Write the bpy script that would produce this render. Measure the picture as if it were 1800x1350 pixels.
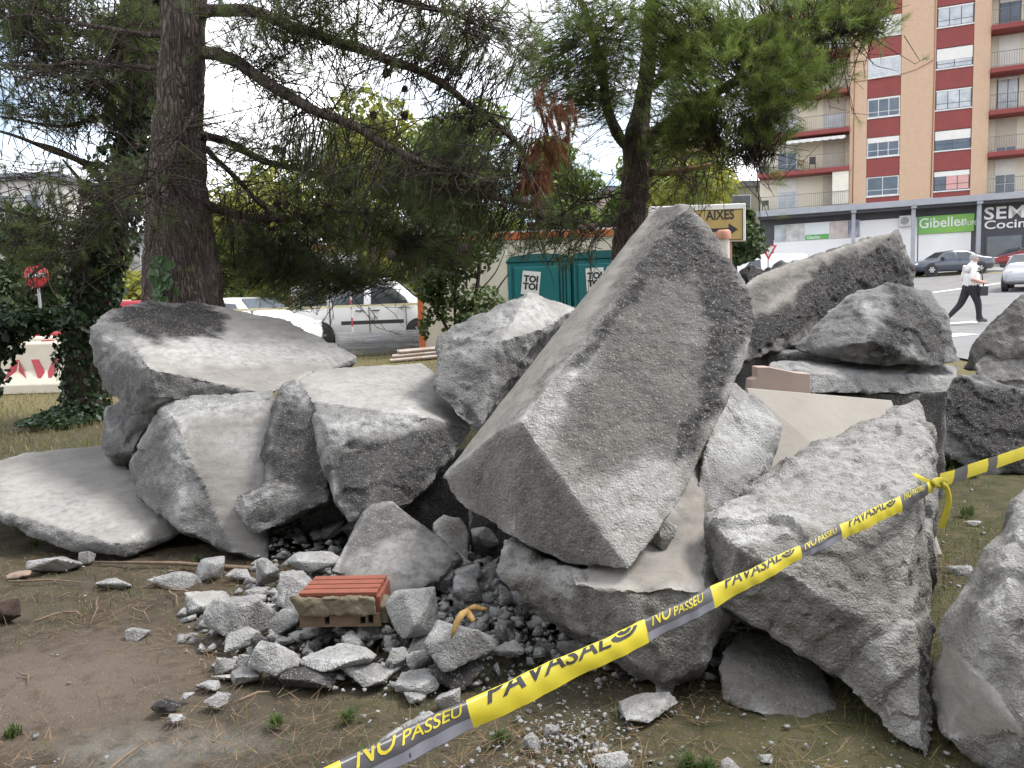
import bpy, bmesh, math, random
import numpy as np
from mathutils import Vector, Matrix
from math import radians, sin, cos, pi

for o in list(bpy.data.objects): bpy.data.objects.remove(o)
SC = bpy.context.scene
COL = SC.collection
# ------------------------------------------------------------------ camera
FP = 1350.0                       # focal length in pixels of the 1800 px wide photograph
PITCH = math.atan((675-529)/FP)   # looking slightly down
ROLL = 0.037
CAMH = 1.45
_f = np.array([0, cos(PITCH), -sin(PITCH)]); _u0 = np.array([0, sin(PITCH), cos(PITCH)]); _x = np.array([1.0, 0, 0])
_r = cos(ROLL)*_x - sin(ROLL)*_u0
_u = sin(ROLL)*_x + cos(ROLL)*_u0
CAMP = np.array([0, 0, CAMH])
cam_d = bpy.data.cameras.new('camera'); cam = bpy.data.objects.new('camera', cam_d); COL.objects.link(cam)
cam_d.sensor_width = 36; cam_d.lens = FP/1800*36; cam_d.clip_start = 0.05; cam_d.clip_end = 2000
cam.matrix_world = Matrix(((_r[0], _u[0], -_f[0], 0), (_r[1], _u[1], -_f[1], 0), (_r[2], _u[2], -_f[2], CAMH), (0, 0, 0, 1)))
SC.camera = cam
# ------------------------------------------------------------------ sky, sun, exposure
SUN_EL, SUN_AZ = radians(56), radians(90)      # sun stands high to the right of the view (azimuth from +Y to +X)
W = bpy.data.worlds.new('World'); SC.world = W; W.use_nodes = True
nt = W.node_tree; nt.nodes.clear()
def wn(t, **k):
    n = nt.nodes.new(t)
    for a, b in k.items(): setattr(n, a, b)
    return n
sky = wn('ShaderNodeTexSky', sky_type='NISHITA', sun_disc=False, sun_elevation=SUN_EL, sun_rotation=SUN_AZ)
tc = wn('ShaderNodeTexCoord'); mp = wn('ShaderNodeMapping'); mp.inputs['Scale'].default_value = (1, 1, 1.8)
nz = wn('ShaderNodeTexNoise'); nz.inputs['Scale'].default_value = 2.1; nz.inputs['Detail'].default_value = 7; nz.inputs['Roughness'].default_value = .55
rp = wn('ShaderNodeValToRGB'); rp.color_ramp.elements[0].position = .38; rp.color_ramp.elements[1].position = .58
mx = wn('ShaderNodeMix', data_type='RGBA'); mx.inputs[7].default_value = (10.6, 10.7, 11.0, 1)
bg = wn('ShaderNodeBackground'); bg.inputs[1].default_value = 0.1; ow = wn('ShaderNodeOutputWorld')
L = nt.links.new
L(tc.outputs['Generated'], mp.inputs[0]); L(mp.outputs[0], nz.inputs['Vector']); L(nz.outputs[0], rp.inputs[0])
L(sky.outputs[0], mx.inputs[6]); L(rp.outputs[0], mx.inputs[0]); L(mx.outputs[2], bg.inputs[0]); L(bg.outputs[0], ow.inputs[0])
sun_d = bpy.data.lights.new('sun', 'SUN'); sun_d.energy = 1.5; sun_d.angle = radians(16); sun_d.color = (1, .97, .92)
sun = bpy.data.objects.new('sun', sun_d); COL.objects.link(sun)
sd = Vector((sin(SUN_AZ)*cos(SUN_EL), cos(SUN_AZ)*cos(SUN_EL), sin(SUN_EL)))
sun.rotation_euler = sd.to_track_quat('Z', 'Y').to_euler()
SC.render.engine = 'CYCLES'
SC.view_settings.view_transform = 'Standard'; SC.view_settings.look = 'None'
SC.view_settings.exposure = 1.42; SC.view_settings.gamma = 1; SC.view_settings.use_curve_mapping = False
SC.cycles.max_bounces = 4; SC.cycles.diffuse_bounces = 3; SC.cycles.glossy_bounces = 2; SC.cycles.transmission_bounces = 3; SC.cycles.transparent_max_bounces = 8

# ------------------------------------------------------------------ pixel helpers
def ray(px, py): return _f + (px-900)/FP*_r - (py-675)/FP*_u
def P(px, py, Y):
    d = ray(px, py); return CAMP + d*(Y/d[1])
def G(px, py, z=0.0):
    d = ray(px, py); return CAMP + d*((z-CAMH)/d[2])
def to_px(p):
    q = np.asarray(p) - CAMP
    a, b, c = q@_r, q@_u, q@_f
    return 900+FP*a/c, 675-FP*b/c
def gz(x, y):
    x = np.asarray(x, float); y = np.asarray(y, float)
    t = np.maximum(0, y-7.5)
    t = np.where(t < 4, t*t/8, t-2)
    return t*(0.032+0.0008*np.clip(x, -20, 34))
def GT(px, py):
    """pixel -> point on the sloping ground"""
    d = ray(px, py); t = 1.0
    for i in range(4000):
        p = CAMP+d*t
        if p[2] <= gz(p[0], p[1]): break
        t += .02
    return p

# ------------------------------------------------------------------ noise (numpy)
_rg = np.random.RandomState(7)
_perm = _rg.permutation(256); _perm = np.concatenate([_perm, _perm, _perm])
_grad = _rg.normal(size=(256, 3)); _grad /= np.linalg.norm(_grad, axis=1)[:, None]
def noise(p, s=1.0, off=0.0):
    p = np.asarray(p, float)*s + off
    i = np.floor(p).astype(int); f = p-i; w = f*f*f*(f*(f*6-15)+10)
    i &= 255
    out = 0
    for dx in (0, 1):
        for dy in (0, 1):
            for dz in (0, 1):
                h = _perm[_perm[_perm[(i[:, 0]+dx) & 255]+((i[:, 1]+dy) & 255)]+((i[:, 2]+dz) & 255)]
                g = _grad[h]; d = f-np.array([dx, dy, dz])
                ww = (w[:, 0] if dx else 1-w[:, 0])*(w[:, 1] if dy else 1-w[:, 1])*(w[:, 2] if dz else 1-w[:, 2])
                out = out + ww*(g*d).sum(1)
    return out*1.5
def fbm(p, s, o=4, off=0.0):
    r = 0; a = 1.0
    for k in range(o):
        r = r + a*noise(p, s*2**k, off+17.3*k); a *= .5
    return r
def facets(p, s, off=0.0):
    """broken-stone relief: every cell of a jittered grid is a tilted little plane"""
    q = np.asarray(p)*s + off
    i = np.floor(q).astype(int)
    ws = np.zeros(len(q)); val = np.zeros(len(q))
    for dx in (-1, 0, 1):
        for dy in (-1, 0, 1):
            for dz in (-1, 0, 1):
                c = i + np.array([dx, dy, dz]); cc = c & 255
                h = _perm[_perm[_perm[cc[:, 0]]+cc[:, 1]]+cc[:, 2]]
                ctr = c + .5 + .45*_grad[h]
                d = q-ctr; dist = (d*d).sum(1)
                v = (d*_grad[(h*7+3) & 255]).sum(1) + .35*_grad[(h*5+1) & 255][:, 0]
                w = np.exp(-34*dist); ws += w; val += w*v
    return val/(ws+1e-30)*1.2

# ------------------------------------------------------------------ materials
MATS = {}
def newmat(name):
    m = bpy.data.materials.new(name); m.use_nodes = True
    t = m.node_tree; b = t.nodes['Principled BSDF']
    return m, t, b
def N(t, kind, **k):
    n = t.nodes.new(kind)
    for a, b in k.items(): setattr(n, a, b)
    return n
def rgba(c): return (c[0], c[1], c[2], 1)
def mixc(t, fac, a, b, blend='MIX'):
    n = N(t, 'ShaderNodeMix', data_type='RGBA', blend_type=blend)
    for sock, v in ((0, fac), (6, a), (7, b)):
        if isinstance(v, (tuple, list)): n.inputs[sock].default_value = rgba(v)
        elif isinstance(v, (int, float)): n.inputs[sock].default_value = v
        else: t.links.new(v, n.inputs[sock])
    return n.outputs[2]
def ramp(t, x, a, b, ca=0.0, cb=1.0):
    n = N(t, 'ShaderNodeMapRange', clamp=True)
    t.links.new(x, n.inputs[0])
    n.inputs[1].default_value = a; n.inputs[2].default_value = b; n.inputs[3].default_value = ca; n.inputs[4].default_value = cb
    return n.outputs[0]
def tnoise(t, vec, scale, detail=4, rough=.55, dist=0):
    n = N(t, 'ShaderNodeTexNoise'); n.inputs['Scale'].default_value = scale; n.inputs['Detail'].default_value = detail
    n.inputs['Roughness'].default_value = rough; n.inputs['Distortion'].default_value = dist
    if vec is not None: t.links.new(vec, n.inputs['Vector'])
    return n.outputs[0]
def tvor(t, vec, scale, feature='F1', out='Distance', rnd=1):
    n = N(t, 'ShaderNodeTexVoronoi', feature=feature); n.inputs['Scale'].default_value = scale; n.inputs['Randomness'].default_value = rnd
    if vec is not None: t.links.new(vec, n.inputs['Vector'])
    return n.outputs[out]
def tmath(t, op, a, b=None):
    n = N(t, 'ShaderNodeMath', operation=op)
    for i, v in enumerate((a, b)):
        if v is None: continue
        if isinstance(v, (int, float)): n.inputs[i].default_value = v
        else: t.links.new(v, n.inputs[i])
    return n.outputs[0]
def bump(t, h, strength, dist, base=None):
    n = N(t, 'ShaderNodeBump'); n.inputs['Strength'].default_value = strength; n.inputs['Distance'].default_value = dist
    t.links.new(h, n.inputs['Height'])
    if base is not None: t.links.new(base, n.inputs['Normal'])
    return n.outputs[0]
def attr(t, name, out='Fac'):
    n = N(t, 'ShaderNodeAttribute'); n.attribute_name = name; return n.outputs[out]
def pos(t, obj=True):
    if obj: return N(t, 'ShaderNodeTexCoord').outputs['Object']
    return N(t, 'ShaderNodeNewGeometry').outputs['Position']

def mat(name, c, rough=.7, c2=None, scale=8.0, bumpd=0.0, bumps=40.0, metal=0.0, spec=.5, obj=True, coat=0.0, trans=0.0):
    """plain painted / cast / woven surface with uneven colour and fine relief"""
    if name in MATS: return MATS[name]
    m, t, b = newmat(name); v = pos(t, obj)
    c2 = c2 or tuple(x*.72 for x in c)
    n = tnoise(t, v, scale, 5)
    col = mixc(t, ramp(t, n, .35, .68), c, c2)
    t.links.new(col, b.inputs['Base Color'])
    b.inputs['Roughness'].default_value = rough; b.inputs['Metallic'].default_value = metal
    b.inputs['Specular IOR Level'].default_value = spec
    if coat: b.inputs['Coat Weight'].default_value = coat; b.inputs['Coat Roughness'].default_value = .06
    if trans:
        b.inputs['Transmission Weight'].default_value = trans
    if bumpd:
        t.links.new(bump(t, tnoise(t, v, bumps, 5), .6, bumpd), b.inputs['Normal'])
    MATS[name] = m
    return m

def leafmat(name, c, c2, trans=.35, rough=.55):
    if name in MATS: return MATS[name]
    m, t, b = newmat(name)
    f = attr(t, 'tint')
    col = mixc(t, f, c, c2)
    t.links.new(col, b.inputs['Base Color']); b.inputs['Roughness'].default_value = rough
    b.inputs['Specular IOR Level'].default_value = .3
    tr = N(t, 'ShaderNodeBsdfTranslucent'); t.links.new(mixc(t, .5, col, (c2[0]*1.5, c2[1]*1.6, c2[2]*.8)), tr.inputs[0])
    ms = N(t, 'ShaderNodeMixShader'); ms.inputs[0].default_value = trans
    t.links.new(b.outputs[0], ms.inputs[1]); t.links.new(tr.outputs[0], ms.inputs[2])
    t.links.new(ms.outputs[0], t.nodes['Material Output'].inputs[0])
    MATS[name] = m
    return m

# ------------------------------------------------------------------ objects
def tag(o, label=None, cat=None, group=None, kind=None):
    if label: o['label'] = label
    if cat: o['category'] = cat
    if group: o['group'] = group
    if kind: o['kind'] = kind
    return o
def thing(name, label, cat, loc=(0, 0, 0), rotz=0.0, group=None):
    o = bpy.data.objects.new(name, None); COL.objects.link(o)
    o.empty_display_size = .1
    o.location = [float(v) for v in loc]; o.rotation_euler = (0, 0, rotz)
    return tag(o, label, cat, group)
def mesh_np(name, V, T, quads=False, tint=None, attrs=None, smooth=False):
    me = bpy.data.meshes.new(name); k = 4 if quads else 3
    V = np.ascontiguousarray(V, dtype=np.float32); T = np.ascontiguousarray(T, dtype=np.int32)
    me.vertices.add(len(V)); me.vertices.foreach_set('co', V.ravel())
    me.loops.add(T.size); me.loops.foreach_set('vertex_index', T.ravel())
    me.polygons.add(len(T)); me.polygons.foreach_set('loop_start', np.arange(0, T.size, k, dtype=np.int32))
    me.polygons.foreach_set('loop_total', np.full(len(T), k, dtype=np.int32))
    if smooth: me.polygons.foreach_set('use_smooth', np.ones(len(T), bool))
    me.update(calc_edges=True)
    at = dict(attrs or {})
    if tint is not None: at['tint'] = tint
    for a, v in at.items():
        q = me.attributes.new(a, 'FLOAT', 'POINT'); q.data.foreach_set('value', np.ascontiguousarray(v, dtype=np.float32))
    return me
def link(name, me, m, parent=None, world=False):
    """one mesh object; world=True: vertices are in world space, parent is unrotated"""
    if m is not None and not me.materials: me.materials.append(m)
    o = bpy.data.objects.new(name, me); COL.objects.link(o)
    if parent is not None:
        o.parent = parent
        if world:
            q = parent; M = Matrix()
            while q is not None:
                M = q.matrix_basis @ M if q.parent is None else (q.matrix_parent_inverse @ q.matrix_basis) @ M
                q = q.parent
            o.matrix_parent_inverse = M.inverted()
    return o
def rebase(o):
    """put a top-level mesh's origin at the middle of its base"""
    me = o.data; n = len(me.vertices); c = np.empty(n*3, np.float32); me.vertices.foreach_get('co', c); c = c.reshape(-1, 3)
    q = np.array([(c[:, 0].min()+c[:, 0].max())/2, (c[:, 1].min()+c[:, 1].max())/2, c[:, 2].min()], np.float32)
    me.vertices.foreach_set('co', np.ascontiguousarray(c-q).ravel()); me.update(); o.location = [float(v) for v in q]
    return o

class MB:
    """collects polygons of one mesh"""
    def __init__(s): s.v = []; s.f = []; s.sm = []
    def add(s, V, Fs, smooth=False):
        b = len(s.v); s.v += [tuple(map(float, p)) for p in V]
        for q in Fs: s.f.append(tuple(b+i for i in q)); s.sm.append(smooth)
        return s
    def box(s, a, b, M=None, ch=0.0):
        x0, y0, z0 = a; x1, y1, z1 = b
        V = [(x, y, z) for z in (z0, z1) for y in (y0, y1) for x in (x0, x1)]
        if M is not None: V = [M(*p) for p in V]
        return s.add(V, [(0, 2, 3, 1), (4, 5, 7, 6), (0, 1, 5, 4), (2, 6, 7, 3), (0, 4, 6, 2), (1, 3, 7, 5)])
    def tube(s, pts, rad, n=8, cap=True, smooth=True):
        pts = [np.array(p, float) for p in pts]
        if np.isscalar(rad): rad = [rad]*len(pts)
        V = []; up = None
        for i, p in enumerate(pts):
            d = pts[min(i+1, len(pts)-1)]-pts[max(i-1, 0)]; d = d/(np.linalg.norm(d)+1e-9)
            if up is None:
                up = np.array([0, 0, 1.]) if abs(d[2]) < .9 else np.array([1., 0, 0])
            a = np.cross(d, up); a /= np.linalg.norm(a)+1e-9; b = np.cross(a, d); up = b
            for k in range(n):
                t = 2*pi*k/n; V.append(p+rad[i]*(cos(t)*a+sin(t)*b))
        Fs = [(i*n+k, i*n+(k+1) % n, (i+1)*n+(k+1) % n, (i+1)*n+k) for i in range(len(pts)-1) for k in range(n)]
        if cap: Fs += [tuple(range(n-1, -1, -1)), tuple((len(pts)-1)*n+k for k in range(n))]
        return s.add(V, Fs, smooth)
    def prism(s, poly, a, b, M):
        """polygon in a plane, extruded from depth a to b; M(u, v, depth) -> point"""
        n = len(poly)
        V = [M(u, v, a) for u, v in poly]+[M(u, v, b) for u, v in poly]
        return s.add(V, [tuple(range(n)), tuple(range(2*n-1, n-1, -1))]+[(i, n+i, n+(i+1) % n, (i+1) % n) for i in range(n)])
    def lathe(s, prof, c, axis='z', n=20, smooth=True):
        V = []
        for r, h in prof:
            for k in range(n):
                t = 2*pi*k/n
                q = {'z': (r*cos(t), r*sin(t), h), 'y': (r*cos(t), h, r*sin(t)), 'x': (h, r*cos(t), r*sin(t))}[axis]
                V.append((q[0]+c[0], q[1]+c[1], q[2]+c[2]))
        Fs = [(i*n+k, i*n+(k+1) % n, (i+1)*n+(k+1) % n, (i+1)*n+k) for i in range(len(prof)-1) for k in range(n)]
        return s.add(V, Fs, smooth)
    def build(s, name, m, parent=None, world=False, bevel=0.0, fix=True):
        me = bpy.data.meshes.new(name); me.from_pydata(s.v, [], s.f)
        me.polygons.foreach_set('use_smooth', s.sm)
        if fix or bevel:
            bm = bmesh.new(); bm.from_mesh(me); bmesh.ops.recalc_face_normals(bm, faces=bm.faces)
            if bevel: bmesh.ops.bevel(bm, geom=[e for e in bm.edges], offset=bevel, segments=1, affect='EDGES', profile=.5)
            bm.to_mesh(me); bm.free()
        me.update()
        return link(name, me, m, parent, world)
def one(name, mb, m, label, cat, group=None, bevel=0.0):
    o = mb.build(name, m, bevel=bevel); rebase(o); return tag(o, label, cat, group)
def text_np(body, size=1.0, offset=0.0, align='LEFT', spacing=1.0):
    c = bpy.data.curves.new('t', 'FONT'); c.body = body; c.size = size; c.offset = offset; c.align_x = align; c.space_character = spacing; c.resolution_u = 3
    o = bpy.data.objects.new('t', c); COL.objects.link(o)
    dg = bpy.context.evaluated_depsgraph_get(); dg.update()
    me = bpy.data.meshes.new_from_object(o.evaluated_get(dg))
    bpy.data.objects.remove(o); bpy.data.curves.remove(c)
    return me
def text_part(name, body, size, M, m, parent, offset=0.0, align='LEFT', world=True, sx=1.0, spacing=1.0, depth=0.0):
    """flat lettering: M(u, v, w) -> point"""
    me = text_np(body, size, offset, align, spacing)
    for v in me.vertices:
        v.co = Vector([float(q) for q in M(v.co.x*sx, v.co.y, depth)])
    me.update()
    return link(name, me, m, parent, world)
def copy_tree(o, parent=None):
    c = o.copy(); COL.objects.link(c)
    if parent is not None: c.parent = parent
    for ch in list(o.children): copy_tree(ch, c)
    return c
# ================================================================== MATERIALS OF THE GROUND AND THE BLOCKS
def concrete_mat(name, dark=(.25, .245, .235), light=(.40, .39, .375), fine=(.43, .405, .37)):
    m, t, b = newmat(name); v = pos(t)
    asph, smo, dust = attr(t, 'asph'), attr(t, 'smooth'), attr(t, 'dust')
    n1 = tnoise(t, v, 3.5, 3, .6); n2 = tnoise(t, v, 22, 4, .65); n3 = tnoise(t, v, 120, 2, .6)
    vd = N(t, 'ShaderNodeMix', data_type='VECTOR'); nzc = N(t, 'ShaderNodeTexNoise'); nzc.inputs['Scale'].default_value = 35; t.links.new(v, nzc.inputs['Vector']); vd.inputs[0].default_value = .035; t.links.new(v, vd.inputs[4]); t.links.new(nzc.outputs['Color'], vd.inputs[5]); v0 = v; v = vd.outputs[1]
    peb = tvor(t, v, 88, out='Distance'); pebc = N(t, 'ShaderNodeSeparateColor'); t.links.new(tvor(t, v, 88, out='Color'), pebc.inputs[0])
    peb2 = tvor(t, v, 190, out='Distance'); v = v0
    col = mixc(t, ramp(t, n1, .3, .7), dark, light)
    col = mixc(t, ramp(t, n2, .4, .75, 0, .55), col, tuple(x*.55 for x in dark))
    n0 = tnoise(t, v, 1.1, 4, .6)
    col = mixc(t, ramp(t, n0, .52, .72, 0, .5), col, tuple(x*.62 for x in dark))
    # pebbles of the aggregate
    pm = tmath(t, 'MULTIPLY', ramp(t, peb, .55, .30), ramp(t, pebc.outputs[0], .45, .6))
    col = mixc(t, tmath(t, 'MULTIPLY', pm, .6), col, mixc(t, ramp(t, pebc.outputs[1], .2, .8), (.31, .30, .28), (.085, .08, .073)))
    # cast faces: paler, smoother, faintly streaked
    wv = N(t, 'ShaderNodeMapping'); wv.inputs['Scale'].default_value = (1, 1, 5); t.links.new(v, wv.inputs[0])
    n4 = tnoise(t, wv.outputs[0], 5, 3, .6)
    sc = mixc(t, ramp(t, n4, .35, .7), fine, tuple(x*.72 for x in fine))
    sc = mixc(t, ramp(t, n2, .58, .8, 0, .6), sc, tuple(x*.5 for x in dark))
    col = mixc(t, smo, col, sc)
    # pale dust and lime
    dm = tmath(t, 'MULTIPLY', dust, ramp(t, n2, .3, .6))
    col = mixc(t, tmath(t, 'MULTIPLY', dm, .8), col, (.52, .515, .50))
    col = mixc(t, ramp(t, n3, .60, .78, 0, .35), col, (.42, .41, .39))
    # asphalt crust: tar with stones showing through
    am = tmath(t, 'MULTIPLY', asph, ramp(t, n2, .12, .42, .6, 1))
    st = mixc(t, pebc.outputs[2], (.25, .215, .18), (.095, .088, .085))
    ac = mixc(t, tmath(t, 'MULTIPLY', ramp(t, peb, .40, .28), ramp(t, pebc.outputs[0], .35, .5)), mixc(t, ramp(t, n1, .4, .6), (.018, .018, .020), (.040, .037, .036)), st)
    col = mixc(t, am, col, ac)
    t.links.new(col, b.inputs['Base Color'])
    t.links.new(mixc(t, am, (.92, .92, .92), (.72, .72, .72)), b.inputs['Roughness'])
    b.inputs['Specular IOR Level'].default_value = .25
    h = tmath(t, 'ADD', tmath(t, 'MULTIPLY', n2, 1.1), tmath(t, 'MULTIPLY', n3, .5))
    h = tmath(t, 'SUBTRACT', h, tmath(t, 'MULTIPLY', peb, .7)); h = tmath(t, 'SUBTRACT', h, tmath(t, 'MULTIPLY', peb2, .35))
    bn = N(t, 'ShaderNodeBump'); bn.inputs['Distance'].default_value = .013
    t.links.new(h, bn.inputs['Height']); t.links.new(ramp(t, smo, 0, 1, .7, .2), bn.inputs['Strength'])
    t.links.new(bn.outputs[0], b.inputs['Normal'])
    MATS[name] = m
    return m
CONC = concrete_mat('concrete', (.135, .132, .127), (.235, .23, .222), (.27, .255, .235))
CONC_W = concrete_mat('concrete_warm', (.135, .126, .113), (.245, .23, .21), (.27, .25, .222))
CONC_P = concrete_mat('concrete_pale', (.20, .197, .192), (.32, .315, .305), (.30, .285, .265))
CONC_D = concrete_mat('concrete_dusky', (.065, .063, .061), (.125, .12, .115), (.13, .12, .11))  # darker concrete, also used where shade is put into the colour

def ground_mat():
    m, t, b = newmat('soil'); v = pos(t, False)
    gr = attr(t, 'green'); dry = attr(t, 'dry'); dk = attr(t, 'pink')
    n1 = tnoise(t, v, 1.3, 3, .6); n2 = tnoise(t, v, 9, 4, .65); n3 = tnoise(t, v, 70, 3, .7); n4 = tnoise(t, v, 260, 2, .6)
    col = mixc(t, ramp(t, n2, .3, .7), (.060, .046, .034), (.118, .094, .070))
    col = mixc(t, ramp(t, n1, .45, .65, 0, .6), col, (.095, .085, .058))
    col = mixc(t, tmath(t, 'MULTIPLY', dk, ramp(t, n2, .2, .5)), col, (.165, .128, .105))
    col = mixc(t, tmath(t, 'MULTIPLY', attr(t, 'ash'), ramp(t, n2, .3, .55)), col, (.20, .19, .17))
    col = mixc(t, tmath(t, 'MULTIPLY', gr, ramp(t, n3, .35, .62)), col, mixc(t, ramp(t, n2, .4, .6), (.062, .075, .026), (.11, .10, .04)))
    col = mixc(t, tmath(t, 'MULTIPLY', dry, ramp(t, n3, .25, .55)), col, (.20, .165, .08))
    col = mixc(t, ramp(t, n4, .60, .75, 0, .5), col, (.22, .18, .14))
    col = mixc(t, ramp(t, tvor(t, v, 45), .16, .10, 0, .5), col, (.32, .30, .28))
    t.links.new(col, b.inputs['Base Color']); b.inputs['Roughness'].default_value = .95; b.inputs['Specular IOR Level'].default_value = .15
    h = tmath(t, 'ADD', tmath(t, 'MULTIPLY', n3, 1.0), tmath(t, 'MULTIPLY', n4, .35))
    t.links.new(bump(t, h, .9, .02), b.inputs['Normal'])
    return m
# ================================================================== GROUND, ROAD, PAVEMENT
def axis(lo, a, b, hi, d, g=1.16):
    c = list(np.arange(a, b, d)); s = d; q = c[-1]
    while q < hi: s *= g; q += s; c.append(q)
    s = d; q = a; pre = []
    while q > lo: s *= g; q -= s; pre.append(q)
    return np.array(pre[::-1]+c)
gx = axis(-500, -5, 4.2, 500, .035); gy = axis(-200, 1.6, 7.2, 900, .035)
XX, YY = np.meshgrid(gx, gy)
xy = np.stack([XX.ravel(), YY.ravel(), np.zeros(XX.size)], 1)
near = np.clip((9-np.abs(xy[:, 1]-4))/4, 0, 1)*np.clip((9-np.abs(xy[:, 0]))/3, 0, 1)
def groundz(x, y):
    """base height without the small bumps"""
    return gz(x, y)
relief = near*(.022*fbm(xy, .9, 3)+.012*fbm(xy, 6, 3, 5.)+.004*noise(xy, 26, 3.))
zz = gz(xy[:, 0], xy[:, 1])+relief-.012*(near > 0)
gv = np.stack([xy[:, 0], xy[:, 1], zz], 1)
nx, ny = len(gx), len(gy)
ii = (np.arange(ny-1)[:, None]*nx+np.arange(nx-1)[None]).ravel()
gq = np.stack([ii, ii+1, ii+nx+1, ii+nx], 1)
gn = fbm(xy, .55, 3, 2.)
green = np.clip(.38+.9*gn+.30*np.clip(xy[:, 0]+.6, -1, 1.6)-.4*np.clip((3.5-xy[:, 1]), -1, .2), 0, 1)
dry = np.clip((xy[:, 1]-9)/4, 0, 1)*np.clip((26-xy[:, 1])/6, 0, 1)*np.clip(.8+.5*gn, 0, 1)
pink = np.clip(1-np.hypot((xy[:, 0]+1.85)/.75, (xy[:, 1]-2.95)/.55), 0, 1)**.6
ash = np.maximum(np.clip(1.2-np.hypot((xy[:, 0]+1.25)/.42, (xy[:, 1]-2.48)/.16), 0, 1), np.clip(1.1-np.hypot((xy[:, 0]+.2)/1.3, (xy[:, 1]-3.6)/.85), 0, .8))
green *= (1-pink)*(1-ash*.8)
ground = link('ground', mesh_np('ground', gv, gq, True, attrs={'green': green, 'dry': dry, 'pink': pink, 'ash': ash}, smooth=True), ground_mat())
tag(ground, 'brown soil with pine needles and patchy grass', kind='structure')

def sheet(name, m, inside, dz, xs, ys, label):
    X, Y = np.meshgrid(xs, ys); n = len(xs)
    V = np.stack([X.ravel(), Y.ravel(), gz(X, Y).ravel()+dz], 1)
    i = (np.arange(len(ys)-1)[:, None]*n+np.arange(n-1)[None]).ravel()
    cx = (X[:-1, :-1]+X[1:, 1:]).ravel()/2; cy = (Y[:-1, :-1]+Y[1:, 1:]).ravel()/2
    q = np.stack([i, i+1, i+n+1, i+n], 1)[inside(cx, cy)]
    o = link(name, mesh_np(name, V, q, True, smooth=True), m); tag(o, label, kind='structure'); return o
ASPH = mat('road_asphalt', (.20, .195, .19), .9, (.155, .15, .148), 1.2, .006, 60, obj=False)
sheet('road', ASPH, lambda x, y: ((x > 7.5) | (y > 20.3)) & (y < 66-.42*x-7.4), .035, np.arange(-90, 120, .6), np.arange(13, 110, .6), 'grey asphalt road behind the heap of blocks')
PAVE = mat('pavement', (.42, .40, .375), .9, (.36, .34, .32), 2, .004, 30, obj=False)
def band(name, m, k0, k1, dz0, dz1, label, x0=4, x1=70):
    """strip parallel to the facade between lines y = 66.5-.42x-k"""
    mb = MB(); xs = np.arange(x0, x1, 1.0)
    for a, b in zip(xs[:-1], xs[1:]):
        q = []
        for x, k in ((a, k0), (b, k0), (b, k1), (a, k1)):
            y = 66.5-.42*x-k
            q.append((x, y, float(gz(x, y))+dz1))
        mb.add(q, [(0, 1, 2, 3)])
        mb.add([(q[0][0], q[0][1], q[0][2]), (q[1][0], q[1][1], q[1][2]), (q[1][0], q[1][1], q[1][2]-dz1+dz0), (q[0][0], q[0][1], q[0][2]-dz1+dz0)], [(0, 1, 2, 3)])
    o = mb.build(name, m, fix=False); tag(o, label, kind='structure'); return o
band('pavement', PAVE, 7.3, -2.5, 0, .16, 'pale pavement along the shop fronts')
band('kerb_line', mat('yellow_paint', (.75, .55, .07), .7, (.62, .45, .08), 6), 8.35, 8.1, .03, .045, 'yellow line painted along the far kerb', 14, 45)
# white lane marks near the walker
WH = mat('road_paint', (.72, .71, .68), .8, (.55, .54, .52), 4)
def mark(pa, pb, w, name='lane_mark'):
    a, b = GT(*pa)[:2], GT(*pb)[:2]; d = (b-a)/np.linalg.norm(b-a); q = np.array([-d[1], d[0]])*w/2; mb = MB()
    n = 12
    for k in range(n):
        p0, p1 = a+(b-a)*k/n, a+(b-a)*(k+1)/n
        mb.add([(c[0], c[1], float(gz(c[0], c[1]))+.045) for c in (p0-q, p1-q, p1+q, p0+q)], [(0, 1, 2, 3)])
    o = mb.build(name, WH, fix=False); tag(o, 'white lane mark painted on the road', kind='structure')
mark((1640, 516), (1760, 499), .3); mark((1650, 573), (1720, 568), .4); mark((1660, 594), (1705, 590), .5)
# ================================================================== BROKEN CONCRETE BLOCKS
def hull_of(pts):
    bm = bmesh.new()
    for p in pts: bm.verts.new([float(c) for c in p])
    r = bmesh.ops.convex_hull(bm, input=bm.verts)
    bmesh.ops.delete(bm, geom=list({g for g in r['geom_interior']+r['geom_unused'] if isinstance(g, bmesh.types.BMVert)}), context='VERTS')
    bmesh.ops.recalc_face_normals(bm, faces=bm.faces); bm.normal_update()
    V = [tuple(v.co) for v in bm.verts]; bm.verts.index_update()
    Fs = [tuple(v.index for v in f.verts) for f in bm.faces]
    Nn = np.array([tuple(f.normal) for f in bm.faces]); D = np.array([f.normal.dot(f.verts[0].co) for f in bm.faces])
    bm.free()
    return V, Fs, Nn, D
def hit(h, o, d):
    Nn, D = h[2], h[3]; den = Nn@d; t = (D-Nn@o)/np.where(np.abs(den) < 1e-9, 1e-9, den)
    ent = den < 0
    if not ent.any(): return None
    k = np.argmax(np.where(ent, t, -1e9)); ex = np.where(~ent, t, 1e9).min()
    return (t[k], k) if t[k] <= ex+1e-6 else None
def inpoly(x, y, poly):
    r = np.zeros(len(x), bool); n = len(poly)
    for i in range(n):
        x0, y0 = poly[i]; x1, y1 = poly[(i+1) % n]
        c = (y0 > y) != (y1 > y)
        with np.errstate(divide='ignore', invalid='ignore'):
            r ^= c & (x < (x1-x0)*(y-y0)/(y1-y0+1e-12)+x0)
    return r
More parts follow.
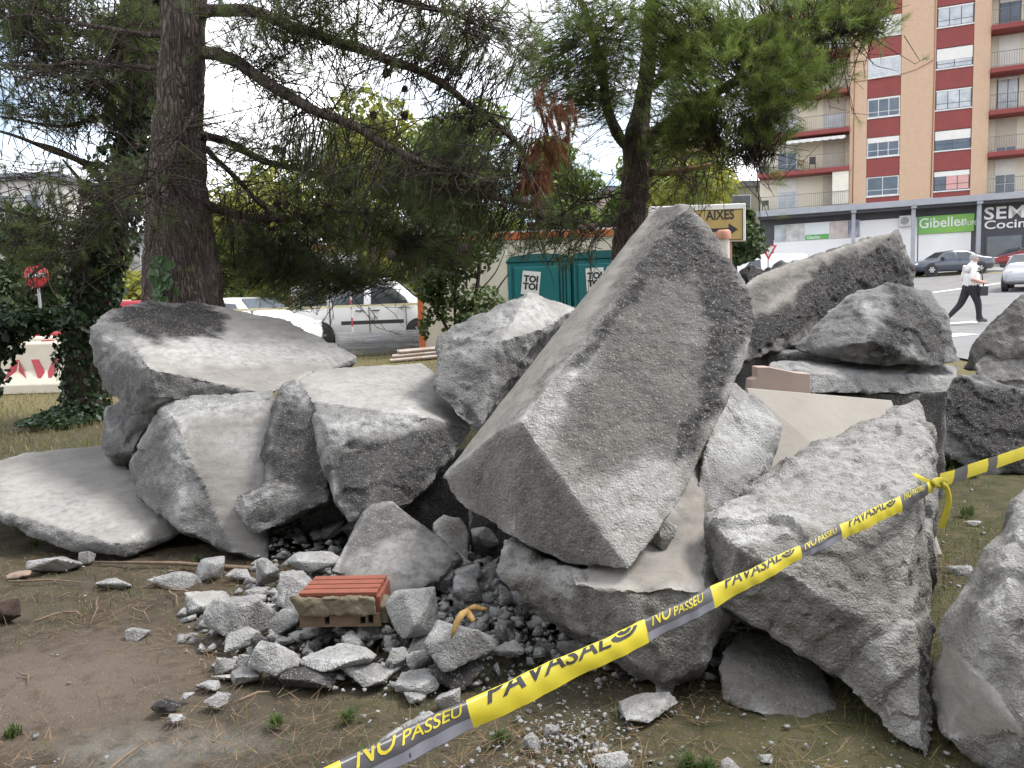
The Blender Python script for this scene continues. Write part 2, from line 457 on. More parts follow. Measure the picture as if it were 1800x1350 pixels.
def polydist(x, y, poly):
    d = np.full(len(x), 1e9); n = len(poly)
    for i in range(n):
        x0, y0 = poly[i]; x1, y1 = poly[(i+1) % n]; ex, ey = x1-x0, y1-y0
        t = np.clip(((x-x0)*ex+(y-y0)*ey)/(ex*ex+ey*ey+1e-9), 0, 1)
        d = np.minimum(d, np.hypot(x-x0-t*ex, y-y0-t*ey))
    return np.where(inpoly(x, y, poly), d, -d)
def voxel_mesh(hs, voxel):
    mb = MB()
    for h in hs: mb.add(h[0], h[1])
    me = bpy.data.meshes.new('tmp'); me.from_pydata(mb.v, [], mb.f); me.update()
    o = bpy.data.objects.new('tmp', me); COL.objects.link(o)
    md = o.modifiers.new('r', 'REMESH'); md.mode = 'VOXEL'; md.voxel_size = voxel; md.adaptivity = 0
    dg = bpy.context.evaluated_depsgraph_get(); dg.update()
    out = bpy.data.meshes.new_from_object(o.evaluated_get(dg))
    bpy.data.objects.remove(o); bpy.data.meshes.remove(me)
    return out
def relief_mesh(hs, voxel, rough, flats, scale, off, edge):
    """voxel skin of the hulls with fracture relief; flats[i] = set of plane indices of hull i that stay flat (cast faces)"""
    me = voxel_mesh(hs, voxel)
    n = len(me.vertices); c = np.empty(n*3, np.float32); me.vertices.foreach_get('co', c); c = c.reshape(-1, 3).astype(float)
    nn = np.empty(n*3, np.float32); me.vertices.foreach_get('normal', nn); nn = nn.reshape(-1, 3).astype(float)
    best = np.full(n, 1e9); gap = np.zeros(n); sm = np.zeros(n)
    for i, h in enumerate(hs):
        D = c@h[2].T-h[3]; k = D.argmax(1); d1 = D.max(1)
        # distance to the nearest plane that really turns away from this one
        ang = (h[2]@h[2].T)
        D2 = np.where(ang[k] > .92, -1e9, D); d2 = D2.max(1)
        f = np.zeros(len(h[3])); f[list(flats[i])] = 1
        m = np.abs(d1) < best
        best[m] = np.abs(d1)[m]; gap[m] = (d1-d2)[m]; sm[m] = f[k][m]
    rf = rough*(1-.9*sm)
    s = scale
    disp = rf*(.016*fbm(c, 3.0/s, 3, off)+.016*facets(c, 5/s, off)+.006*facets(c, 17/s, off+3)+.0035*fbm(c, 26/s, 3, off))*s
    disp += (1-rf.clip(0, 1))*.0035*fbm(c, 6, 3, off)*s
    e = np.clip(1-gap/(.045*s), 0, 1)
    disp -= edge*s*e*(.002+.030*np.clip(noise(c, 8/s, off+9)+.2*noise(c, 30/s, off)-.05, 0, 1))
    c2 = c+nn*disp[:, None]
    return me, c, c2, nn, sm, e
def setco(me, c):
    me.vertices.foreach_set('co', np.ascontiguousarray(c, dtype=np.float32).ravel()); me.update()
    me.polygons.foreach_set('use_smooth', np.ones(len(me.polygons), bool)); me.set_sharp_from_angle(angle=radians(38))
def setattrs(me, **k):
    for a, v in k.items():
        q = me.attributes.new(a, 'FLOAT', 'POINT'); q.data.foreach_set('value', np.ascontiguousarray(v, dtype=np.float32))
ROCKS = {}
def rock(key, name, label, hulls, m=None, voxel=.016, rough=1.0, smooth=(), asph=(), dust=(), asph_at=(), edge=1.0, group=None, cat='concrete block', world_pts=False, scale=1.0):
    hs = [hull_of([P(*p) if not world_pts else p for p in h]) for h in hulls]
    def mark_planes(pts):
        fl = [set() for _ in hs]
        for px, py in pts:
            d = ray(px, py); b = None
            for i, h in enumerate(hs):
                r = hit(h, CAMP, d)
                if r and (b is None or r[0] < b[0]): b = (r[0], i, r[1])
            if b:
                h = hs[b[1]]; nn = h[2][b[2]]
                fl[b[1]] |= set(np.where(h[2]@nn > .955)[0])
        return fl
    off = 3.7*len(ROCKS)+1.3
    me, c, c2, nn, sm, e = relief_mesh(hs, voxel, rough, mark_planes(smooth), scale, off, edge)
    x, y = to_px_np(c)
    wx = x+14*fbm(c, 7, 3, off)+5*noise(c, 40, off); wy = y+14*fbm(c, 7, 3, off+40)+5*noise(c, 40, off+8)
    face = ((CAMP-c)*nn).sum(1) > 0
    A = np.zeros(len(c)); Du = np.zeros(len(c))
    soft = lambda poly, w: np.clip(.5+polydist(wx, wy, poly)/w, 0, 1)*face
    for q in asph:
        poly, amt = (q, 1.0) if not isinstance(q[-1], float) else (q[:-1], q[-1])
        A = np.maximum(A, amt*soft(poly, 16.))
    for q in dust:
        poly, amt = (q, 1.0) if not isinstance(q[-1], float) else (q[:-1], q[-1])
        Du = np.maximum(Du, amt*soft(poly, 34.))
    if asph_at:
        pl = mark_planes(asph_at)
        for i, h in enumerate(hs):
            if pl[i]:
                D = c@h[2].T-h[3]; k = D.argmax(1)
                on = np.isin(k, list(pl[i])) & (np.abs(D.max(1)) < voxel*1.6)
                A = np.maximum(A, on*np.clip(.75+1.2*fbm(c, 3, 3, off), 0, 1))
    Du = np.maximum(Du, .85*np.clip(e*1.3-.2, 0, 1)*np.clip(noise(c, 8, off)+.35, 0, 1))       # crushed edges are pale
    c2 = c2+nn*(A*(.004+.007*facets(c, 38, off)+.004*noise(c, 55, off)))[:, None]
    setco(me, c2); setattrs(me, asph=A, smooth=sm*(1-A), dust=Du)
    o = link(name, me, m or CONC); rebase(o); tag(o, label, cat, group or 'broken concrete blocks of the heap'); ROCKS[key] = o
    return o
def to_px_np(c):
    q = c-CAMP; a = q@_r; b = q@_u; d = np.maximum(q@_f, .05)
    return 900+FP*a/d, 675-FP*b/d
def on_plane(A, B, C, px, py, back=0.0):
    a, b, c = P(*A), P(*B), P(*C); n = np.cross(b-a, c-a); d = ray(px, py)
    t = n@(a-CAMP)/(n@d); p = CAMP+d*t
    return (px, py, p[1]+back)

# --- left stack
rock('L0', 'concrete_slab', 'flat pale slab lying tilted on the ground at the far left', [[
    (-60, 822, 5.2), (60, 792, 5.6), (180, 781, 5.8), (240, 845, 5.2), (305, 900, 4.75), (325, 938, 4.7), (218, 978, 4.45), (212, 957, 4.42),
    (110, 950, 4.5), (0, 895, 4.75), (-60, 880, 4.8), (0, 918, 4.78), (110, 966, 4.52), (180, 850, 5.8), (60, 850, 5.6), (300, 925, 5.2), (-60, 880, 5.4)]],
    smooth=[(150, 860), (270, 930)], dust=[[(0, 830), (150, 860), (250, 950), (120, 945), (0, 890), .45]], cat='concrete slab')
rock('L1', 'concrete_block', 'upright block with a white streaked cast face under the long top slab', [[
    (285, 706, 4.98), (300, 697, 5.0), (480, 684, 5.0), (303, 735, 4.72), (480, 700, 4.86), on_plane((303, 735, 4.72), (480, 700, 4.86), (318, 930, 4.42), 472, 880), (225, 812, 4.9), (240, 873, 4.75), (318, 930, 4.42), (410, 974, 4.3),
    (470, 982, 4.28), (470, 900, 4.45), (300, 720, 5.7), (470, 720, 5.7), (260, 900, 5.5), (460, 900, 5.5), (440, 960, 5.0)]],
    smooth=[(400, 780)], dust=[[(285, 700), (330, 720), (335, 860), (310, 930), (300, 800)], [(300, 700), (480, 685), (470, 730), (320, 740), .8], [(350, 760), (470, 740), (460, 850), (400, 800), .5]])
rock('L2', 'concrete_slab', 'long slab with a black asphalt crust on top of the left stack', [[
    (155, 572, 5.5), (190, 546, 5.8), (165, 640, 5.3), (185, 683, 5.2), (215, 722, 5.05), (240, 733, 5.0), (262, 648, 4.85), (230, 598, 5.2), (250, 531, 6.1), (340, 529, 6.3), (395, 546, 6.4),
    (500, 560, 6.6), (632, 626, 6.3), (630, 640, 6.25), (540, 656, 5.7), (470, 692, 5.2), (285, 706, 4.9), (300, 650, 6.3), (500, 650, 6.5)]],
    smooth=[(400, 668), (420, 640)], asph=[[(195, 548), (250, 528), (345, 527), (392, 548), (398, 582), (330, 592), (270, 602), (232, 585)], [(240, 590), (285, 588), (282, 606), (245, 600), .9]],
    dust=[[(200, 600), (260, 610), (400, 590), (600, 610), (630, 635), (300, 640), .75], [(225, 560), (330, 572), (340, 585), (240, 582), .9]], cat='concrete slab')
rock('L3', 'concrete_block', 'small dark lump squeezed between the long slab and the slab on the ground', [[
    (180, 712, 5.5), (250, 705, 5.4), (285, 712, 5.3), (235, 792, 5.2), (183, 797, 5.3), (183, 750, 5.3), (200, 720, 6.0), (260, 790, 6.0), (190, 805, 5.9), (230, 835, 5.6)]], CONC)
rock('L4', 'concrete_block', 'dark faced fragment with shade put into its colour, wedged between the streaked block and the flat topped block', [[
    (487, 680, 4.75), (520, 664, 4.8), (575, 735, 4.55), (585, 800, 4.45), (582, 850, 4.35), (470, 860, 4.35), (455, 790, 4.6), (530, 690, 5.3), (480, 880, 5.2), (570, 880, 5.2)],
    [(415, 870, 4.35), (470, 846, 4.35), (582, 850, 4.4), (578, 878, 4.3), (440, 943, 4.22), (412, 900, 4.3), (500, 925, 5.0), (570, 890, 4.9), (430, 905, 4.8)]],
    CONC_D, asph=[[(470, 760), (520, 690), (580, 760), (580, 850), (470, 860), .35]], dust=[[(485, 680), (520, 660), (560, 720), (510, 700)], [(415, 860), (470, 848), (520, 860), (430, 900), .8]])  # the darker concrete puts this fragment's shade into its colour
rock('L5', 'concrete_block', 'flat topped block with a dark rough front in the middle of the heap', [[
    (522, 668, 4.85), (560, 648, 5.2), (740, 636, 5.8), (775, 662, 5.5), (830, 752, 4.7), (745, 732, 4.5), (575, 752, 4.38), (545, 705, 4.6), (570, 800, 4.3), (592, 890, 4.1), (612, 920, 4.05),
    (720, 890, 4.2), (790, 812, 4.5), (650, 900, 4.05), (760, 750, 5.7), (600, 850, 5.4), (740, 850, 5.4), (640, 905, 5.0)]],
    smooth=[(680, 680)], asph=[[(590, 790), (745, 750), (825, 760), (720, 885), (630, 900), (590, 850), .8]], dust=[[(525, 665), (740, 640), (800, 700), (740, 728), (580, 745), .45], [(560, 735), (740, 715), (745, 750), (600, 775), .9]])
rock('C1', 'concrete_block', 'rough rounded block with a pale ridge behind the tall leaning slab', [[
    (760, 660, 4.75), (768, 588, 4.9), (860, 546, 5.1), (930, 511, 5.2), (1015, 541, 5.4), (985, 590, 5.3), (838, 757, 4.55), (800, 731, 4.55), (770, 690, 4.65), (880, 600, 4.72), (960, 575, 4.95),
    (950, 560, 6.0), (800, 620, 5.8), (940, 700, 5.5), (830, 700, 5.4)]], smooth=[(975, 555)], rough=1.25, dust=[[(850, 550), (930, 520), (1000, 560), (960, 585), (860, 580), .7], [(780, 590), (870, 570), (900, 600), (800, 640), .5]])
A_, B_, D_ = (915, 742, 3.0), (1105, 1002, 2.62), (1213, 358, 4.1)
fr = [on_plane(A_, B_, D_, *q) for q in ((1250, 400), (1278, 455), (1316, 510), (1332, 565), (1308, 640), (1270, 690), (1232, 770), (1205, 860), (1150, 945), (1000, 640))]
rock('C2', 'concrete_slab', 'tall slab with a pebbly grey face leaning upward over the heap', [[
    A_, B_, D_, (878, 755, 3.14), (1145, 371, 4.55), (1195, 356, 4.3), (777, 838, 3.62), (800, 882, 3.48), (886, 893, 3.1), (905, 944, 3.02), (1000, 992, 2.84)]+fr+
    [(1240, 560, 4.45), (1000, 900, 3.5), (1150, 900, 3.4)]], CONC_W, smooth=[(960, 650)], rough=.42,
    asph=[[(1195, 357), (1278, 455), (1318, 510), (1336, 565), (1290, 655), (1225, 800), (1175, 810), (1225, 690), (1245, 570), (1222, 492), (1150, 490), (1030, 650), (1000, 645), (1140, 440), .9], [(990, 700), (1150, 480), (1240, 500), (1250, 640), (1180, 800), (1060, 840), (985, 780), .42], [(1165, 365), (1200, 358), (1130, 480), (900, 750), (880, 752), (1020, 590), .5]],
    dust=[[(1000, 640), (1060, 560), (1040, 660), (980, 720)], [(1130, 800), (1230, 760), (1150, 950), (1100, 990), (1020, 860), .6], [(1290, 520), (1332, 565), (1300, 650), (1270, 690), (1290, 600), .6], [(900, 740), (1000, 650), (1030, 600), (1010, 730), (960, 790), .7], [(1195, 560), (1240, 540), (1235, 600), (1200, 620), .5]], cat='concrete slab', voxel=.011, edge=.45)
rock('C3', 'concrete_slab', 'curved base slab carrying the tall leaning slab', [[
    (878, 962, 3.05), (905, 940, 3.15), (875, 1003, 2.98), (930, 1058, 2.85), (1000, 1090, 2.75), (1100, 1160, 2.65), (1000, 1025, 2.72), (1090, 1040, 2.6), (1100, 1000, 3.6), (950, 1000, 3.6), (1000, 1120, 3.1)],
    [(1000, 1025, 2.72), (1090, 1040, 2.58), (1180, 1035, 2.62), (1240, 1043, 2.64), (1285, 1085, 2.75), (1245, 1175, 2.62), (1170, 1200, 2.6), (1100, 1160, 2.62), (1000, 1090, 2.75), (1200, 860, 3.3), (1238, 800, 3.5), (1100, 1000, 3.6), (1250, 1080, 3.3), (1150, 1150, 3.0), (1165, 1218, 2.72), (1235, 1200, 2.75), (1060, 1150, 2.9), (1200, 1150, 3.2)],
    ], CONC_W, smooth=[(1200, 950), (1060, 1015)], rough=1.1, cat='concrete slab', voxel=.012)
rock('C4', 'concrete_block', 'pale rough wedge standing against the right edge of the leaning slab', [[
    (1272, 655, 3.75), (1340, 700, 3.75), (1373, 745, 3.7), (1365, 785, 3.6), (1262, 880, 3.2), (1237, 1000, 2.95), (1245, 760, 3.45), (1215, 880, 3.2), (1300, 760, 4.1), (1260, 950, 3.5), (1340, 800, 4.0), (1300, 1030, 3.3)]],
    CONC_P, dust=[[(1260, 660), (1370, 740), (1300, 830), (1230, 800), .8]], rough=.8)
# --- right side
rock('R1', 'concrete_block', 'massive front right block with a pointed foot, crossed by the yellow tape', [[
    (1238, 905, 2.85), (1340, 830, 3.3), (1560, 716, 3.8), (1612, 700, 3.8), (1640, 742, 3.6), (1645, 850, 3.2), (1283, 955, 2.62), (1430, 932, 2.65), (1608, 872, 2.8), (1650, 985, 3.0), (1640, 1075, 2.8),
    (1300, 1082, 2.65), (1268, 1070, 2.7), (1242, 985, 2.8), (1590, 1130, 2.45), (1420, 1030, 2.5), (1480, 1190, 2.5), (1350, 1000, 3.5), (1580, 1050, 3.6), (1600, 900, 3.9)],
    [(1480, 1190, 2.5), (1540, 1130, 2.45), (1600, 1100, 2.45), (1640, 1075, 2.75), (1637, 1200, 2.5), (1635, 1342, 2.21), (1570, 1300, 2.3), (1450, 1120, 2.6), (1610, 1200, 2.9), (1560, 1200, 2.8)]],
    CONC_W, smooth=[], rough=1.15, dust=[[(1240, 900), (1340, 830), (1560, 716), (1615, 700), (1640, 760), (1650, 980), (1610, 880), (1430, 925), (1290, 950), .55], [(1400, 880), (1600, 740), (1605, 860), .5], [(1240, 890), (1300, 900), (1420, 915), (1600, 865), (1600, 885), (1290, 962), .9]],
    voxel=.011)
rock('R2', 'concrete_block', 'smooth dark boulder tucked under the front right block', [[
    (1270, 1140, 2.75), (1300, 1108, 2.85), (1420, 1120, 2.85), (1482, 1265, 2.5), (1455, 1287, 2.44), (1340, 1258, 2.5), (1268, 1237, 2.58), (1263, 1180, 2.65), (1300, 1180, 3.1), (1450, 1190, 3.1)]], CONC_W, rough=.35)
rock('R3', 'concrete_block', 'boulder cut off by the right edge of the picture, below the tape', [[
    (1800, 850, 2.6), (1765, 900, 2.55), (1735, 962, 2.5), (1680, 1050, 2.45), (1648, 1112, 2.45), (1644, 1205, 2.4), (1665, 1292, 2.28), (1745, 1352, 2.12), (1762, 1060, 2.2), (1712, 1150, 2.2), (1715, 1185, 2.15), (1800, 1290, 1.95),
    (1920, 830, 2.6), (1960, 1100, 2.0), (1930, 1400, 2.0), (1850, 1425, 2.03), (1850, 1000, 3.2), (1760, 1150, 3.1), (1800, 1300, 2.9)]],
    CONC_W, smooth=[(1720, 1270)], dust=[[(1770, 880), (1800, 850), (1800, 1000), (1765, 1060), (1720, 1150), (1715, 1120), .7], [(1720, 1000), (1765, 900), (1750, 1060), (1690, 1140), .4]], asph=[[(1700, 1040), (1740, 990), (1730, 1060), (1690, 1130), .5]], voxel=.011)
rock('M1', 'concrete_slab', 'tilted slab layered with black asphalt, rising toward the shop fronts', [[
    (1303, 505, 6.3), (1340, 476, 6.5), (1580, 403, 7.2), (1592, 440, 7.15), (1606, 470, 7.2), (1605, 520, 7.1), (1590, 545, 7.0), (1480, 560, 6.6), (1400, 588, 6.3), (1310, 632, 5.9), (1300, 640, 5.85),
    (1560, 420, 7.8), (1330, 520, 6.9), (1580, 520, 7.7), (1330, 620, 6.7)]], CONC_W, cat='concrete slab', smooth=[(1450, 450)], rough=1.1,
    asph=[[(1445, 462), (1560, 430), (1605, 465), (1610, 540), (1480, 545), (1310, 625), (1300, 560), (1390, 530)], [(1300, 505), (1600, 400), (1600, 440), (1440, 465), (1300, 560), .45]])
rock('M2', 'concrete_block', 'rounded block with a tarry black side resting on a flat slab', [[
    (1395, 607, 5.4), (1450, 558, 5.5), (1490, 516, 5.6), (1560, 498, 5.7), (1640, 509, 5.7), (1665, 550, 5.5), (1682, 600, 5.4), (1692, 636, 5.35), (1640, 643, 5.2), (1510, 643, 5.15), (1475, 625, 5.2), (1400, 617, 5.35),
    (1530, 600, 5.02), (1525, 545, 5.25), (1550, 520, 6.3), (1620, 600, 6.2), (1450, 600, 6.0)]], CONC, rough=1.1,
    asph=[[(1560, 500), (1590, 500), (1640, 545), (1680, 600), (1660, 635), (1600, 605), (1540, 640), (1530, 590), (1560, 560), .9]], dust=[[(1530, 580), (1560, 590), (1550, 625), (1535, 615)], [(1590, 585), (1620, 590), (1600, 630), .8]])
rock('M3', 'concrete_slab', 'flat slab lying under the rounded tarry block', [[
    (1350, 633, 5.3), (1430, 655, 5.0), (1690, 643, 5.6), (1682, 660, 5.3), (1660, 692, 5.2), (1430, 692, 4.95), (1340, 672, 5.1), (1400, 645, 5.9), (1640, 655, 6.1)]], CONC_P, cat='concrete slab', rough=.7)
rock('M4', 'concrete_block', 'block with a black tar coating at the right edge behind the tape', [[
    (1658, 656, 6.2), (1690, 654, 6.4), (1800, 690, 6.1), (1900, 710, 6.1), (1650, 740, 6.0), (1645, 790, 5.95), (1720, 837, 5.85), (1800, 822, 5.8), (1900, 832, 5.8), (1690, 700, 6.9), (1900, 740, 6.9), (1700, 800, 6.8)]], CONC,
    asph=[[(1665, 660), (1800, 690), (1900, 700), (1900, 830), (1730, 830), (1690, 770), (1645, 740)]])
rock('M5', 'concrete_block', 'grey block at the right edge, topmost of the far right stack', [[
    (1800, 512, 6.8), (1740, 560, 6.8), (1705, 612, 6.8), (1690, 650, 6.9), (1730, 658, 6.7), (1800, 612, 6.6), (1900, 600, 6.6), (1900, 500, 7.0), (1850, 540, 7.6), (1720, 640, 7.4)]], CONC_W, rough=1.2)
rock('M6', 'concrete_block', 'grey block at the right edge, underneath in the far right stack', [[
    (1715, 640, 6.7), (1740, 612, 6.8), (1800, 606, 6.7), (1900, 605, 6.7), (1720, 690, 6.5), (1740, 720, 6.5), (1900, 720, 6.5), (1740, 782, 6.6), (1900, 785, 7.5), (1760, 720, 7.4)]], CONC_W)
# blocks that carry the back of the heap, seen only through the gaps
def box_pts(a, b): return [(x, y, z) for x in (a[0], b[0]) for y in (a[1], b[1]) for z in (a[2], b[2])]
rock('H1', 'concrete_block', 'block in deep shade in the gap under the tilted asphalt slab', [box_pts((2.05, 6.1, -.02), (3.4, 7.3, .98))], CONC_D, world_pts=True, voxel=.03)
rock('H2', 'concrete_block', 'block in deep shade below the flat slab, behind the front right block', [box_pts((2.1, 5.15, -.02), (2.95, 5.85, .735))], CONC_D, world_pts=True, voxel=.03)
rock('H3', 'concrete_block', 'added block darkened for shade in the gap beneath the flat topped block', [box_pts((-1.35, 4.65, -.02), (-.3, 5.4, .42))], CONC_D, world_pts=True, voxel=.03)  # added block; its dark concrete stands in for the gap's shade
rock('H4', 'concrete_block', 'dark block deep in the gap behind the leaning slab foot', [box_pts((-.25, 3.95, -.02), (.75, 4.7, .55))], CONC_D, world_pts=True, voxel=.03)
# far dark rubble behind the leaning slab
for i, q in enumerate([(1292, 462, 1345, 496, 8.3), (1338, 470, 1362, 492, 8.1), (1352, 455, 1396, 490, 8.5), (1300, 478, 1380, 540, 8.2)]):
    x0, y0, x1, y1, Y = q; xm = (x0+x1)/2
    rock('F%d' % i, 'asphalt_chunk', ['jagged black asphalt chunk just right of the leaning slab, in front of the far van', 'smallest black asphalt chunk below the triangular yield sign', 'brown grey chunk beside the top edge of the tilted asphalt slab', 'black asphalt chunk under the other dark chunks behind the leaning slab'][i],
         [[(x0, y1, Y), (x0+6, y0+12, Y), (xm, y0, Y), (x1, y0+15, Y), (x1, y1, Y-.1), (xm, y1, Y-.25), (x0, y1, Y+.5), (xm, y0+8, Y+.5), (x1, y1, Y+.5)]], CONC_D, asph=[[(x0-30, y0-30), (x1+30, y0-30), (x1+30, y1+30), (x0-30, y1+30), (1.0 if i != 2 else .3)]], group='asphalt rubble behind the heap', cat='asphalt chunk', voxel=.02)
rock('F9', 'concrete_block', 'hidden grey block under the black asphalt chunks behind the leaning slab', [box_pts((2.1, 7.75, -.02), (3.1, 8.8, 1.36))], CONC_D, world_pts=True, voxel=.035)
# pale cast panel and stepped board
pn = MB(); a, b = P(1312, 681, 4.6), P(1568, 703, 4.6)
fx = [(a[0], 4.6, a[2]), (b[0], 4.6, b[2]), (b[0], 4.02, 0.0), (a[0], 4.02, 0.0)]
nrm = np.cross(np.array(fx[1])-fx[0], np.array(fx[3])-fx[0]); nrm = nrm/np.linalg.norm(nrm)*.07
if nrm[1] < 0: nrm = -nrm
pn.add(fx+[tuple(np.array(p)+nrm) for p in fx], [(0, 1, 2, 3), (4, 7, 6, 5), (0, 4, 5, 1), (1, 5, 6, 2), (2, 6, 7, 3), (3, 7, 4, 0)])
one('cast_panel', pn, mat('cream_panel', (.36, .33, .285), .8, (.30, .275, .235), 2.5, .003, 25), 'smooth cream panel leaning behind the front right block', 'panel', bevel=.006)
st = MB(); Yb = 4.74
poly = [P(px, py, Yb) for px, py in ((1318, 690), (1320, 667), (1331, 664), (1330, 645), (1352, 645), (1400, 655), (1425, 657), (1425, 692))]
poly2 = [(p[0], p[2]) for p in poly]; poly2 = [(poly2[0][0], 0.0)]+poly2[:]+[(poly2[-1][0], 0.0)]
st.prism(poly2, Yb, Yb+.1, lambda u_, v_, w_: (u_, w_, v_))
one('stepped_board', st, mat('pink_board', (.44, .335, .28), .8, (.37, .285, .24), 5, .002, 30), 'pinkish stepped board standing between the cream panel and the flat slab', 'board', bevel=.004)
# ================================================================== RUBBLE, BRICK, LITTER
def stone_mesh(w, d, h, seed, res=20, rough=.8, flatness=0.0, taper=0.3):
    rg = np.random.RandomState(seed)
    q = rg.normal(size=(13, 3)); q /= np.abs(q).max(1)[:, None]**.7*np.linalg.norm(q, axis=1)[:, None]**.3
    q *= (.72+.28*rg.rand(13))[:, None]
    e1 = rg.normal(size=3)*.5; ca, sa = cos(e1[2]), sin(e1[2]); q = q@np.array([[ca, -sa, 0], [sa, ca, 0], [0, 0, 1]]).T
    lo, hi = q.min(0), q.max(0); q = (q-lo)/(hi-lo)
    q[:, 2] = np.where(q[:, 2] < .22, q[:, 2]*.3, q[:, 2])
    sh = (rg.rand(2)-.5)*.5*taper/.3
    pts = [((x-.5)*w+sh[0]*z*w*.3, (y-.5)*d+sh[1]*z*d*.3, z*h) for x, y, z in q]
    h_ = hull_of(pts); flats = set()
    if flatness:
        k = rg.randint(len(h_[3])); flats = set(np.where(h_[2]@h_[2][k] > .9)[0]) if rg.rand() < flatness else set()
    size = (w*d*h)**(1/3)
    me, c, c2, nn, sm, e = relief_mesh([h_], size/res, rough, [flats], size/1.1, seed*1.7, .8)
    setco(me, c2)
    rgv = np.random.RandomState(seed+5)
    return me, c, sm, e
def finish_stone(me, c, sm, e, asph=0.0, dust=.4, off=0.0):
    A = np.clip(asph+.5*(asph > 0)*fbm(c, 9, 2, off), 0, 1)*(asph > 0)
    Du = np.clip(dust+.5*noise(c, 12, off)+.4*e, 0, 1)
    setattrs(me, asph=A, smooth=sm*.8, dust=Du*(1-A))
NST = [0]
def stone(x0, y0, x1, y1, z0, label, m=None, asph=0.0, dust=.5, depth=None, rz=0.0, tilt=0.0, taper=.3, group='loose rubble at the foot of the heap', cat='rubble', name='rubble_stone', seed=None):
    NST[0] += 1; s = seed or 100+NST[0]
    xc = (x0+x1)/2; q = G(xc, y1, z0); Y = q[1]
    w = (x1-x0)*Y/FP*1.12; ha = (y1-y0)*Y/FP*1.08
    d = depth or min(.8*w, 1.25*ha); h = max(.45*ha, (ha-.42*d)/.9)
    me, c, sm, e = stone_mesh(w, d, h, s, res=19 if x1-x0 > 60 else 13, taper=taper, flatness=.7)
    finish_stone(me, c, sm, e, asph, dust, s)
    o = link(name, me, m or CONC_P); tag(o, label, cat, group)
    o.location = (float(q[0]), float(Y+d*.42), float(z0-.012)); o.rotation_euler = (tilt, 0, rz)
    return o
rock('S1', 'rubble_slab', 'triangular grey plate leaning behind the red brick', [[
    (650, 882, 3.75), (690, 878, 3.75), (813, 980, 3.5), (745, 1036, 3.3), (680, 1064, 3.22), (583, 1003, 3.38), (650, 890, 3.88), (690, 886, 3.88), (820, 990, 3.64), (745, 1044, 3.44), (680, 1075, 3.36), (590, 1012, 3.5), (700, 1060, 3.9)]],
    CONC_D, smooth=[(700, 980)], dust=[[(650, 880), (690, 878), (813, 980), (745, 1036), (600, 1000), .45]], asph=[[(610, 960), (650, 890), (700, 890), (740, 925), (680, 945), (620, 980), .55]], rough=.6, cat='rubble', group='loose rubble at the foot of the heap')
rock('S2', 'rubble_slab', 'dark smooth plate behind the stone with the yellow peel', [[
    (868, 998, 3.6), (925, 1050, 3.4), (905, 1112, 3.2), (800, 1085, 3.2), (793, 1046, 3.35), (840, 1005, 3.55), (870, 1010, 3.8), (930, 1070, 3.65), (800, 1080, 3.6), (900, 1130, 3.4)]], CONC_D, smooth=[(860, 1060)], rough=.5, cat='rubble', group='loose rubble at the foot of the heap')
rock('S3', 'rubble_slab', 'rounded warm grey chunk between the triangular plate and the leaning slab', [[
    (758, 920, 3.9), (780, 905, 3.95), (810, 910, 3.95), (825, 935, 3.85), (822, 985, 3.7), (795, 990, 3.7), (770, 960, 3.8), (790, 915, 4.15), (825, 960, 4.1), (780, 990, 3.95)]], CONC_W, rough=.5, cat='rubble', group='loose rubble at the foot of the heap')
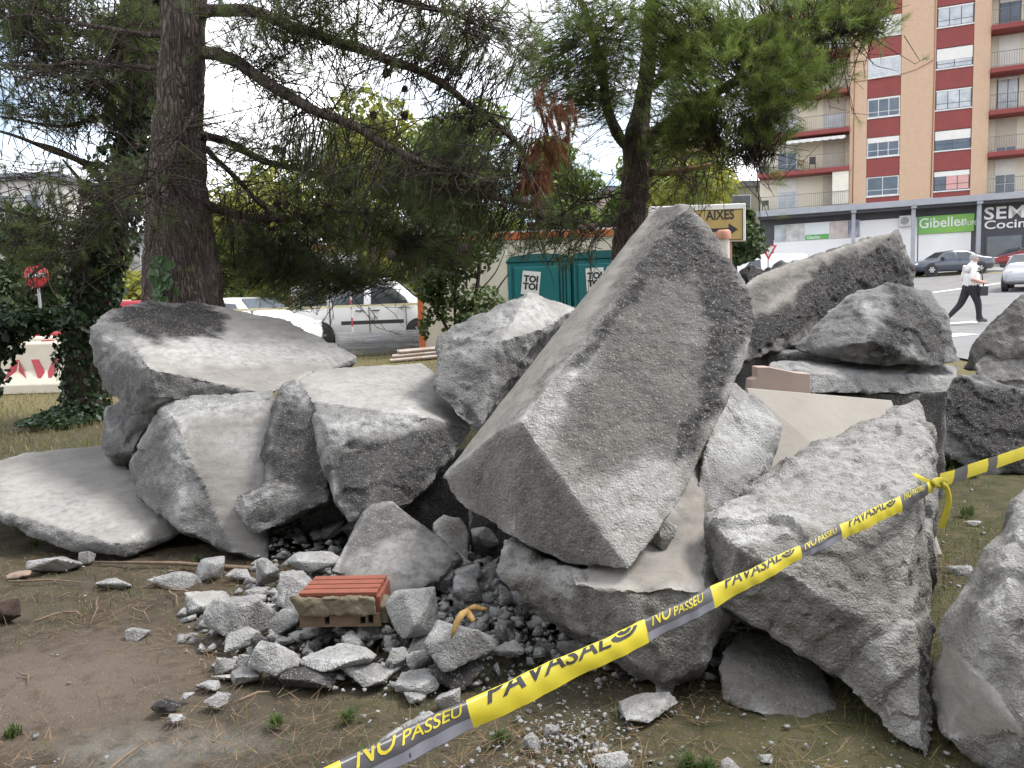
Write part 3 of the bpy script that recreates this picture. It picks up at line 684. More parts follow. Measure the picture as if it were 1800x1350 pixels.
ST = [
 (825, 912, 880, 962, .22, 'small angular chunk beside the rounded warm grey chunk, in shade', CONC_W, 0, .2),
 (1142, 898, 1192, 962, .50, 'tan chip caught in the crease right of the leaning slab', CONC_W, 0, .4),
 (676, 1022, 766, 1128, .12, 'tall pale knobbly stone just right of the red brick', CONC_P, 0, 0.42),
 (750, 1070, 872, 1172, .10, 'rounded grey stone that carries the yellow peel', CONC, 0, .3),
 (756, 1128, 852, 1202, .03, 'black tar lump in front of the stone with the yellow peel', CONC_D, .95, .1),
 (866, 1110, 924, 1158, .06, 'grey stone right of the stone with the yellow peel', CONC, 0, .3),
 (355, 1022, 468, 1132, .02, 'largest pale stone left of the red brick', CONC, 0, 0.45),
 (313, 1026, 388, 1088, .0, 'thin plate leaning on the left of the largest pale stone', CONC, 0, 0.38),
 (380, 1098, 448, 1146, .03, 'pale oblong stone in front of the largest pale stone', CONC_P, 0, 0.42),
 (438, 1106, 470, 1140, .06, 'dark grey chip between the pale oblong stone and the pale cube', CONC_D, .5, .1),
 (440, 1112, 522, 1194, .02, 'pale cube shaped stone below the red brick', CONC, 0, 0.6),
 (514, 1120, 652, 1180, .06, 'long pale slab just below the red brick', CONC_P, 0, 0.51),
 (480, 1158, 594, 1218, .0, 'dark grey flat stone under the long pale slab', CONC_D, .55, .2),
 (598, 1152, 692, 1202, .02, 'pale flat stone right of the long pale slab', CONC, 0, 0.6),
 (690, 1170, 774, 1214, .02, 'pale oblong stone in front of the black tar lump', CONC, 0, 0.52),
 (764, 1188, 812, 1250, .0, 'pale upright sliver right of the front oblong stone', CONC_P, 0, 0.36),
 (698, 1205, 748, 1238, .0, 'small pale double lobed stone near the tape', CONC, 0, 0.6),
 (676, 1128, 716, 1174, .05, 'small pale knob below the tall knobbly stone', CONC_P, 0, 0.42),
 (712, 1130, 762, 1178, .05, 'pale wedge left of the black tar lump', CONC, 0, 0.52),
 (474, 992, 548, 1070, .07, 'pale triangular stone left of the red brick', CONC, 0, 0.52),
 (494, 956, 604, 1002, .12, 'long pale stone under the dark faced fragment', CONC_P, 0, 0.42),
 (252, 988, 342, 1036, .0, 'pale oblong stone on the soil left of the rubble', CONC, 0, 0.52),
 (336, 970, 388, 1026, .0, 'pale wedge beside the pale oblong stone on the soil', CONC_P, 0, 0.36),
 (156, 1002, 222, 1038, .0, 'bluish grey stone lying alone at the left', CONC, 0, .5),
 (40, 962, 128, 1010, .0, 'pale wedge propping the flat slab at the far left', CONC, 0, 0.45),
 (134, 962, 160, 994, .0, 'small round stone under the flat slab at the far left', CONC, 0, 0.3),
 (394, 988, 442, 1022, .02, 'small pale stone above the largest pale stone', CONC_P, 0, 0.42),
 (438, 974, 484, 1030, .04, 'grey lump left of the pale triangular stone', CONC, 0, .4),
 (422, 1022, 472, 1050, .05, 'flat pale chip between the grey lump and the largest pale stone', CONC, 0, 0.45),
 (466, 1060, 524, 1110, .06, 'dull grey stone at the left end of the red brick', CONC, 0, .3),
 (440, 1052, 480, 1080, .07, 'small brown grey stone left of the red brick', CONC_W, 0, .3),
 (704, 1244, 792, 1284, .0, 'pale stone half behind the words on the tape', CONC_P, 0, 0.42),
 (660, 1272, 716, 1314, .0, 'pale stone at the tape, left of its neighbour', CONC, 0, 0.45),
 (1092, 1214, 1206, 1274, .0, 'flat pale stone alone below the base slab', CONC, 0, 0.45),
 (1150, 1192, 1192, 1228, .0, 'grey pointed stone behind the flat lone stone', CONC, 0, .3),
 (1046, 1312, 1110, 1352, .0, 'ridged pale stone at the bottom edge of the picture', CONC_P, 0, 0.48),
 (918, 1282, 950, 1318, .0, 'lilac grey stone below the tape', CONC, 0, .3),
 (955, 1262, 984, 1294, .0, 'small pale pointed stone above the lilac grey stone', CONC, 0, 0.45),
 (1040, 1298, 1076, 1322, .0, 'pale chip touching the ridged pale stone', CONC_P, 0, 0.48),
 (218, 1092, 260, 1128, .0, 'small pale stone alone on the bare soil', CONC, 0, 0.45),
 (354, 1208, 398, 1240, .0, 'pale egg sized stone, front right of the small cluster', CONC, 0, 0.6),
 (340, 1188, 382, 1212, .0, 'pale flat stone at the back of the small cluster', CONC_P, 0, 0.48),
 (264, 1218, 312, 1254, .0, 'dark tarry stone of the small cluster', CONC_D, .7, .2),
 (286, 1246, 320, 1272, .0, 'pale stone in front of the dark tarry one', CONC, 0, 0.6),
 (314, 1208, 340, 1230, .0, 'tiny pale stone in the middle of the small cluster', CONC_P, 0, 0.48),
 (362, 1176, 418, 1198, .0, 'pale long stone linking the small cluster to the rubble', CONC, 0, 0.52),
 (376, 1140, 412, 1184, .0, 'pale stone low on the left side of the rubble', CONC, 0, 0.45),
 (414, 1140, 446, 1172, .04, 'small pale stone left of the cube shaped stone', CONC_P, 0, 0.36),
 (398, 1160, 452, 1206, .0, 'greyish stone at the lower left corner of the rubble', CONC, 0, 0.3),
 (520, 1090, 585, 1124, .06, 'pale stone under the left end of the red brick', CONC_P, 0, 0.3),
 (590, 1090, 668, 1126, .06, 'pale stone under the right end of the red brick', CONC, 0, 0.38),
 (1675, 982, 1712, 1012, .0, 'white stone on the grass beside the right boulder', CONC, 0, 0.68),
 (1262, 1326, 1300, 1352, .0, 'grey stone at the bottom edge under the dark boulder', CONC, 0, .3),
 (1330, 1318, 1362, 1340, .0, 'second grey stone at the bottom edge, right of the first', CONC, 0, .4),
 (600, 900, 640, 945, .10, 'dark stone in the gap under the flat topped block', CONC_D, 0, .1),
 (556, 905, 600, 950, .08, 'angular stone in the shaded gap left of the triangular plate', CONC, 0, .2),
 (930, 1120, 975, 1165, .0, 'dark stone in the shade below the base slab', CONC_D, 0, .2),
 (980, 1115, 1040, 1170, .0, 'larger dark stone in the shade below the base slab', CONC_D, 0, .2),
 (1700, 905, 1730, 922, .0, 'flat white chip on the grass behind the right boulder', CONC_P, 0, 0.48),
]
for q in ST:
    stone(q[0], q[1], q[2], q[3], q[4], q[5], q[6], q[7], q[8], rz=((q[0]*13+q[1]*7) % 100)/100*.7-.35, tilt=((q[0]*7+q[3]*3) % 100)/100*.5-.25)
rgm = np.random.RandomState(91); nm = 0
while nm < 120:
    x, y = rgm.normal(-.34, .50), rgm.normal(3.5, .38); d = np.hypot((x+.3)/1.1, (y-3.65)/.72)
    if d > 1 or y < 2.85: continue
    nm += 1; sz = .055+.10*rgm.rand()**1.6; me, c, sm, e = stone_mesh(sz*(1+.5*rgm.rand()), sz, sz*(.55+.3*rgm.rand()), 900+nm, res=10, flatness=.6); finish_stone(me, c, sm, e, .8 if rgm.rand() < .08 else 0, .35*rgm.rand(), nm)
    o = link('rubble_stone', me, [CONC_P, CONC, CONC][nm % 3]); tag(o, 'fist sized grey fragment among the others between the brick and the leaning slab', 'rubble', 'fist sized fragments in the heap')
    o.location = (x, y, .02+max(0, .17*(1-d))*(.5+.5*rgm.rand())); o.rotation_euler = (rgm.normal()*.5, rgm.normal()*.5, rgm.rand()*6.28)
o = stone(2, 994, 42, 1022, 0, 'rounded pinkish cobble at the left edge', mat('pink_stone', (.27, .19, .145), .8, (.22, .16, .13), 9, .004, 60), name='cobble', cat='cobble', taper=.6, group=None)
o = stone(-18, 1046, 24, 1100, 0, 'reddish brown lump of bark and soil at the left edge', mat('bark_lump', (.05, .03, .022), .95, (.035, .022, .018), 12, .02, 40), name='bark_lump', cat='bark', taper=.6, group=None)
# rubble that nobody could count: one joined heap of small chips between the stones, and gravel on the soil
def chips(name, label, spots, m, seed, ntemp=8):
    rg = np.random.RandomState(seed); T = []
    for k in range(ntemp):
        pts = rg.normal(size=(9, 3)); pts /= np.linalg.norm(pts, axis=1)[:, None]; pts *= (.6+.4*rg.rand(9))[:, None]*np.array([1, .8, .6])
        h = hull_of(pts); T.append((np.array(h[0]), np.array([f[:3] for f in h[1]])))
    V = []; Fa = []; tn = []; b = 0
    for x, y, z, r in spots:
        v, f = T[rg.randint(ntemp)]; a = rg.rand()*6.28
        R = np.array([[cos(a), -sin(a), 0], [sin(a), cos(a), 0], [0, 0, 1]])
        V.append(v@R.T*r+np.array([x, y, z])); Fa.append(f+b); tn.append(np.full(len(v), rg.rand())); b += len(v)
    V = np.concatenate(V); tn = np.concatenate(tn)
    me = mesh_np(name, V, np.concatenate(Fa), attrs={'asph': (tn > .97)*.8, 'smooth': tn*0, 'dust': .35+tn*.6})
    o = link(name, me, m); tag(o, label, kind='stuff'); return o
rg = np.random.RandomState(3); sp = []
for k in range(4200):
    x, y = rg.normal(-.35, .62), rg.normal(3.55, .42)
    d = np.hypot((x+.3)/1.15, (y-3.6)/.75)
    hgt = max(0, .17*(1-d)); r = .012+.058*rg.rand()**3
    if d < 1.15 and y > 2.75: sp.append((x, y, hgt*rg.rand()**.35+r*.3, r))
for k in range(700):
    x, y = rg.uniform(-1.5, .1), rg.uniform(4.0, 5.2); r = .015+.06*rg.rand()**2; sp.append((x, y, .10*rg.rand(), r))
for k in range(500):
    x, y = rg.uniform(.1, 1.3), rg.uniform(2.7, 3.6); r = .01+.035*rg.rand()**2
    sp.append((x, y, r*.4, r))
chips('rubble_fill', 'grey chips and grit filling the gaps of the rubble', sp, CONC_P, 5)
sp = []
for k in range(1500):
    t = rg.rand()
    if t < .40: x, y = rg.normal(.16, .13), rg.normal(2.35, .16)
    elif t < .75: x, y = rg.uniform(-.6, 1.6), rg.uniform(1.95, 2.9)
    else: x, y = rg.uniform(-3.2, 2.6), rg.uniform(2.0, 5.2)
    r = .004+.016*rg.rand()**3
    sp.append((x, y, r*.35, r))
for k in range(420):
    x, y = rg.uniform(1.2, 3.2), rg.uniform(3.2, 6.5); r = .006+.02*rg.rand()**3; sp.append((x, y, r*.35, r))
chips('gravel', 'pale gravel scattered over the soil', sp, CONC_P, 9)

# --- hollow red brick
bp = G(598, 1104, .13); Yb = bp[1]; BW = 150*Yb/FP; bx = thing('hollow_brick', 'red hollow brick with mortar on its side lying on the rubble', 'brick', (bp[0], Yb+.005, .132), radians(-3))
BR = mat('fired_clay', (.25, .075, .045), .85, (.19, .062, .04), 14, .004, 60); MO = mat('old_mortar', (.20, .17, .115), .95, (.12, .10, .065), 18, .012, 45)
bd, bh = .21, .145
mb = MB()
for k in range(4):   # four ridges along the top
    mb.box((-BW/2+.01*k*.3, .006+k*bd/4+.004, bh-.018), (BW/2-.012, (k+1)*bd/4, bh))
mb.box((-BW/2, .012, .055), (BW/2, bd, bh-.02)); mb.build('clay_body', BR, bx, bevel=.002)
# front: clay web round the cells
cells = [(-.14+.031*k) for k in range(10)]
mb = MB(); lo, hi = .012, .05
xs = [-BW/2]+sum([[c-.011, c+.011] for c in (-.055, .095, .128)], [])+[BW/2]
for a, b2 in zip(xs[0::2], xs[1::2]): mb.box((a, .002, lo), (b2, bd, hi))
mb.box((-BW/2, .003, 0), (BW/2, bd, lo-.0005)); mb.box((-BW/2, .003, hi+.0005), (BW/2, bd*.98, .0545)); mb.build('cell_wall', mat('clay_dusty', (.20, .13, .08), .9, (.15, .105, .065), 25, .004, 70), bx)
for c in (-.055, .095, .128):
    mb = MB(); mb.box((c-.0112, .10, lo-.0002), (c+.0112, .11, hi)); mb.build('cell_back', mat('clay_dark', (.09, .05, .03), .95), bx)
hs = [hull_of([(x*BW/2, y, z) for x in (-1, .90) for y in (-.016, .014) for z in (.052, .125)]+[(-.2, -.006, .136), (.10, -.004, .137)])]
me, c, c2, nn, sm, e = relief_mesh(hs, .006, 1.2, [set()], .3, 4., 1.0); setco(me, c2); link('mortar_crust', me, MO, bx)
hs = [hull_of([(BW/2+x, y, z) for x in (-.004, .028) for y in (.01, .12) for z in (.01, .08)]+[(BW/2, .06, .12)])]
me, c, c2, nn, sm, e = relief_mesh(hs, .006, 1.2, [set()], .3, 8., 1.0); setco(me, c2); link('mortar_lump', me, MO, bx)
# --- dry yellow peel hanging over a stone
PEEL = mat('dry_peel', (.34, .22, .07), .75, (.25, .14, .045), 30, .002, 80)
root = P(822, 1071, 2.80)
pe = thing('yellow_peel', 'dry yellow peel draped over a grey stone', 'peel', root)
def strip(pts, ws, name):
    pts = [np.array(P(*p)) for p in pts]; mb = MB(); V = []
    for i, p in enumerate(pts):
        d = pts[min(i+1, len(pts)-1)]-pts[max(0, i-1)]; s = np.cross(d, [0, -1, .3]); s /= np.linalg.norm(s)+1e-9
        for q, back in ((-1, 0), (0, -.006), (1, 0), (1, .005), (-1, .005)): V.append(p+s*ws[i]*q+np.array([0, back, 0]))
    Fs = [(i*5+k, i*5+(k+1) % 5, (i+1)*5+(k+1) % 5, (i+1)*5+k) for i in range(len(pts)-1) for k in range(5)]
    mb.add(V, Fs+[(0, 1, 2, 3, 4), tuple(len(V)-5+k for k in range(5))], True); mb.build(name, PEEL, pe, True)
strip([(824, 1072, 2.80), (812, 1080, 2.76), (803, 1094, 2.74), (798, 1108, 2.73), (793, 1122, 2.72)], [.008, .013, .012, .009, .003], 'peel_strip')
strip([(823, 1074, 2.80), (825, 1082, 2.76), (831, 1091, 2.75), (828, 1094, 2.745)], [.006, .012, .012, .004], 'peel_strip')
strip([(822, 1072, 2.81), (834, 1068, 2.84), (848, 1071, 2.86), (856, 1070, 2.87)], [.008, .012, .008, .003], 'peel_strip')
# --- twigs on the soil
TW = mat('dead_wood', (.20, .145, .095), .9, (.13, .09, .06), 20, .003, 80)
tw = [((455, 1000), (165, 988), .014, 'thick dead stick under the flat slab at the far left'), ((15, 1022), (150, 1024), .006, 'thin straight twig at the left edge'), ((172, 1050), (158, 1098), .005, 'short pale twig standing out on the soil'),
      ((62, 1092), (118, 1076), .006, 'twig crossing another at the left'), ((110, 1076), (146, 1084), .006, 'twig meeting another at the left'), ((232, 1068), (264, 1094), .004, 'thin twig above the small pale stone'),
      ((300, 1036), (340, 1048), .006, 'twig left of the thin leaning plate'), ((297, 1038), (312, 1066), .006, 'short twig pointing to the thin leaning plate'), ((34, 1182), (50, 1204), .005, 'tiny twig on the bare pinkish soil'),
      ((420, 1232), (474, 1216), .006, 'twig below the rubble'), ((100, 1050), (130, 1042), .003, 'pale straw left of centre'), ((375, 1305), (392, 1288), .004, 'thin twig in the grass near the bottom'), ((190, 1355), (262, 1300), .006, 'twig on the grey patch at the bottom')]
for i, (a, b, r, lab) in enumerate(tw):
    a, b = G(*a, .02), G(*b, .015); m_ = (a+b)/2+np.array([.01, .015, .008])
    mb = MB(); mb.tube([a, a*.7+b*.3+np.array([0, .006, .004]), m_, b], [r, r*.95, r*.8, r*.4], 6); one('twig', mb, TW, lab, 'twig', 'twigs on the soil')
# --- pine needles and grass blades on the soil
def blades(name, label, spots, m, kind='stuff'):
    """spots: x, y, z, length, angle, lean, width, tint"""
    S = np.array(spots); n = len(S); x, y, z, l, a, lean, w, t = S.T
    dx, dy = np.cos(a), np.sin(a); px_, py_ = -dy*w, dx*w
    m1 = np.stack([x+dx*l*np.cos(lean)*.5, y+dy*l*np.cos(lean)*.5, z+l*np.sin(lean)*.62], 1)
    m2 = np.stack([x+dx*l*np.cos(lean), y+dy*l*np.cos(lean), z+l*np.sin(lean)*.95], 1)
    b0 = np.stack([x-px_, y-py_, z], 1); b1 = np.stack([x+px_, y+py_, z], 1)
    c0 = m1-np.stack([px_*.7, py_*.7, 0*x], 1); c1 = m1+np.stack([px_*.7, py_*.7, 0*x], 1)
    V = np.stack([b0, b1, c0, c1, m2], 1).reshape(-1, 3); k = np.arange(n)*5
    T = np.concatenate([np.stack([k, k+1, k+3], 1), np.stack([k, k+3, k+2], 1), np.stack([k+2, k+3, k+4], 1)])
    o = link(name, mesh_np(name, V, T, tint=np.repeat(t, 5)), m); tag(o, label, kind=kind); return o
rg = np.random.RandomState(21)
pts = np.stack([rg.uniform(-3.6, 3.0, 90000), rg.uniform(1.9, 7.0, 90000), np.zeros(90000)], 1)
dn = .35+1.5*fbm(pts, 1.3, 3, 4.)+.5*np.exp(-(((pts[:, 0]+1.15)/.5)**2+((pts[:, 1]-2.95)/.35)**2))-.5*np.exp(-(((pts[:, 0]+1.85)/.6)**2+((pts[:, 1]-2.95)/.4)**2))
k = rg.rand(len(pts)) < np.clip(dn, .05, 1)*.62; q = pts[k]; n = len(q)
blades('pine_litter', 'brown fallen pine needles on the soil', np.stack([q[:, 0], q[:, 1], .001+.012*rg.rand(n), .05+.07*rg.rand(n), rg.rand(n)*6.28, .02+.25*rg.rand(n)**3, .0008+.0009*rg.rand(n), rg.rand(n)], 1), leafmat('litter', (.10, .062, .038), (.25, .17, .10), .1, .8))
pts = np.stack([rg.uniform(-3.6, 3.4, 90000), rg.uniform(1.8, 7.5, 90000), np.zeros(90000)], 1)
gm = .12+1.2*fbm(pts, 1.1, 3, 2.)+.28*np.clip(pts[:, 0]+.4, -1, 1.5)+.25*(pts[:, 1] < 2.5)+.3*((pts[:, 0] > 1.3) & (pts[:, 1] > 3.2))
k = rg.rand(len(pts)) < np.clip(gm, .04, .95)*.75; q = pts[k]; n = len(q)
blades('grass', 'short patchy green grass on the soil', np.stack([q[:, 0], q[:, 1], np.zeros(n)-.005, .02+.06*rg.rand(n)**1.5, rg.rand(n)*6.28, .3+1.1*rg.rand(n), .0012+.0015*rg.rand(n), rg.rand(n)], 1), leafmat('grass_blade', (.050, .075, .022), (.15, .155, .055), .3))
# sunlit dry grass behind the heap
pts = np.stack([rg.uniform(-9, 1.5, 26000), rg.uniform(7.5, 19, 26000)], 1); n = len(pts)
blades('dry_grass', 'dry yellow grass behind the heap', np.stack([pts[:, 0], pts[:, 1], gz(pts[:, 0], pts[:, 1]), .04+.08*rg.rand(n), rg.rand(n)*6.28, .4+1.0*rg.rand(n), .003+.003*rg.rand(n), rg.rand(n)], 1), leafmat('dry_blade', (.09, .10, .035), (.26, .22, .10), .3))
def weed(px, py, h, n, seed, label):
    rg = np.random.RandomState(seed); c = G(px, py, 0); S = []
    for k in range(n*3):
        a = rg.rand()*6.28; S.append((c[0]+h*.22*rg.normal(), c[1]+h*.22*rg.normal(), -.004, h*(.35+.75*rg.rand()), a, .35+1.1*rg.rand(), .0016+.0022*rg.rand(), rg.rand()))
    o = blades('weed', None, S, leafmat('weed_leaf', (.045, .075, .022), (.11, .15, .05), .3), None)
    if 'kind' in o: del o['kind']
    rebase(o); tag(o, label, 'weed', 'weeds on the soil'); return o
for i, (a, b, h, n, lab) in enumerate([(1668, 822, .16, 60, 'tall green weed behind the tape knot, under the tar coated block'), (1706, 838, .10, 40, 'low weed right of the tall weed by the tar coated block'), (1702, 905, .09, 45, 'weed on the grass between the front right block and the right boulder'),
        (486, 1272, .05, 40, 'bright green tuft below the rubble'), (22, 1290, .05, 35, 'thin grass tuft near the lower left corner'), (880, 1300, .05, 40, 'green tuft just below the tape'), (1210, 1345, .05, 50, 'green tuft at the bottom edge below the dark boulder'),
        (1240, 1352, .05, 40, 'second green tuft at the bottom edge, nearer the dark boulder'), (612, 1262, .05, 35, 'green tuft left of the pale stones at the tape'), (640, 1330, .05, 30, 'green tuft under the tape near the bottom left'), (345, 985, .05, 30, 'green tuft beside the pale wedge at the left'), (62, 958, .06, 30, 'green tuft at the wedge under the far left slab')]):
    weed(a, b, h, n, 40+i, lab)
# ================================================================== TREES
def polyline(pts, n):
    """smooth resample of points (k, d)"""
    pts = np.array(pts, float); k = len(pts)
    t = np.linspace(0, k-1, n); i = np.clip(t.astype(int), 0, k-2); f = (t-i)[:, None]
    p0 = pts[np.clip(i-1, 0, k-1)]; p1 = pts[i]; p2 = pts[i+1]; p3 = pts[np.clip(i+2, 0, k-1)]
    return .5*((2*p1)+(-p0+p2)*f+(2*p0-5*p1+4*p2-p3)*f*f+(-p0+3*p1-3*p2+p3)*f**3)
def tube_np(C, R, n):
    d = np.gradient(C, axis=0); d /= np.linalg.norm(d, axis=1)[:, None]+1e-9
    ref = np.array([0, 0, 1.]) if abs(d[0][2]) < .8 else np.array([0, 1., 0])
    a = np.cross(d, ref); a /= np.linalg.norm(a, axis=1)[:, None]+1e-9; b = np.cross(a, d)
    t = np.arange(n)*2*pi/n
    V = C[:, None]+R[:, None, None]*(np.cos(t)[None, :, None]*a[:, None]+np.sin(t)[None, :, None]*b[:, None])
    m = len(C); i = np.arange(m-1)[:, None]*n; k = np.arange(n)[None]; k2 = (k+1) % n
    Q = np.stack([i+k, i+k2, i+n+k2, i+n+k], -1).reshape(-1, 4)
    return V.reshape(-1, 3), Q, np.tile(t, m), np.repeat(np.linspace(0, 1, m), n)
def bark_mat(name, c1, c2, c3):
    m, t, b = newmat(name); v = pos(t, False)
    mp_ = N(t, 'ShaderNodeMapping'); mp_.inputs['Scale'].default_value = (1, 1, .17); t.links.new(v, mp_.inputs[0])
    nv = N(t, 'ShaderNodeTexNoise'); nv.inputs['Scale'].default_value = 9; nv.inputs['Detail'].default_value = 3; t.links.new(mp_.outputs[0], nv.inputs['Vector']); mv = N(t, 'ShaderNodeMix', data_type='VECTOR'); mv.inputs[0].default_value = .13; t.links.new(mp_.outputs[0], mv.inputs[4]); t.links.new(nv.outputs['Color'], mv.inputs[5])
    vo = tvor(t, mv.outputs[1], 34, 'DISTANCE_TO_EDGE'); n1 = tnoise(t, mp_.outputs[0], 30, 6, .7); n2 = tnoise(t, v, 4, 4)
    col = mixc(t, ramp(t, n1, .35, .65), c1, c2); col = mixc(t, ramp(t, vo, .13, .0, 0, .75), col, c3); col = mixc(t, ramp(t, n2, .5, .7, 0, .5), col, tuple(x*1.35 for x in c2))
    t.links.new(col, b.inputs['Base Color']); b.inputs['Roughness'].default_value = .95; b.inputs['Specular IOR Level'].default_value = .15
    h = tmath(t, 'ADD', ramp(t, vo, 0, .3), tmath(t, 'MULTIPLY', n1, .6))
    t.links.new(bump(t, h, 1.0, .035), b.inputs['Normal']); return m
BARK = bark_mat('pine_bark', (.13, .10, .085), (.23, .185, .158), (.045, .036, .031))
BARK2 = bark_mat('pine_bark_grey', (.115, .085, .07), (.21, .165, .135), (.045, .034, .028))
TWIG = mat('pine_twig', (.07, .052, .042), .95, (.045, .035, .03), 12)
def trunk_mesh(C, R, n=40, m=160, amp=.018):
    L_ = polyline(np.column_stack([C, R]), m); V, Q, t, s = tube_np(L_[:, :3], L_[:, 3], n)
    ctr = np.repeat(L_[:, :3], n, 0); out = V-ctr; out /= np.linalg.norm(out, axis=1)[:, None]+1e-9
    q = V*np.array([1, 1, .3])
    h = amp*(1.4*facets(q, 11, 2.)+.8*noise(q, 24, 5.)+.9*noise(V, 2.5, 1.))*np.repeat(L_[:, 3], n)/.25
    return mesh_np('trunk', V+out*h[:, None], Q, True, smooth=True)
def needles(tp, td, npt, ln, wd, spread, rg, tint, stem=.12, droop=0.0):
    """tufts: positions tp, directions td; needles ring the last part of each shoot"""
    n = len(tp); td = td/np.linalg.norm(td, axis=1)[:, None]
    base = np.repeat(tp, npt, 0); ax = np.repeat(td, npt, 0); N_ = len(base)
    s = rg.rand(N_); base = base+ax*((s-.6)*stem)[:, None]
    r = rg.normal(size=(N_, 3)); r -= (r*ax).sum(1)[:, None]*ax; r /= np.linalg.norm(r, axis=1)[:, None]
    an = spread*(.35+.65*rg.rand(N_))*(1.15-.6*s)
    d = ax*np.cos(an)[:, None]+r*np.sin(an)[:, None]; d[:, 2] -= droop; d /= np.linalg.norm(d, axis=1)[:, None]
    l = ln*(.65+.5*rg.rand(N_)); tip = base+d*l[:, None]; tip[:, 2] -= droop*.3*l
    sd_ = np.cross(d, rg.normal(size=(N_, 3))); sd_ /= np.linalg.norm(sd_, axis=1)[:, None]; sd_ *= wd/2
    V = np.stack([base-sd_, base+sd_, tip], 1).reshape(-1, 3); T = np.arange(N_*3).reshape(-1, 3)
    return V, T, np.repeat(np.clip(np.repeat(tint, npt)+.18*(rg.rand(N_)-.5), 0, 1), 3)
def thin_tubes(A, B, ra, rb):
    """many 3-sided twigs from A to B"""
    d = B-A; d /= np.linalg.norm(d, axis=1)[:, None]+1e-9; ref = np.where(np.abs(d[:, 2:3]) < .9, np.array([[0, 0, 1.]]), np.array([[1., 0, 0]]))
    a = np.cross(d, ref); a /= np.linalg.norm(a, axis=1)[:, None]; b = np.cross(a, d); V = []
    for P0, r in ((A, ra), (B, rb)):
        for k in range(3):
            t = 2*pi*k/3; V.append(P0+np.atleast_1d(r)[:, None]*(cos(t)*a+sin(t)*b))
    V = np.stack(V, 1).reshape(-1, 3); i = np.arange(len(A))[:, None]*6
    Q = np.concatenate([i+np.array([[k, (k+1) % 3, 3+(k+1) % 3, 3+k]]) for k in range(3)])
    return V, Q
def blob_tufts(blobs, rg):
    Ps, Ds, Ts = [], [], []
    for (px, py, Y, rx, ry, dep, n, tn) in blobs:
        c = P(px, py, Y); sx, sz = rx*Y/FP, ry*Y/FP
        q = rg.normal(size=(n*3, 3)); q /= np.linalg.norm(q, axis=1)[:, None]; q *= (rg.rand(n*3)**.45)[:, None]
        p = c+q*np.array([sx, dep, sz])
        keep = fbm(p, 2.1, 2, 11.)+.35*rg.rand(len(p)) > .05            # clumps with gaps
        p, q = p[keep][:n], q[keep][:n]
        d = q*np.array([1.0, .8, .5])+np.array([0, -.15, .30])+.55*rg.normal(size=p.shape)
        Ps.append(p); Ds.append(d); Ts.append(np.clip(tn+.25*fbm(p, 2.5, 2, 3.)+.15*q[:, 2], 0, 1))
    return np.concatenate(Ps), np.concatenate(Ds), np.concatenate(Ts)
def cone_mesh():
    mb = MB(); rg = np.random.RandomState(1); V = []; n = 14; rows = 12
    prof = [(.004, 0), (.020, .006), (.030, .018), (.034, .032), (.032, .048), (.024, .066), (.014, .08), (.003, .088)]
    for i, (r, h) in enumerate(prof):
        for k in range(n):
            rr = r*(1+.22*((k+i) % 2)-.1); V.append((rr*cos(2*pi*k/n), rr*sin(2*pi*k/n), -h))
    mb.add(V, [(i*n+k, i*n+(k+1) % n, (i+1)*n+(k+1) % n, (i+1)*n+k) for i in range(len(prof)-1) for k in range(n)])
    me = bpy.data.meshes.new('pine_cone'); me.from_pydata(mb.v, [], mb.f); me.update(); return me
CONE = cone_mesh(); CONEM = mat('cone_scale', (.075, .052, .04), .9, (.04, .03, .025), 60, .003, 120); CONE.materials.append(CONEM)
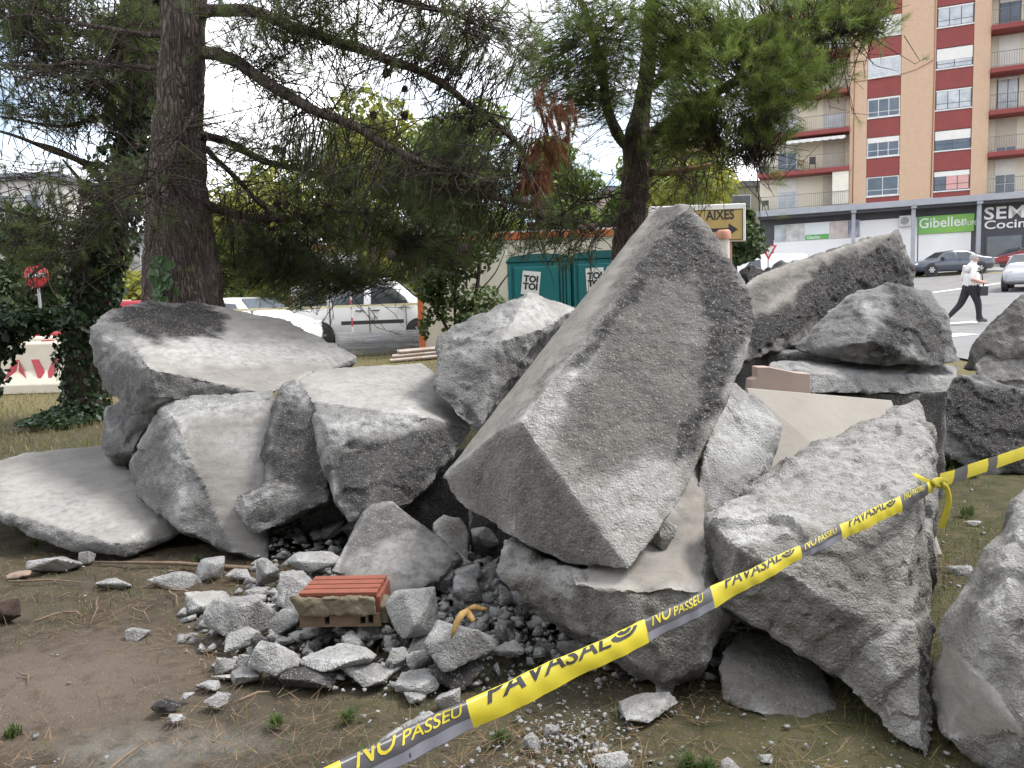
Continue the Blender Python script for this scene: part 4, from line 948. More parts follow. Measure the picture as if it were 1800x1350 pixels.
def pine(label, trunkC, trunkR, limbs, blobs, seed, needle_m, bark, cones=(), npt=34, nl=.10, nw=.0030, twiglets=26, extra=None):
    rg = np.random.RandomState(seed); base = trunkC[0]
    root = thing('pine_tree', label, 'pine tree', base, 0, 'pine trees')
    link('trunk', trunk_mesh(np.array(trunkC), np.array(trunkR)), bark, root, True)
    tp, td, tt = blob_tufts(blobs, rg); A, B, ra, rb = [], [], [], []
    LP = [polyline(np.column_stack([np.array(trunkC), np.array(trunkR)]), 60)[:, :3]]
    for (pl, r0, r1) in limbs:
        C = np.array([P(*p) for p in pl]); L_ = polyline(C, 6*len(pl)); L_ = L_+np.column_stack([.02*fbm(L_, 3, 2, seed+k*9.) for k in range(3)])
        V, Q, t, s = tube_np(L_, np.linspace(r0, r1, len(L_))*(1+.12*noise(L_, 9, seed*1.)), 10)
        V = V+.006*np.column_stack([noise(V, 30, k*7.) for k in range(3)])*min(1, r0/.04)
        link('limb', mesh_np('limb', V, Q, True, smooth=True), bark, root, True); LP.append(L_)
        # side shoots off the limb
        nb = int(len(L_)*1.1)
        for k in range(nb):
            i = rg.randint(len(L_)//5, len(L_)); d = rg.normal(size=3)*np.array([1, .8, .55])+np.array([.15, -.1, -.18]); d /= np.linalg.norm(d)
            l = .25+.6*rg.rand(); q0 = L_[i]; q1 = q0+d*l*.5; q2 = q1+(d+np.array([0, 0, -.35])+.3*rg.normal(size=3))*l*.5
            for u_, w_, r_ in ((q0, q1, .008), (q1, q2, .005)): A.append(u_); B.append(w_); ra.append(r_); rb.append(r_*.6)
            for z in range(rg.randint(1, 4)):
                e_ = q1+(q2-q1)*rg.rand(); dd = rg.normal(size=3)+d; dd /= np.linalg.norm(dd); A.append(e_); B.append(e_+dd*.2); ra.append(.004); rb.append(.002)
                if rg.rand() < .55:
                    tp = np.vstack([tp, e_+dd*.2]); td = np.vstack([td, dd]); tt = np.append(tt, .3*rg.rand())
    allp = np.concatenate(LP)
    # bare twigs that tie the tufts to the nearest limb
    pick = rg.permutation(len(tp))[:len(tp)]
    for c0 in range(0, len(tp), 500):
        q = tp[c0:c0+500]; D = ((q[:, None]-allp[None])**2).sum(2); j = D.argmin(1); dist = np.sqrt(D.min(1))
        for a_, b_, dd, kk in zip(q, allp[j], dist, range(len(q))):
            dv = td[c0+kk]/np.linalg.norm(td[c0+kk]); e_ = a_-dv*.10; m_ = e_+(b_-e_)*min(1, .42/max(dd, .01))+.08*rg.normal(size=3)
            A += [a_, e_]; B += [e_, m_]; ra += [.0022, .0032]; rb += [.003, .005]
    V, Q = thin_tubes(np.array(A), np.array(B), np.array(ra), np.array(rb))
    o = link('twigs', mesh_np('twigs', V, Q, True), TWIG, root, True); o['kind'] = 'stuff'
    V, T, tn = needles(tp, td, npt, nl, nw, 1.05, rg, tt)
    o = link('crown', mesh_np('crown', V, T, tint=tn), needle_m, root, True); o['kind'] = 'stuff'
    for (px, py, Y, s) in cones:
        o = link('pine_cone', CONE, None, root); p = P(px, py, Y)-np.array(base); o.location = p; o.scale = (s, s, s); o.rotation_euler = (rg.normal()*.4, rg.normal()*.4, rg.rand()*6)
    return root
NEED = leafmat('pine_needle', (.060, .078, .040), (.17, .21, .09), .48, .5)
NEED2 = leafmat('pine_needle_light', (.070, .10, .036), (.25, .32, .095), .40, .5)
# --- the big pine at the left
tb = P(325, 620, 7.0); tb[2] = -.05
C = [tb, P(325, 560, 7.0), P(318, 450, 7.0), P(310, 300, 7.0), P(318, 150, 7.0), P(324, 0, 7.0), P(328, -160, 7.0), P(335, -480, 7.1), P(345, -800, 7.2)]
R = [.36, .345, .30, .238, .19, .185, .17, .12, .04]
rgc = np.random.RandomState(2)
cones_px = [(715, 152), (710, 195), (658, 195), (683, 120), (575, 30), (490, 350), (668, 285), (700, 308), (705, 330), (720, 365), (740, 390), (845, 320), (925, 348), (1020, 395), (1040, 392), (745, 397), (612, 325), (500, 352), (577, 355), (690, 440), (480, 255), (560, 330), (800, 200), (830, 220), (950, 368), (640, 410), (820, 430), (560, 300), (430, 385)]
pine('tall pine with a thick furrowed trunk rising behind the left stack', C, R, [
    ([(350, 30, 7), (385, 18, 6.9), (450, 22, 6.8), (520, 48, 6.7), (600, 76, 6.6), (690, 108, 6.6), (760, 135, 6.6), (830, 185, 6.7), (880, 225, 6.8), (915, 260, 6.9), (935, 300, 7.0)], .055, .018),
    ([(350, 88, 7), (385, 96, 6.9), (430, 118, 6.8), (500, 165, 6.6), (560, 198, 6.5), (620, 222, 6.5), (680, 256, 6.5), (750, 290, 6.5), (820, 310, 6.6), (875, 322, 6.7)], .06, .02),
    ([(348, 235, 7), (400, 250, 7.2), (470, 285, 7.4), (540, 300, 7.5), (600, 330, 7.6), (660, 385, 7.6), (720, 430, 7.7)], .04, .012),
    ([(350, 352, 7), (390, 372, 7.1), (450, 384, 7.2), (520, 382, 7.3), (590, 372, 7.4), (680, 378, 7.6)], .05, .015),
    ([(700, 290, 7.2), (800, 330, 7.4), (900, 352, 7.6), (960, 372, 7.8), (1020, 392, 8.0), (1082, 396, 8.2)], .03, .012),
    ([(348, 250, 7), (420, 320, 7.3), (500, 400, 7.6), (560, 460, 7.8), (600, 500, 8)], .028, .008),
    ([(295, 60, 7), (240, 60, 7.2), (160, 46, 7.4), (80, 30, 7.6), (10, 30, 7.8)], .03, .01),
    ([(292, 122, 7), (230, 116, 7.3), (130, 112, 7.6), (50, 115, 7.8), (-30, 112, 8)], .025, .01),
    ([(340, 190, 6.7), (330, 215, 6.55), (310, 245, 6.5), (295, 290, 6.45), (240, 330, 6.45), (190, 362, 6.5)], .012, .004),
    ([(330, 210, 6.6), (300, 275, 6.5), (285, 320, 6.5), (275, 360, 6.5)], .009, .003),
    ([(350, -60, 7), (430, -60, 6.6), (560, -30, 6.2), (700, 0, 6.0), (820, 30, 6.0)], .05, .015),
    ], [
    (560, 20, 6.4, 230, 62, .9, 408, .25), (790, 30, 6.4, 130, 75, .9, 322, .3), (470, 95, 6.9, 110, 55, .8, 124, .2), (610, 150, 6.8, 160, 40, .7, 74, .2), (890, 90, 6.6, 80, 60, .7, 111, .35),
    (500, 250, 7.2, 140, 75, .9, 235, .2), (700, 330, 7.1, 190, 60, 1.0, 260, .25), (590, 395, 7.4, 220, 70, 1.0, 249, .2), (840, 390, 7.5, 170, 75, 1.0, 236, .25), (470, 465, 7.7, 110, 50, .9, 198, .2), (680, 462, 7.9, 170, 32, .9, 124, .2), (980, 430, 8.2, 100, 45, .8, 103, .25),
    (700, 230, 7.2, 120, 40, .8, 74, .2), (830, 250, 7.2, 90, 60, .8, 136, .25),
    (330, -250, 7.2, 500, 160, 2.0, 620, .3), (340, -560, 7.2, 350, 200, 1.8, 433, .3),
    (520, 515, 8.5, 70, 30, .7, 120, .3), (620, 488, 8.2, 110, 22, .7, 144, .25), (700, 482, 8.4, 60, 22, .6, 57, .25), (470, 490, 7.6, 100, 40, .8, 176, .25), (570, 500, 7.8, 60, 30, .7, 36, .3), (650, 440, 7.6, 150, 45, .9, 96, .25), (400, 440, 7.6, 60, 60, .7, 104, .2), (760, 420, 7.8, 130, 60, .9, 104, .28), (870, 300, 7.4, 100, 60, .8, 144, .3), (560, 330, 7.4, 180, 50, .9, 123, .2)], 11, NEED, BARK, [(x, y, 6.5+.9*rgc.rand(), .75+.45*rgc.rand()) for x, y in cones_px])
# unseen crown and limbs added to the same pine to shade the heap
rg = np.random.RandomState(77); root = bpy.data.objects['pine_tree']; Ps, Ds = [], []
for c, r, n in (((-3.4, 4.4, 7.4), (2.0, 1.8, .9), 420), ((-5.0, 3.4, 8.2), (2.0, 1.8, .9), 420), ((-3.0, 7.0, 9.6), (2.4, 2.2, 1.2), 380), ((-6.0, 6.2, 8.6), (2.2, 2.0, 1.0), 320), ((-1.6, 5.8, 8.4), (1.8, 1.8, .9), 330), ((-2.2, 3.2, 6.6), (1.4, 1.3, .6), 200)):
    q = rg.normal(size=(n, 3)); q /= np.linalg.norm(q, axis=1)[:, None]; q *= (rg.rand(n)**.4)[:, None]
    Ps.append(np.array(c)+q*np.array(r)); Ds.append(q+np.array([0, 0, .5])+.5*rg.normal(size=q.shape))
tp, td = np.concatenate(Ps), np.concatenate(Ds); V, T, tn = needles(tp, td, 40, .14, .011, 1.05, rg, np.full(len(tp), .4))
o = link('added_shade_crown', mesh_np('added_shade_crown', V, T, tint=tn), NEED, root, True); o['kind'] = 'stuff'
for a_, b_ in (((-2.85, 7.05, 5.2), (-3.4, 4.4, 7.3)), ((-2.85, 7.05, 5.8), (-5.0, 3.6, 8.1)), ((-2.8, 7.1, 6.2), (-6.0, 6.2, 8.5)), ((-2.8, 7.1, 6.0), (-1.6, 5.8, 8.3)), ((-3.2, 5.4, 6.3), (-2.2, 3.2, 6.5))):
    a_, b_ = np.array(a_), np.array(b_); L_ = polyline(np.array([a_, a_*.6+b_*.4+np.array([0, 0, .25]), b_]), 16); V, Q, t, s_ = tube_np(L_, np.linspace(.09, .03, 16), 8); link('limb', mesh_np('limb', V, Q, True, smooth=True), BARK, root, True)
# --- dead brown needles that hang in the pine
rg = np.random.RandomState(5)
tp, td, tt = blob_tufts([(950, 262, 7.05, 42, 55, .25, 90, .5), (935, 315, 7.0, 34, 60, .2, 80, .6), (985, 215, 7.1, 34, 45, .2, 40, .4), (948, 170, 7.1, 14, 40, .12, 14, .4)], rg)
td = td*.35+np.array([0, 0, -1.0]); V, T, tn = needles(tp, td, 60, .11, .0034, .45, rg, tt, .14)
root = bpy.data.objects['pine_tree']
o = link('dead_needles', mesh_np('dead_needles', V, T, tint=tn), leafmat('dead_needle', (.13, .052, .028), (.30, .135, .072), .2, .8), root, True); o['kind'] = 'stuff'; o['label'] = 'hanging clump of dry reddish brown needles'
# --- the pine behind the leaning slab
tb = P(1098, 560, 9.0); tb[2] = float(gz(tb[0], tb[1]))-.05
C = [tb, P(1100, 480, 9.0), P(1108, 400, 9.0), P(1118, 310, 9.0), P(1120, 250, 9.0), P(1128, 190, 9.0), P(1140, 100, 9.0), P(1150, -60, 9.0), P(1160, -300, 9.0), P(1165, -520, 9.0)]
R = [.185, .172, .165, .152, .155, .10, .085, .07, .045, .02]
pine('pine with a forked trunk standing right behind the tall leaning slab', C, R, [
    ([(1112, 262, 9.0), (1085, 235, 8.9), (1066, 180, 8.8), (1060, 120, 8.7), (1040, 60, 8.6), (1020, 0, 8.6), (1000, -60, 8.6)], .07, .025),
    ([(1128, 258, 9), (1160, 230, 8.8), (1190, 208, 8.6), (1230, 180, 8.3), (1280, 150, 8.0), (1340, 120, 7.8), (1400, 90, 7.7), (1470, 60, 7.6), (1540, 35, 7.6)], .08, .018),
    ([(1135, 303, 9.0), (1180, 300, 8.9), (1215, 296, 8.8), (1252, 288, 8.7)], .045, .03),
    ([(1135, 266, 9.0), (1180, 266, 8.9), (1230, 266, 8.9)], .03, .02),
    ([(1135, 255, 9.0), (1170, 262, 9.1), (1220, 276, 9.2), (1290, 270, 9.2)], .02, .008),
    ([(1150, 150, 9.0), (1230, 90, 8.4), (1330, 40, 8.0), (1420, 10, 7.8), (1520, -10, 7.7)], .05, .015),
    ([(1110, 330, 9.0), (1060, 350, 8.9), (1010, 350, 8.8)], .012, .005),
    ([(1220, 185, 8.3), (1250, 240, 8.0), (1290, 270, 7.9), (1330, 285, 7.8)], .02, .006),
    ], [
    (1290, 150, 7.3, 120, 100, .6, 620, .75), (1370, 120, 7.2, 80, 80, .5, 300, .62), (1130, 50, 7.8, 140, 75, .9, 420, .5), (1000, 70, 8.2, 100, 75, .8, 220, .4), (1070, 160, 8.5, 130, 55, .8, 230, .3), (1400, 50, 7.4, 150, 80, .8, 420, .35), (1510, 25, 7.5, 95, 55, .6, 160, .35),
    (1230, 225, 7.8, 130, 42, .7, 240, .4), (1000, 165, 8.2, 85, 70, .7, 180, .3), (1440, 140, 7.6, 60, 45, .5, 70, .35), (1320, 230, 7.6, 80, 30, .5, 110, .5), (1210, 60, 7.5, 90, 70, .6, 260, .6), (1000, 300, 8.7, 80, 70, .6, 90, .25), (1290, 270, 8.3, 70, 18, .5, 50, .3),
    (930, 120, 8.2, 60, 50, .6, 80, .35), (1200, -150, 8.0, 380, 140, 1.6, 700, .45), (1180, -420, 8.6, 260, 160, 1.4, 300, .45)], 23, NEED2, BARK2, [(1118, 352, 8.8, 1.0), (1030, 370, 8.6, 1.0), (1220, 70, 7.3, .9), (1250, 45, 7.3, .9), (1000, 240, 8.5, 1.0)], npt=40, nl=.115)
SAWN = mat('torn_wood', (.40, .22, .12), .85, (.30, .16, .09), 12, .004, 60)
root = [o for o in bpy.data.objects if o.name.startswith('pine_tree')][1]
for pl in ([(1150, 303, 8.93), (1185, 300, 8.84), (1215, 296, 8.74), (1250, 287, 8.66)], [(1160, 266, 8.93), (1200, 267, 8.85), (1228, 266, 8.84)]):
    mb = MB(); mb.tube([P(*p)+np.array([0, -.012, -.012]) for p in pl], [.034, .036, .034, .02][:len(pl)], 8); o = mb.build('torn_stub', SAWN, root, True); o['label'] = 'torn branch showing orange bare wood'
# --- ivy clad trunk at the far left
def leaves(pts, nrm, size, rg, tint, asp=.8, jitter=.6):
    n = len(pts); d = nrm+jitter*rg.normal(size=(n, 3)); d /= np.linalg.norm(d, axis=1)[:, None]
    a = np.cross(d, rg.normal(size=(n, 3))); a /= np.linalg.norm(a, axis=1)[:, None]; b = np.cross(d, a)
    s = (size*(.6+.7*rg.rand(n)))[:, None]
    V = np.stack([pts-a*s*.5, pts+b*s*.5*asp+d*s*.12, pts+a*s*.6, pts-b*s*.5*asp+d*s*.12], 1).reshape(-1, 3)
    Q = np.arange(n*4).reshape(-1, 4); T = np.concatenate([Q[:, [0, 1, 2]], Q[:, [0, 2, 3]]])
    return V, T, np.repeat(tint, 4)
IVY = leafmat('ivy_leaf', (.016, .030, .014), (.045, .080, .032), .2, .4)
tb = GT(150, 735); Yi = tb[1]
C = [tb-np.array([0, 0, .05])]+[P(px, py, Yi) for px, py in ((150, 600), (165, 500), (195, 400), (232, 250), (252, 100), (262, -60), (275, -300), (285, -600))]
root = thing('ivy_clad_tree', 'leaning trunk wrapped in dark ivy at the far left', 'tree', C[0])
link('trunk', trunk_mesh(np.array(C), np.array([.27, .24, .22, .2, .18, .17, .15, .11, .04]), 24, 90), BARK2, root, True)
for i, pl in enumerate(([(205, 350, Yi), (150, 290, Yi-.4), (90, 265, Yi-.6), (30, 240, Yi-.8), (-40, 220, Yi-.9)], [(215, 300, Yi), (150, 285, Yi-.3), (100, 262, Yi-.5), (60, 250, Yi-.6)], [(190, 420, Yi), (120, 395, Yi-.5), (50, 380, Yi-.8), (-30, 360, Yi-1)], [(235, 210, Yi), (180, 205, Yi-.5), (110, 222, Yi-.8), (0, 205, Yi-1.2)], [(250, 90, Yi), (180, 60, Yi-.5), (90, 60, Yi-1), (-20, 40, Yi-1.4)], [(190, 400, Yi), (150, 330, Yi-.5), (110, 280, Yi-.6)])):
    Lp = polyline(np.array([P(*p) for p in pl]), 24); V, Q, t, s = tube_np(Lp, np.linspace(.045, .012, 24), 8); link('limb', mesh_np('limb', V, Q, True, smooth=True), BARK2, root, True)
rg = np.random.RandomState(8)
tp, td, tt = blob_tufts([(120, 70, 9.3, 170, 90, .9, 558, .15), (50, 20, 9.0, 90, 60, .8, 232, .2), (90, 190, 9.6, 120, 42, .8, 186, .15), (60, 400, 9.8, 130, 70, .9, 255, .2), (190, 340, 9.8, 110, 60, .8, 186, .12), (40, 300, 9.4, 80, 40, .7, 46, .15), (160, 150, 9.8, 110, 60, .8, 279, .15), (230, 60, 9.8, 60, 90, .8, 310, .1), (110, 460, 10.2, 120, 40, .8, 108, .2), (270, -250, 10, 330, 160, 1.5, 542, .3)], rg)
V, T, tn = needles(tp, td, 34, .12, .0042, 1.05, rg, tt)
o = link('crown', mesh_np('crown', V, T, tint=tn), NEED, root, True); o['kind'] = 'stuff'
V, Q = thin_tubes(tp-td/np.linalg.norm(td, axis=1)[:, None]*.45+.12*rg.normal(size=tp.shape), tp, np.full(len(tp), .007), np.full(len(tp), .003)); o = link('twigs', mesh_np('twigs', V, Q, True), TWIG, root, True); o['kind'] = 'stuff'
n = 9000; s = rg.rand(n)**.9*.93; Lc = polyline(np.array(C), 400)[(s*399).astype(int)]; a = rg.rand(n)*6.28; wob = 1+.35*fbm(np.column_stack([np.cos(a), np.sin(a), s*14]), 1.2, 3, 2.)
rr = (.33-.08*s+.10*np.exp(-((s-.42)/.2)**2))*wob*(.75+.3*rg.rand(n)); nr = np.column_stack([np.cos(a), np.sin(a), 0*a])
V, T, tn = leaves(Lc+nr*rr[:, None], nr+np.array([0, 0, .3]), np.full(n, .085), rg, np.clip(.4+.35*rg.normal(size=n), 0, 1))
ivy = link('ivy', mesh_np('ivy', V, T, tint=tn), IVY); rebase(ivy); tag(ivy, 'dark ivy climbing all over the leaning trunk at the left', 'ivy')
# small bright ivy sprig on the big pine
rg = np.random.RandomState(12); pts = [P(285+rg.normal()*9, 455+rg.rand()*75, 6.62-.02*rg.rand()) for k in range(46)]; pts = np.array(pts)
V, T, tn = leaves(pts, np.tile([[0, -1., .2]], (len(pts), 1)), np.full(len(pts), .09), rg, .6+.4*rg.rand(len(pts)), .95, .25)
mb = MB(); o = link('ivy', mesh_np('ivy', V, T, tint=tn), leafmat('ivy_light', (.04, .085, .035), (.10, .17, .07), .25, .35)); rebase(o); tag(o, 'small sprig of light green ivy on the big pine trunk', 'ivy')
# ivy carpet at the trunk foot
n = 900; a = rg.rand(n)*6.28; rr = .9*rg.rand(n)**.6; pts = np.column_stack([C[0][0]+rr*np.cos(a)*.55-.05, C[0][1]-.4+rr*np.sin(a)*.8, C[0][2]+.08+.25*rg.rand(n)*(1-rr/1.1)])
V, T, tn = leaves(pts, np.tile([[0, -.3, 1.]], (n, 1)), np.full(n, .08), rg, np.clip(.4+.3*rg.normal(size=n), 0, 1)); o = link('ivy', mesh_np('ivy', V, T, tint=tn), IVY); rebase(o); tag(o, 'low ivy clump at the foot of the ivy clad trunk', 'ivy')
# --- dark leafy shrub at the left edge
def bush(name, label, cat, centre, blobs, leaf, size, seed, stems=(), bark=None, group=None, n_per=400):
    rg = np.random.RandomState(seed); root = thing(name, label, cat, centre, 0, group)
    for (pl, r0, r1) in stems:
        Lp = polyline(np.array(pl), 8*len(pl)); V, Q, t, s = tube_np(Lp, np.linspace(r0, r1, len(Lp)), 8); link('stem' if r0 < .12 else 'trunk', mesh_np('stem', V, Q, True, smooth=True), bark or TWIG, root, True)
    Vs, Ts, tn, b = [], [], [], 0
    for (c, r, n, t0) in blobs:
        q = rg.normal(size=(int(n*1.8), 3)); q /= np.linalg.norm(q, axis=1)[:, None]; rad = rg.rand(len(q))**.38; p = np.array(c)+q*rad[:, None]*np.array(r)
        keep = fbm(p, 1.0/max(.25, min(r)*.7), 2, seed*1.) > -.12; p, q = p[keep][:n], q[keep][:n]
        V, T, t_ = leaves(p, q+np.array([0, 0, .5]), np.full(len(p), size), rg, np.clip(t0+.3*rg.normal(size=len(p))+.2*q[:, 2], 0, 1), .75, .7)
        Vs.append(V); Ts.append(T+b); tn.append(t_); b += len(V)
    o = link('crown', mesh_np('crown', np.concatenate(Vs), np.concatenate(Ts), tint=np.concatenate(tn)), leaf, root, True); o['kind'] = 'stuff'
    return root
SHR = leafmat('shrub_leaf', (.014, .028, .012), (.035, .065, .024), .2, .35)
g = GT(-20, 760)
c1 = P(20, 575, g[1]); bush('shrub', 'dark leafy shrub reaching in at the left edge', 'shrub', g, [(P(10, 570, g[1]), (.65, .5, .26), 700, .4), (P(70, 560, g[1]), (.3, .3, .16), 260, .4), (P(0, 610, g[1]), (.25, .3, .25), 240, .4), (P(-60, 640, g[1]), (.5, .5, .6), 500, .3)], SHR, .10, 31, [([g, P(-40, 680, g[1]), P(-10, 600, g[1])], .03, .01), ([P(-10, 600, g[1]), P(30, 570, g[1]), P(85, 555, g[1])], .012, .004)])
# --- slim multi-stemmed shrub in front of the container
SH2 = leafmat('shrub_green', (.035, .060, .022), (.10, .14, .045), .35, .45)
g = GT(800, 690); Ys = g[1]
stm = [([g, P(800, 580, Ys), P(835, 520, Ys), P(842, 450, Ys), P(838, 380, Ys)], .05, .015), ([g, P(790, 590, Ys), P(760, 530, Ys), P(752, 450, Ys), P(748, 380, Ys)], .03, .01), ([g, P(810, 600, Ys), P(850, 545, Ys), P(880, 500, Ys), P(895, 480, Ys)], .025, .008), ([P(800, 580, Ys), P(800, 500, Ys), P(812, 420, Ys)], .022, .008), ([P(815, 560, Ys), P(870, 550, Ys), P(895, 548, Ys)], .015, .005), ([P(835, 520, Ys), P(870, 480, Ys), P(888, 440, Ys)], .014, .005)]
bush('shrub', 'slim multi stemmed shrub in front of the site container', 'shrub', g, [(P(790, 420, Ys), (.85, .6, .65), 2800, .4), (P(770, 480, Ys), (.5, .5, .5), 1100, .4), (P(830, 540, Ys), (.6, .5, .35), 700, .4), (P(760, 330, Ys), (.6, .5, .55), 1500, .5), (P(830, 300, Ys), (.6, .5, .5), 900, .5), (P(760, 500, Ys), (.25, .3, .5), 420, .45), (P(820, 560, Ys), (.5, .4, .3), 260, .4), (P(748, 560, Ys), (.12, .2, .35), 160, .5), (P(790, 250, Ys), (.35, .4, .5), 420, .55)], SH2, .085, 33, stm, TWIG)
# --- trees behind
BGL = [leafmat('far_leaf_yellow', (.13, .155, .034), (.36, .35, .09), .45, .5), leafmat('far_leaf_green', (.07, .11, .032), (.19, .24, .07), .45, .5), leafmat('far_leaf_dark', (.025, .045, .018), (.07, .10, .035), .3, .5)]
def bgtree(px, base_py, top_py, Y, wpx, k, label, seed, n=9000, leaf=.22, low=.15):
    p = P(px, base_py, Y); p[2] = float(gz(p[0], p[1])); top = P(px, top_py, Y)[2]; h = top-p[2]; w = wpx*Y/FP/2; rg = np.random.RandomState(seed)
    blobs = []
    for i in range(15):
        f = low+(.94-low)*rg.rand(); a = rg.rand()*6.28; env = math.sin(pi*min(1, (f-low)/(1.02-low))**.75)**.6; r = w*(.30+.22*rg.rand())
        blobs.append((p+np.array([cos(a)*w*.62*env*rg.rand()**.5, sin(a)*w*.5*env, h*f]), (r, r, r*.8), n//15, .25+.55*rg.rand()))
    stems = [([p, p+np.array([.1, 0, h*.3]), p+np.array([-.1, 0, h*.6]), p+np.array([.05, 0, h*.85])], .022*h, .02)]
    for i in range(5):
        a = rg.rand()*6.28; z = h*(.25+.3*rg.rand()); stems.append(([p+np.array([0, 0, z]), p+np.array([cos(a)*w*.4, sin(a)*w*.4, z+h*.12]), p+np.array([cos(a)*w*.75, sin(a)*w*.7, z+h*.25])], .008*h, .015))
    bush('broadleaf_tree', label, 'tree', p, blobs, BGL[k], leaf, seed, stems, BARK2, 'broadleaf trees behind the site')
bgtree(1215, 560, 215, 27, 230, 0, 'yellow green tree right behind the forked pine', 51, 11000, .20)
bgtree(1290, 520, 345, 36, 110, 2, 'dark green tree between the road sign and the apartment block', 52, 6000, .25)
bgtree(1150, 560, 240, 36, 200, 1, 'mid green tree behind the yellow green one', 53, 8000, .28)
bgtree(660, 580, 195, 34, 330, 0, 'light green tree behind the white van', 54, 12000, .28)
bgtree(830, 580, 160, 30, 260, 1, 'mid green tree above the portable toilets', 55, 11000, .24)
bgtree(985, 580, 250, 34, 200, 1, 'green tree seen under the hanging brown needles', 56, 8000, .26)
bgtree(480, 580, 300, 38, 260, 0, 'yellowish tree behind the white hatchback', 57, 9000, .30)
bgtree(215, 590, 420, 30, 170, 0, 'yellow leaved tree between the two left trunks', 58, 6000, .22)
bgtree(60, 600, 380, 24, 280, 2, 'dark green tree behind the no entry sign', 59, 10000, .18)
bgtree(380, 590, 390, 44, 220, 1, 'green tree far behind the big pine trunk', 60, 6000, .32)

# unseen trees added behind the photographer to shade the heap from that side
for i, (x, y, h, w, lab) in enumerate([(-8.0, -4.5, 9.5, 3.6, 'unseen tree added for shade behind the photographer, far to the left'), (-3.2, -6.5, 10.5, 3.6, 'unseen tree added for shade behind the photographer, left of the middle'), (2.2, -7.0, 10, 3.6, 'unseen tree added for shade behind the photographer, right of the middle'), (7.5, -6.0, 9, 3.4, 'unseen tree added for shade behind the photographer, far to the right')]):
    p = np.array([x, y, 0.]); rg = np.random.RandomState(300+i)
    bush('broadleaf_tree', lab, 'tree', p, [(p+np.array([rg.normal()*w*.35, rg.normal()*w*.25, h*(.12+.8*k/11)]), (w*.62, w*.5, w*.42), 420, .4) for k in range(12)], BGL[2], .42, 300+i, [([p, p+np.array([.1, 0, h*.4]), p+np.array([0, .1, h*.85])], .22, .05)], BARK2, 'unseen trees added for shade')
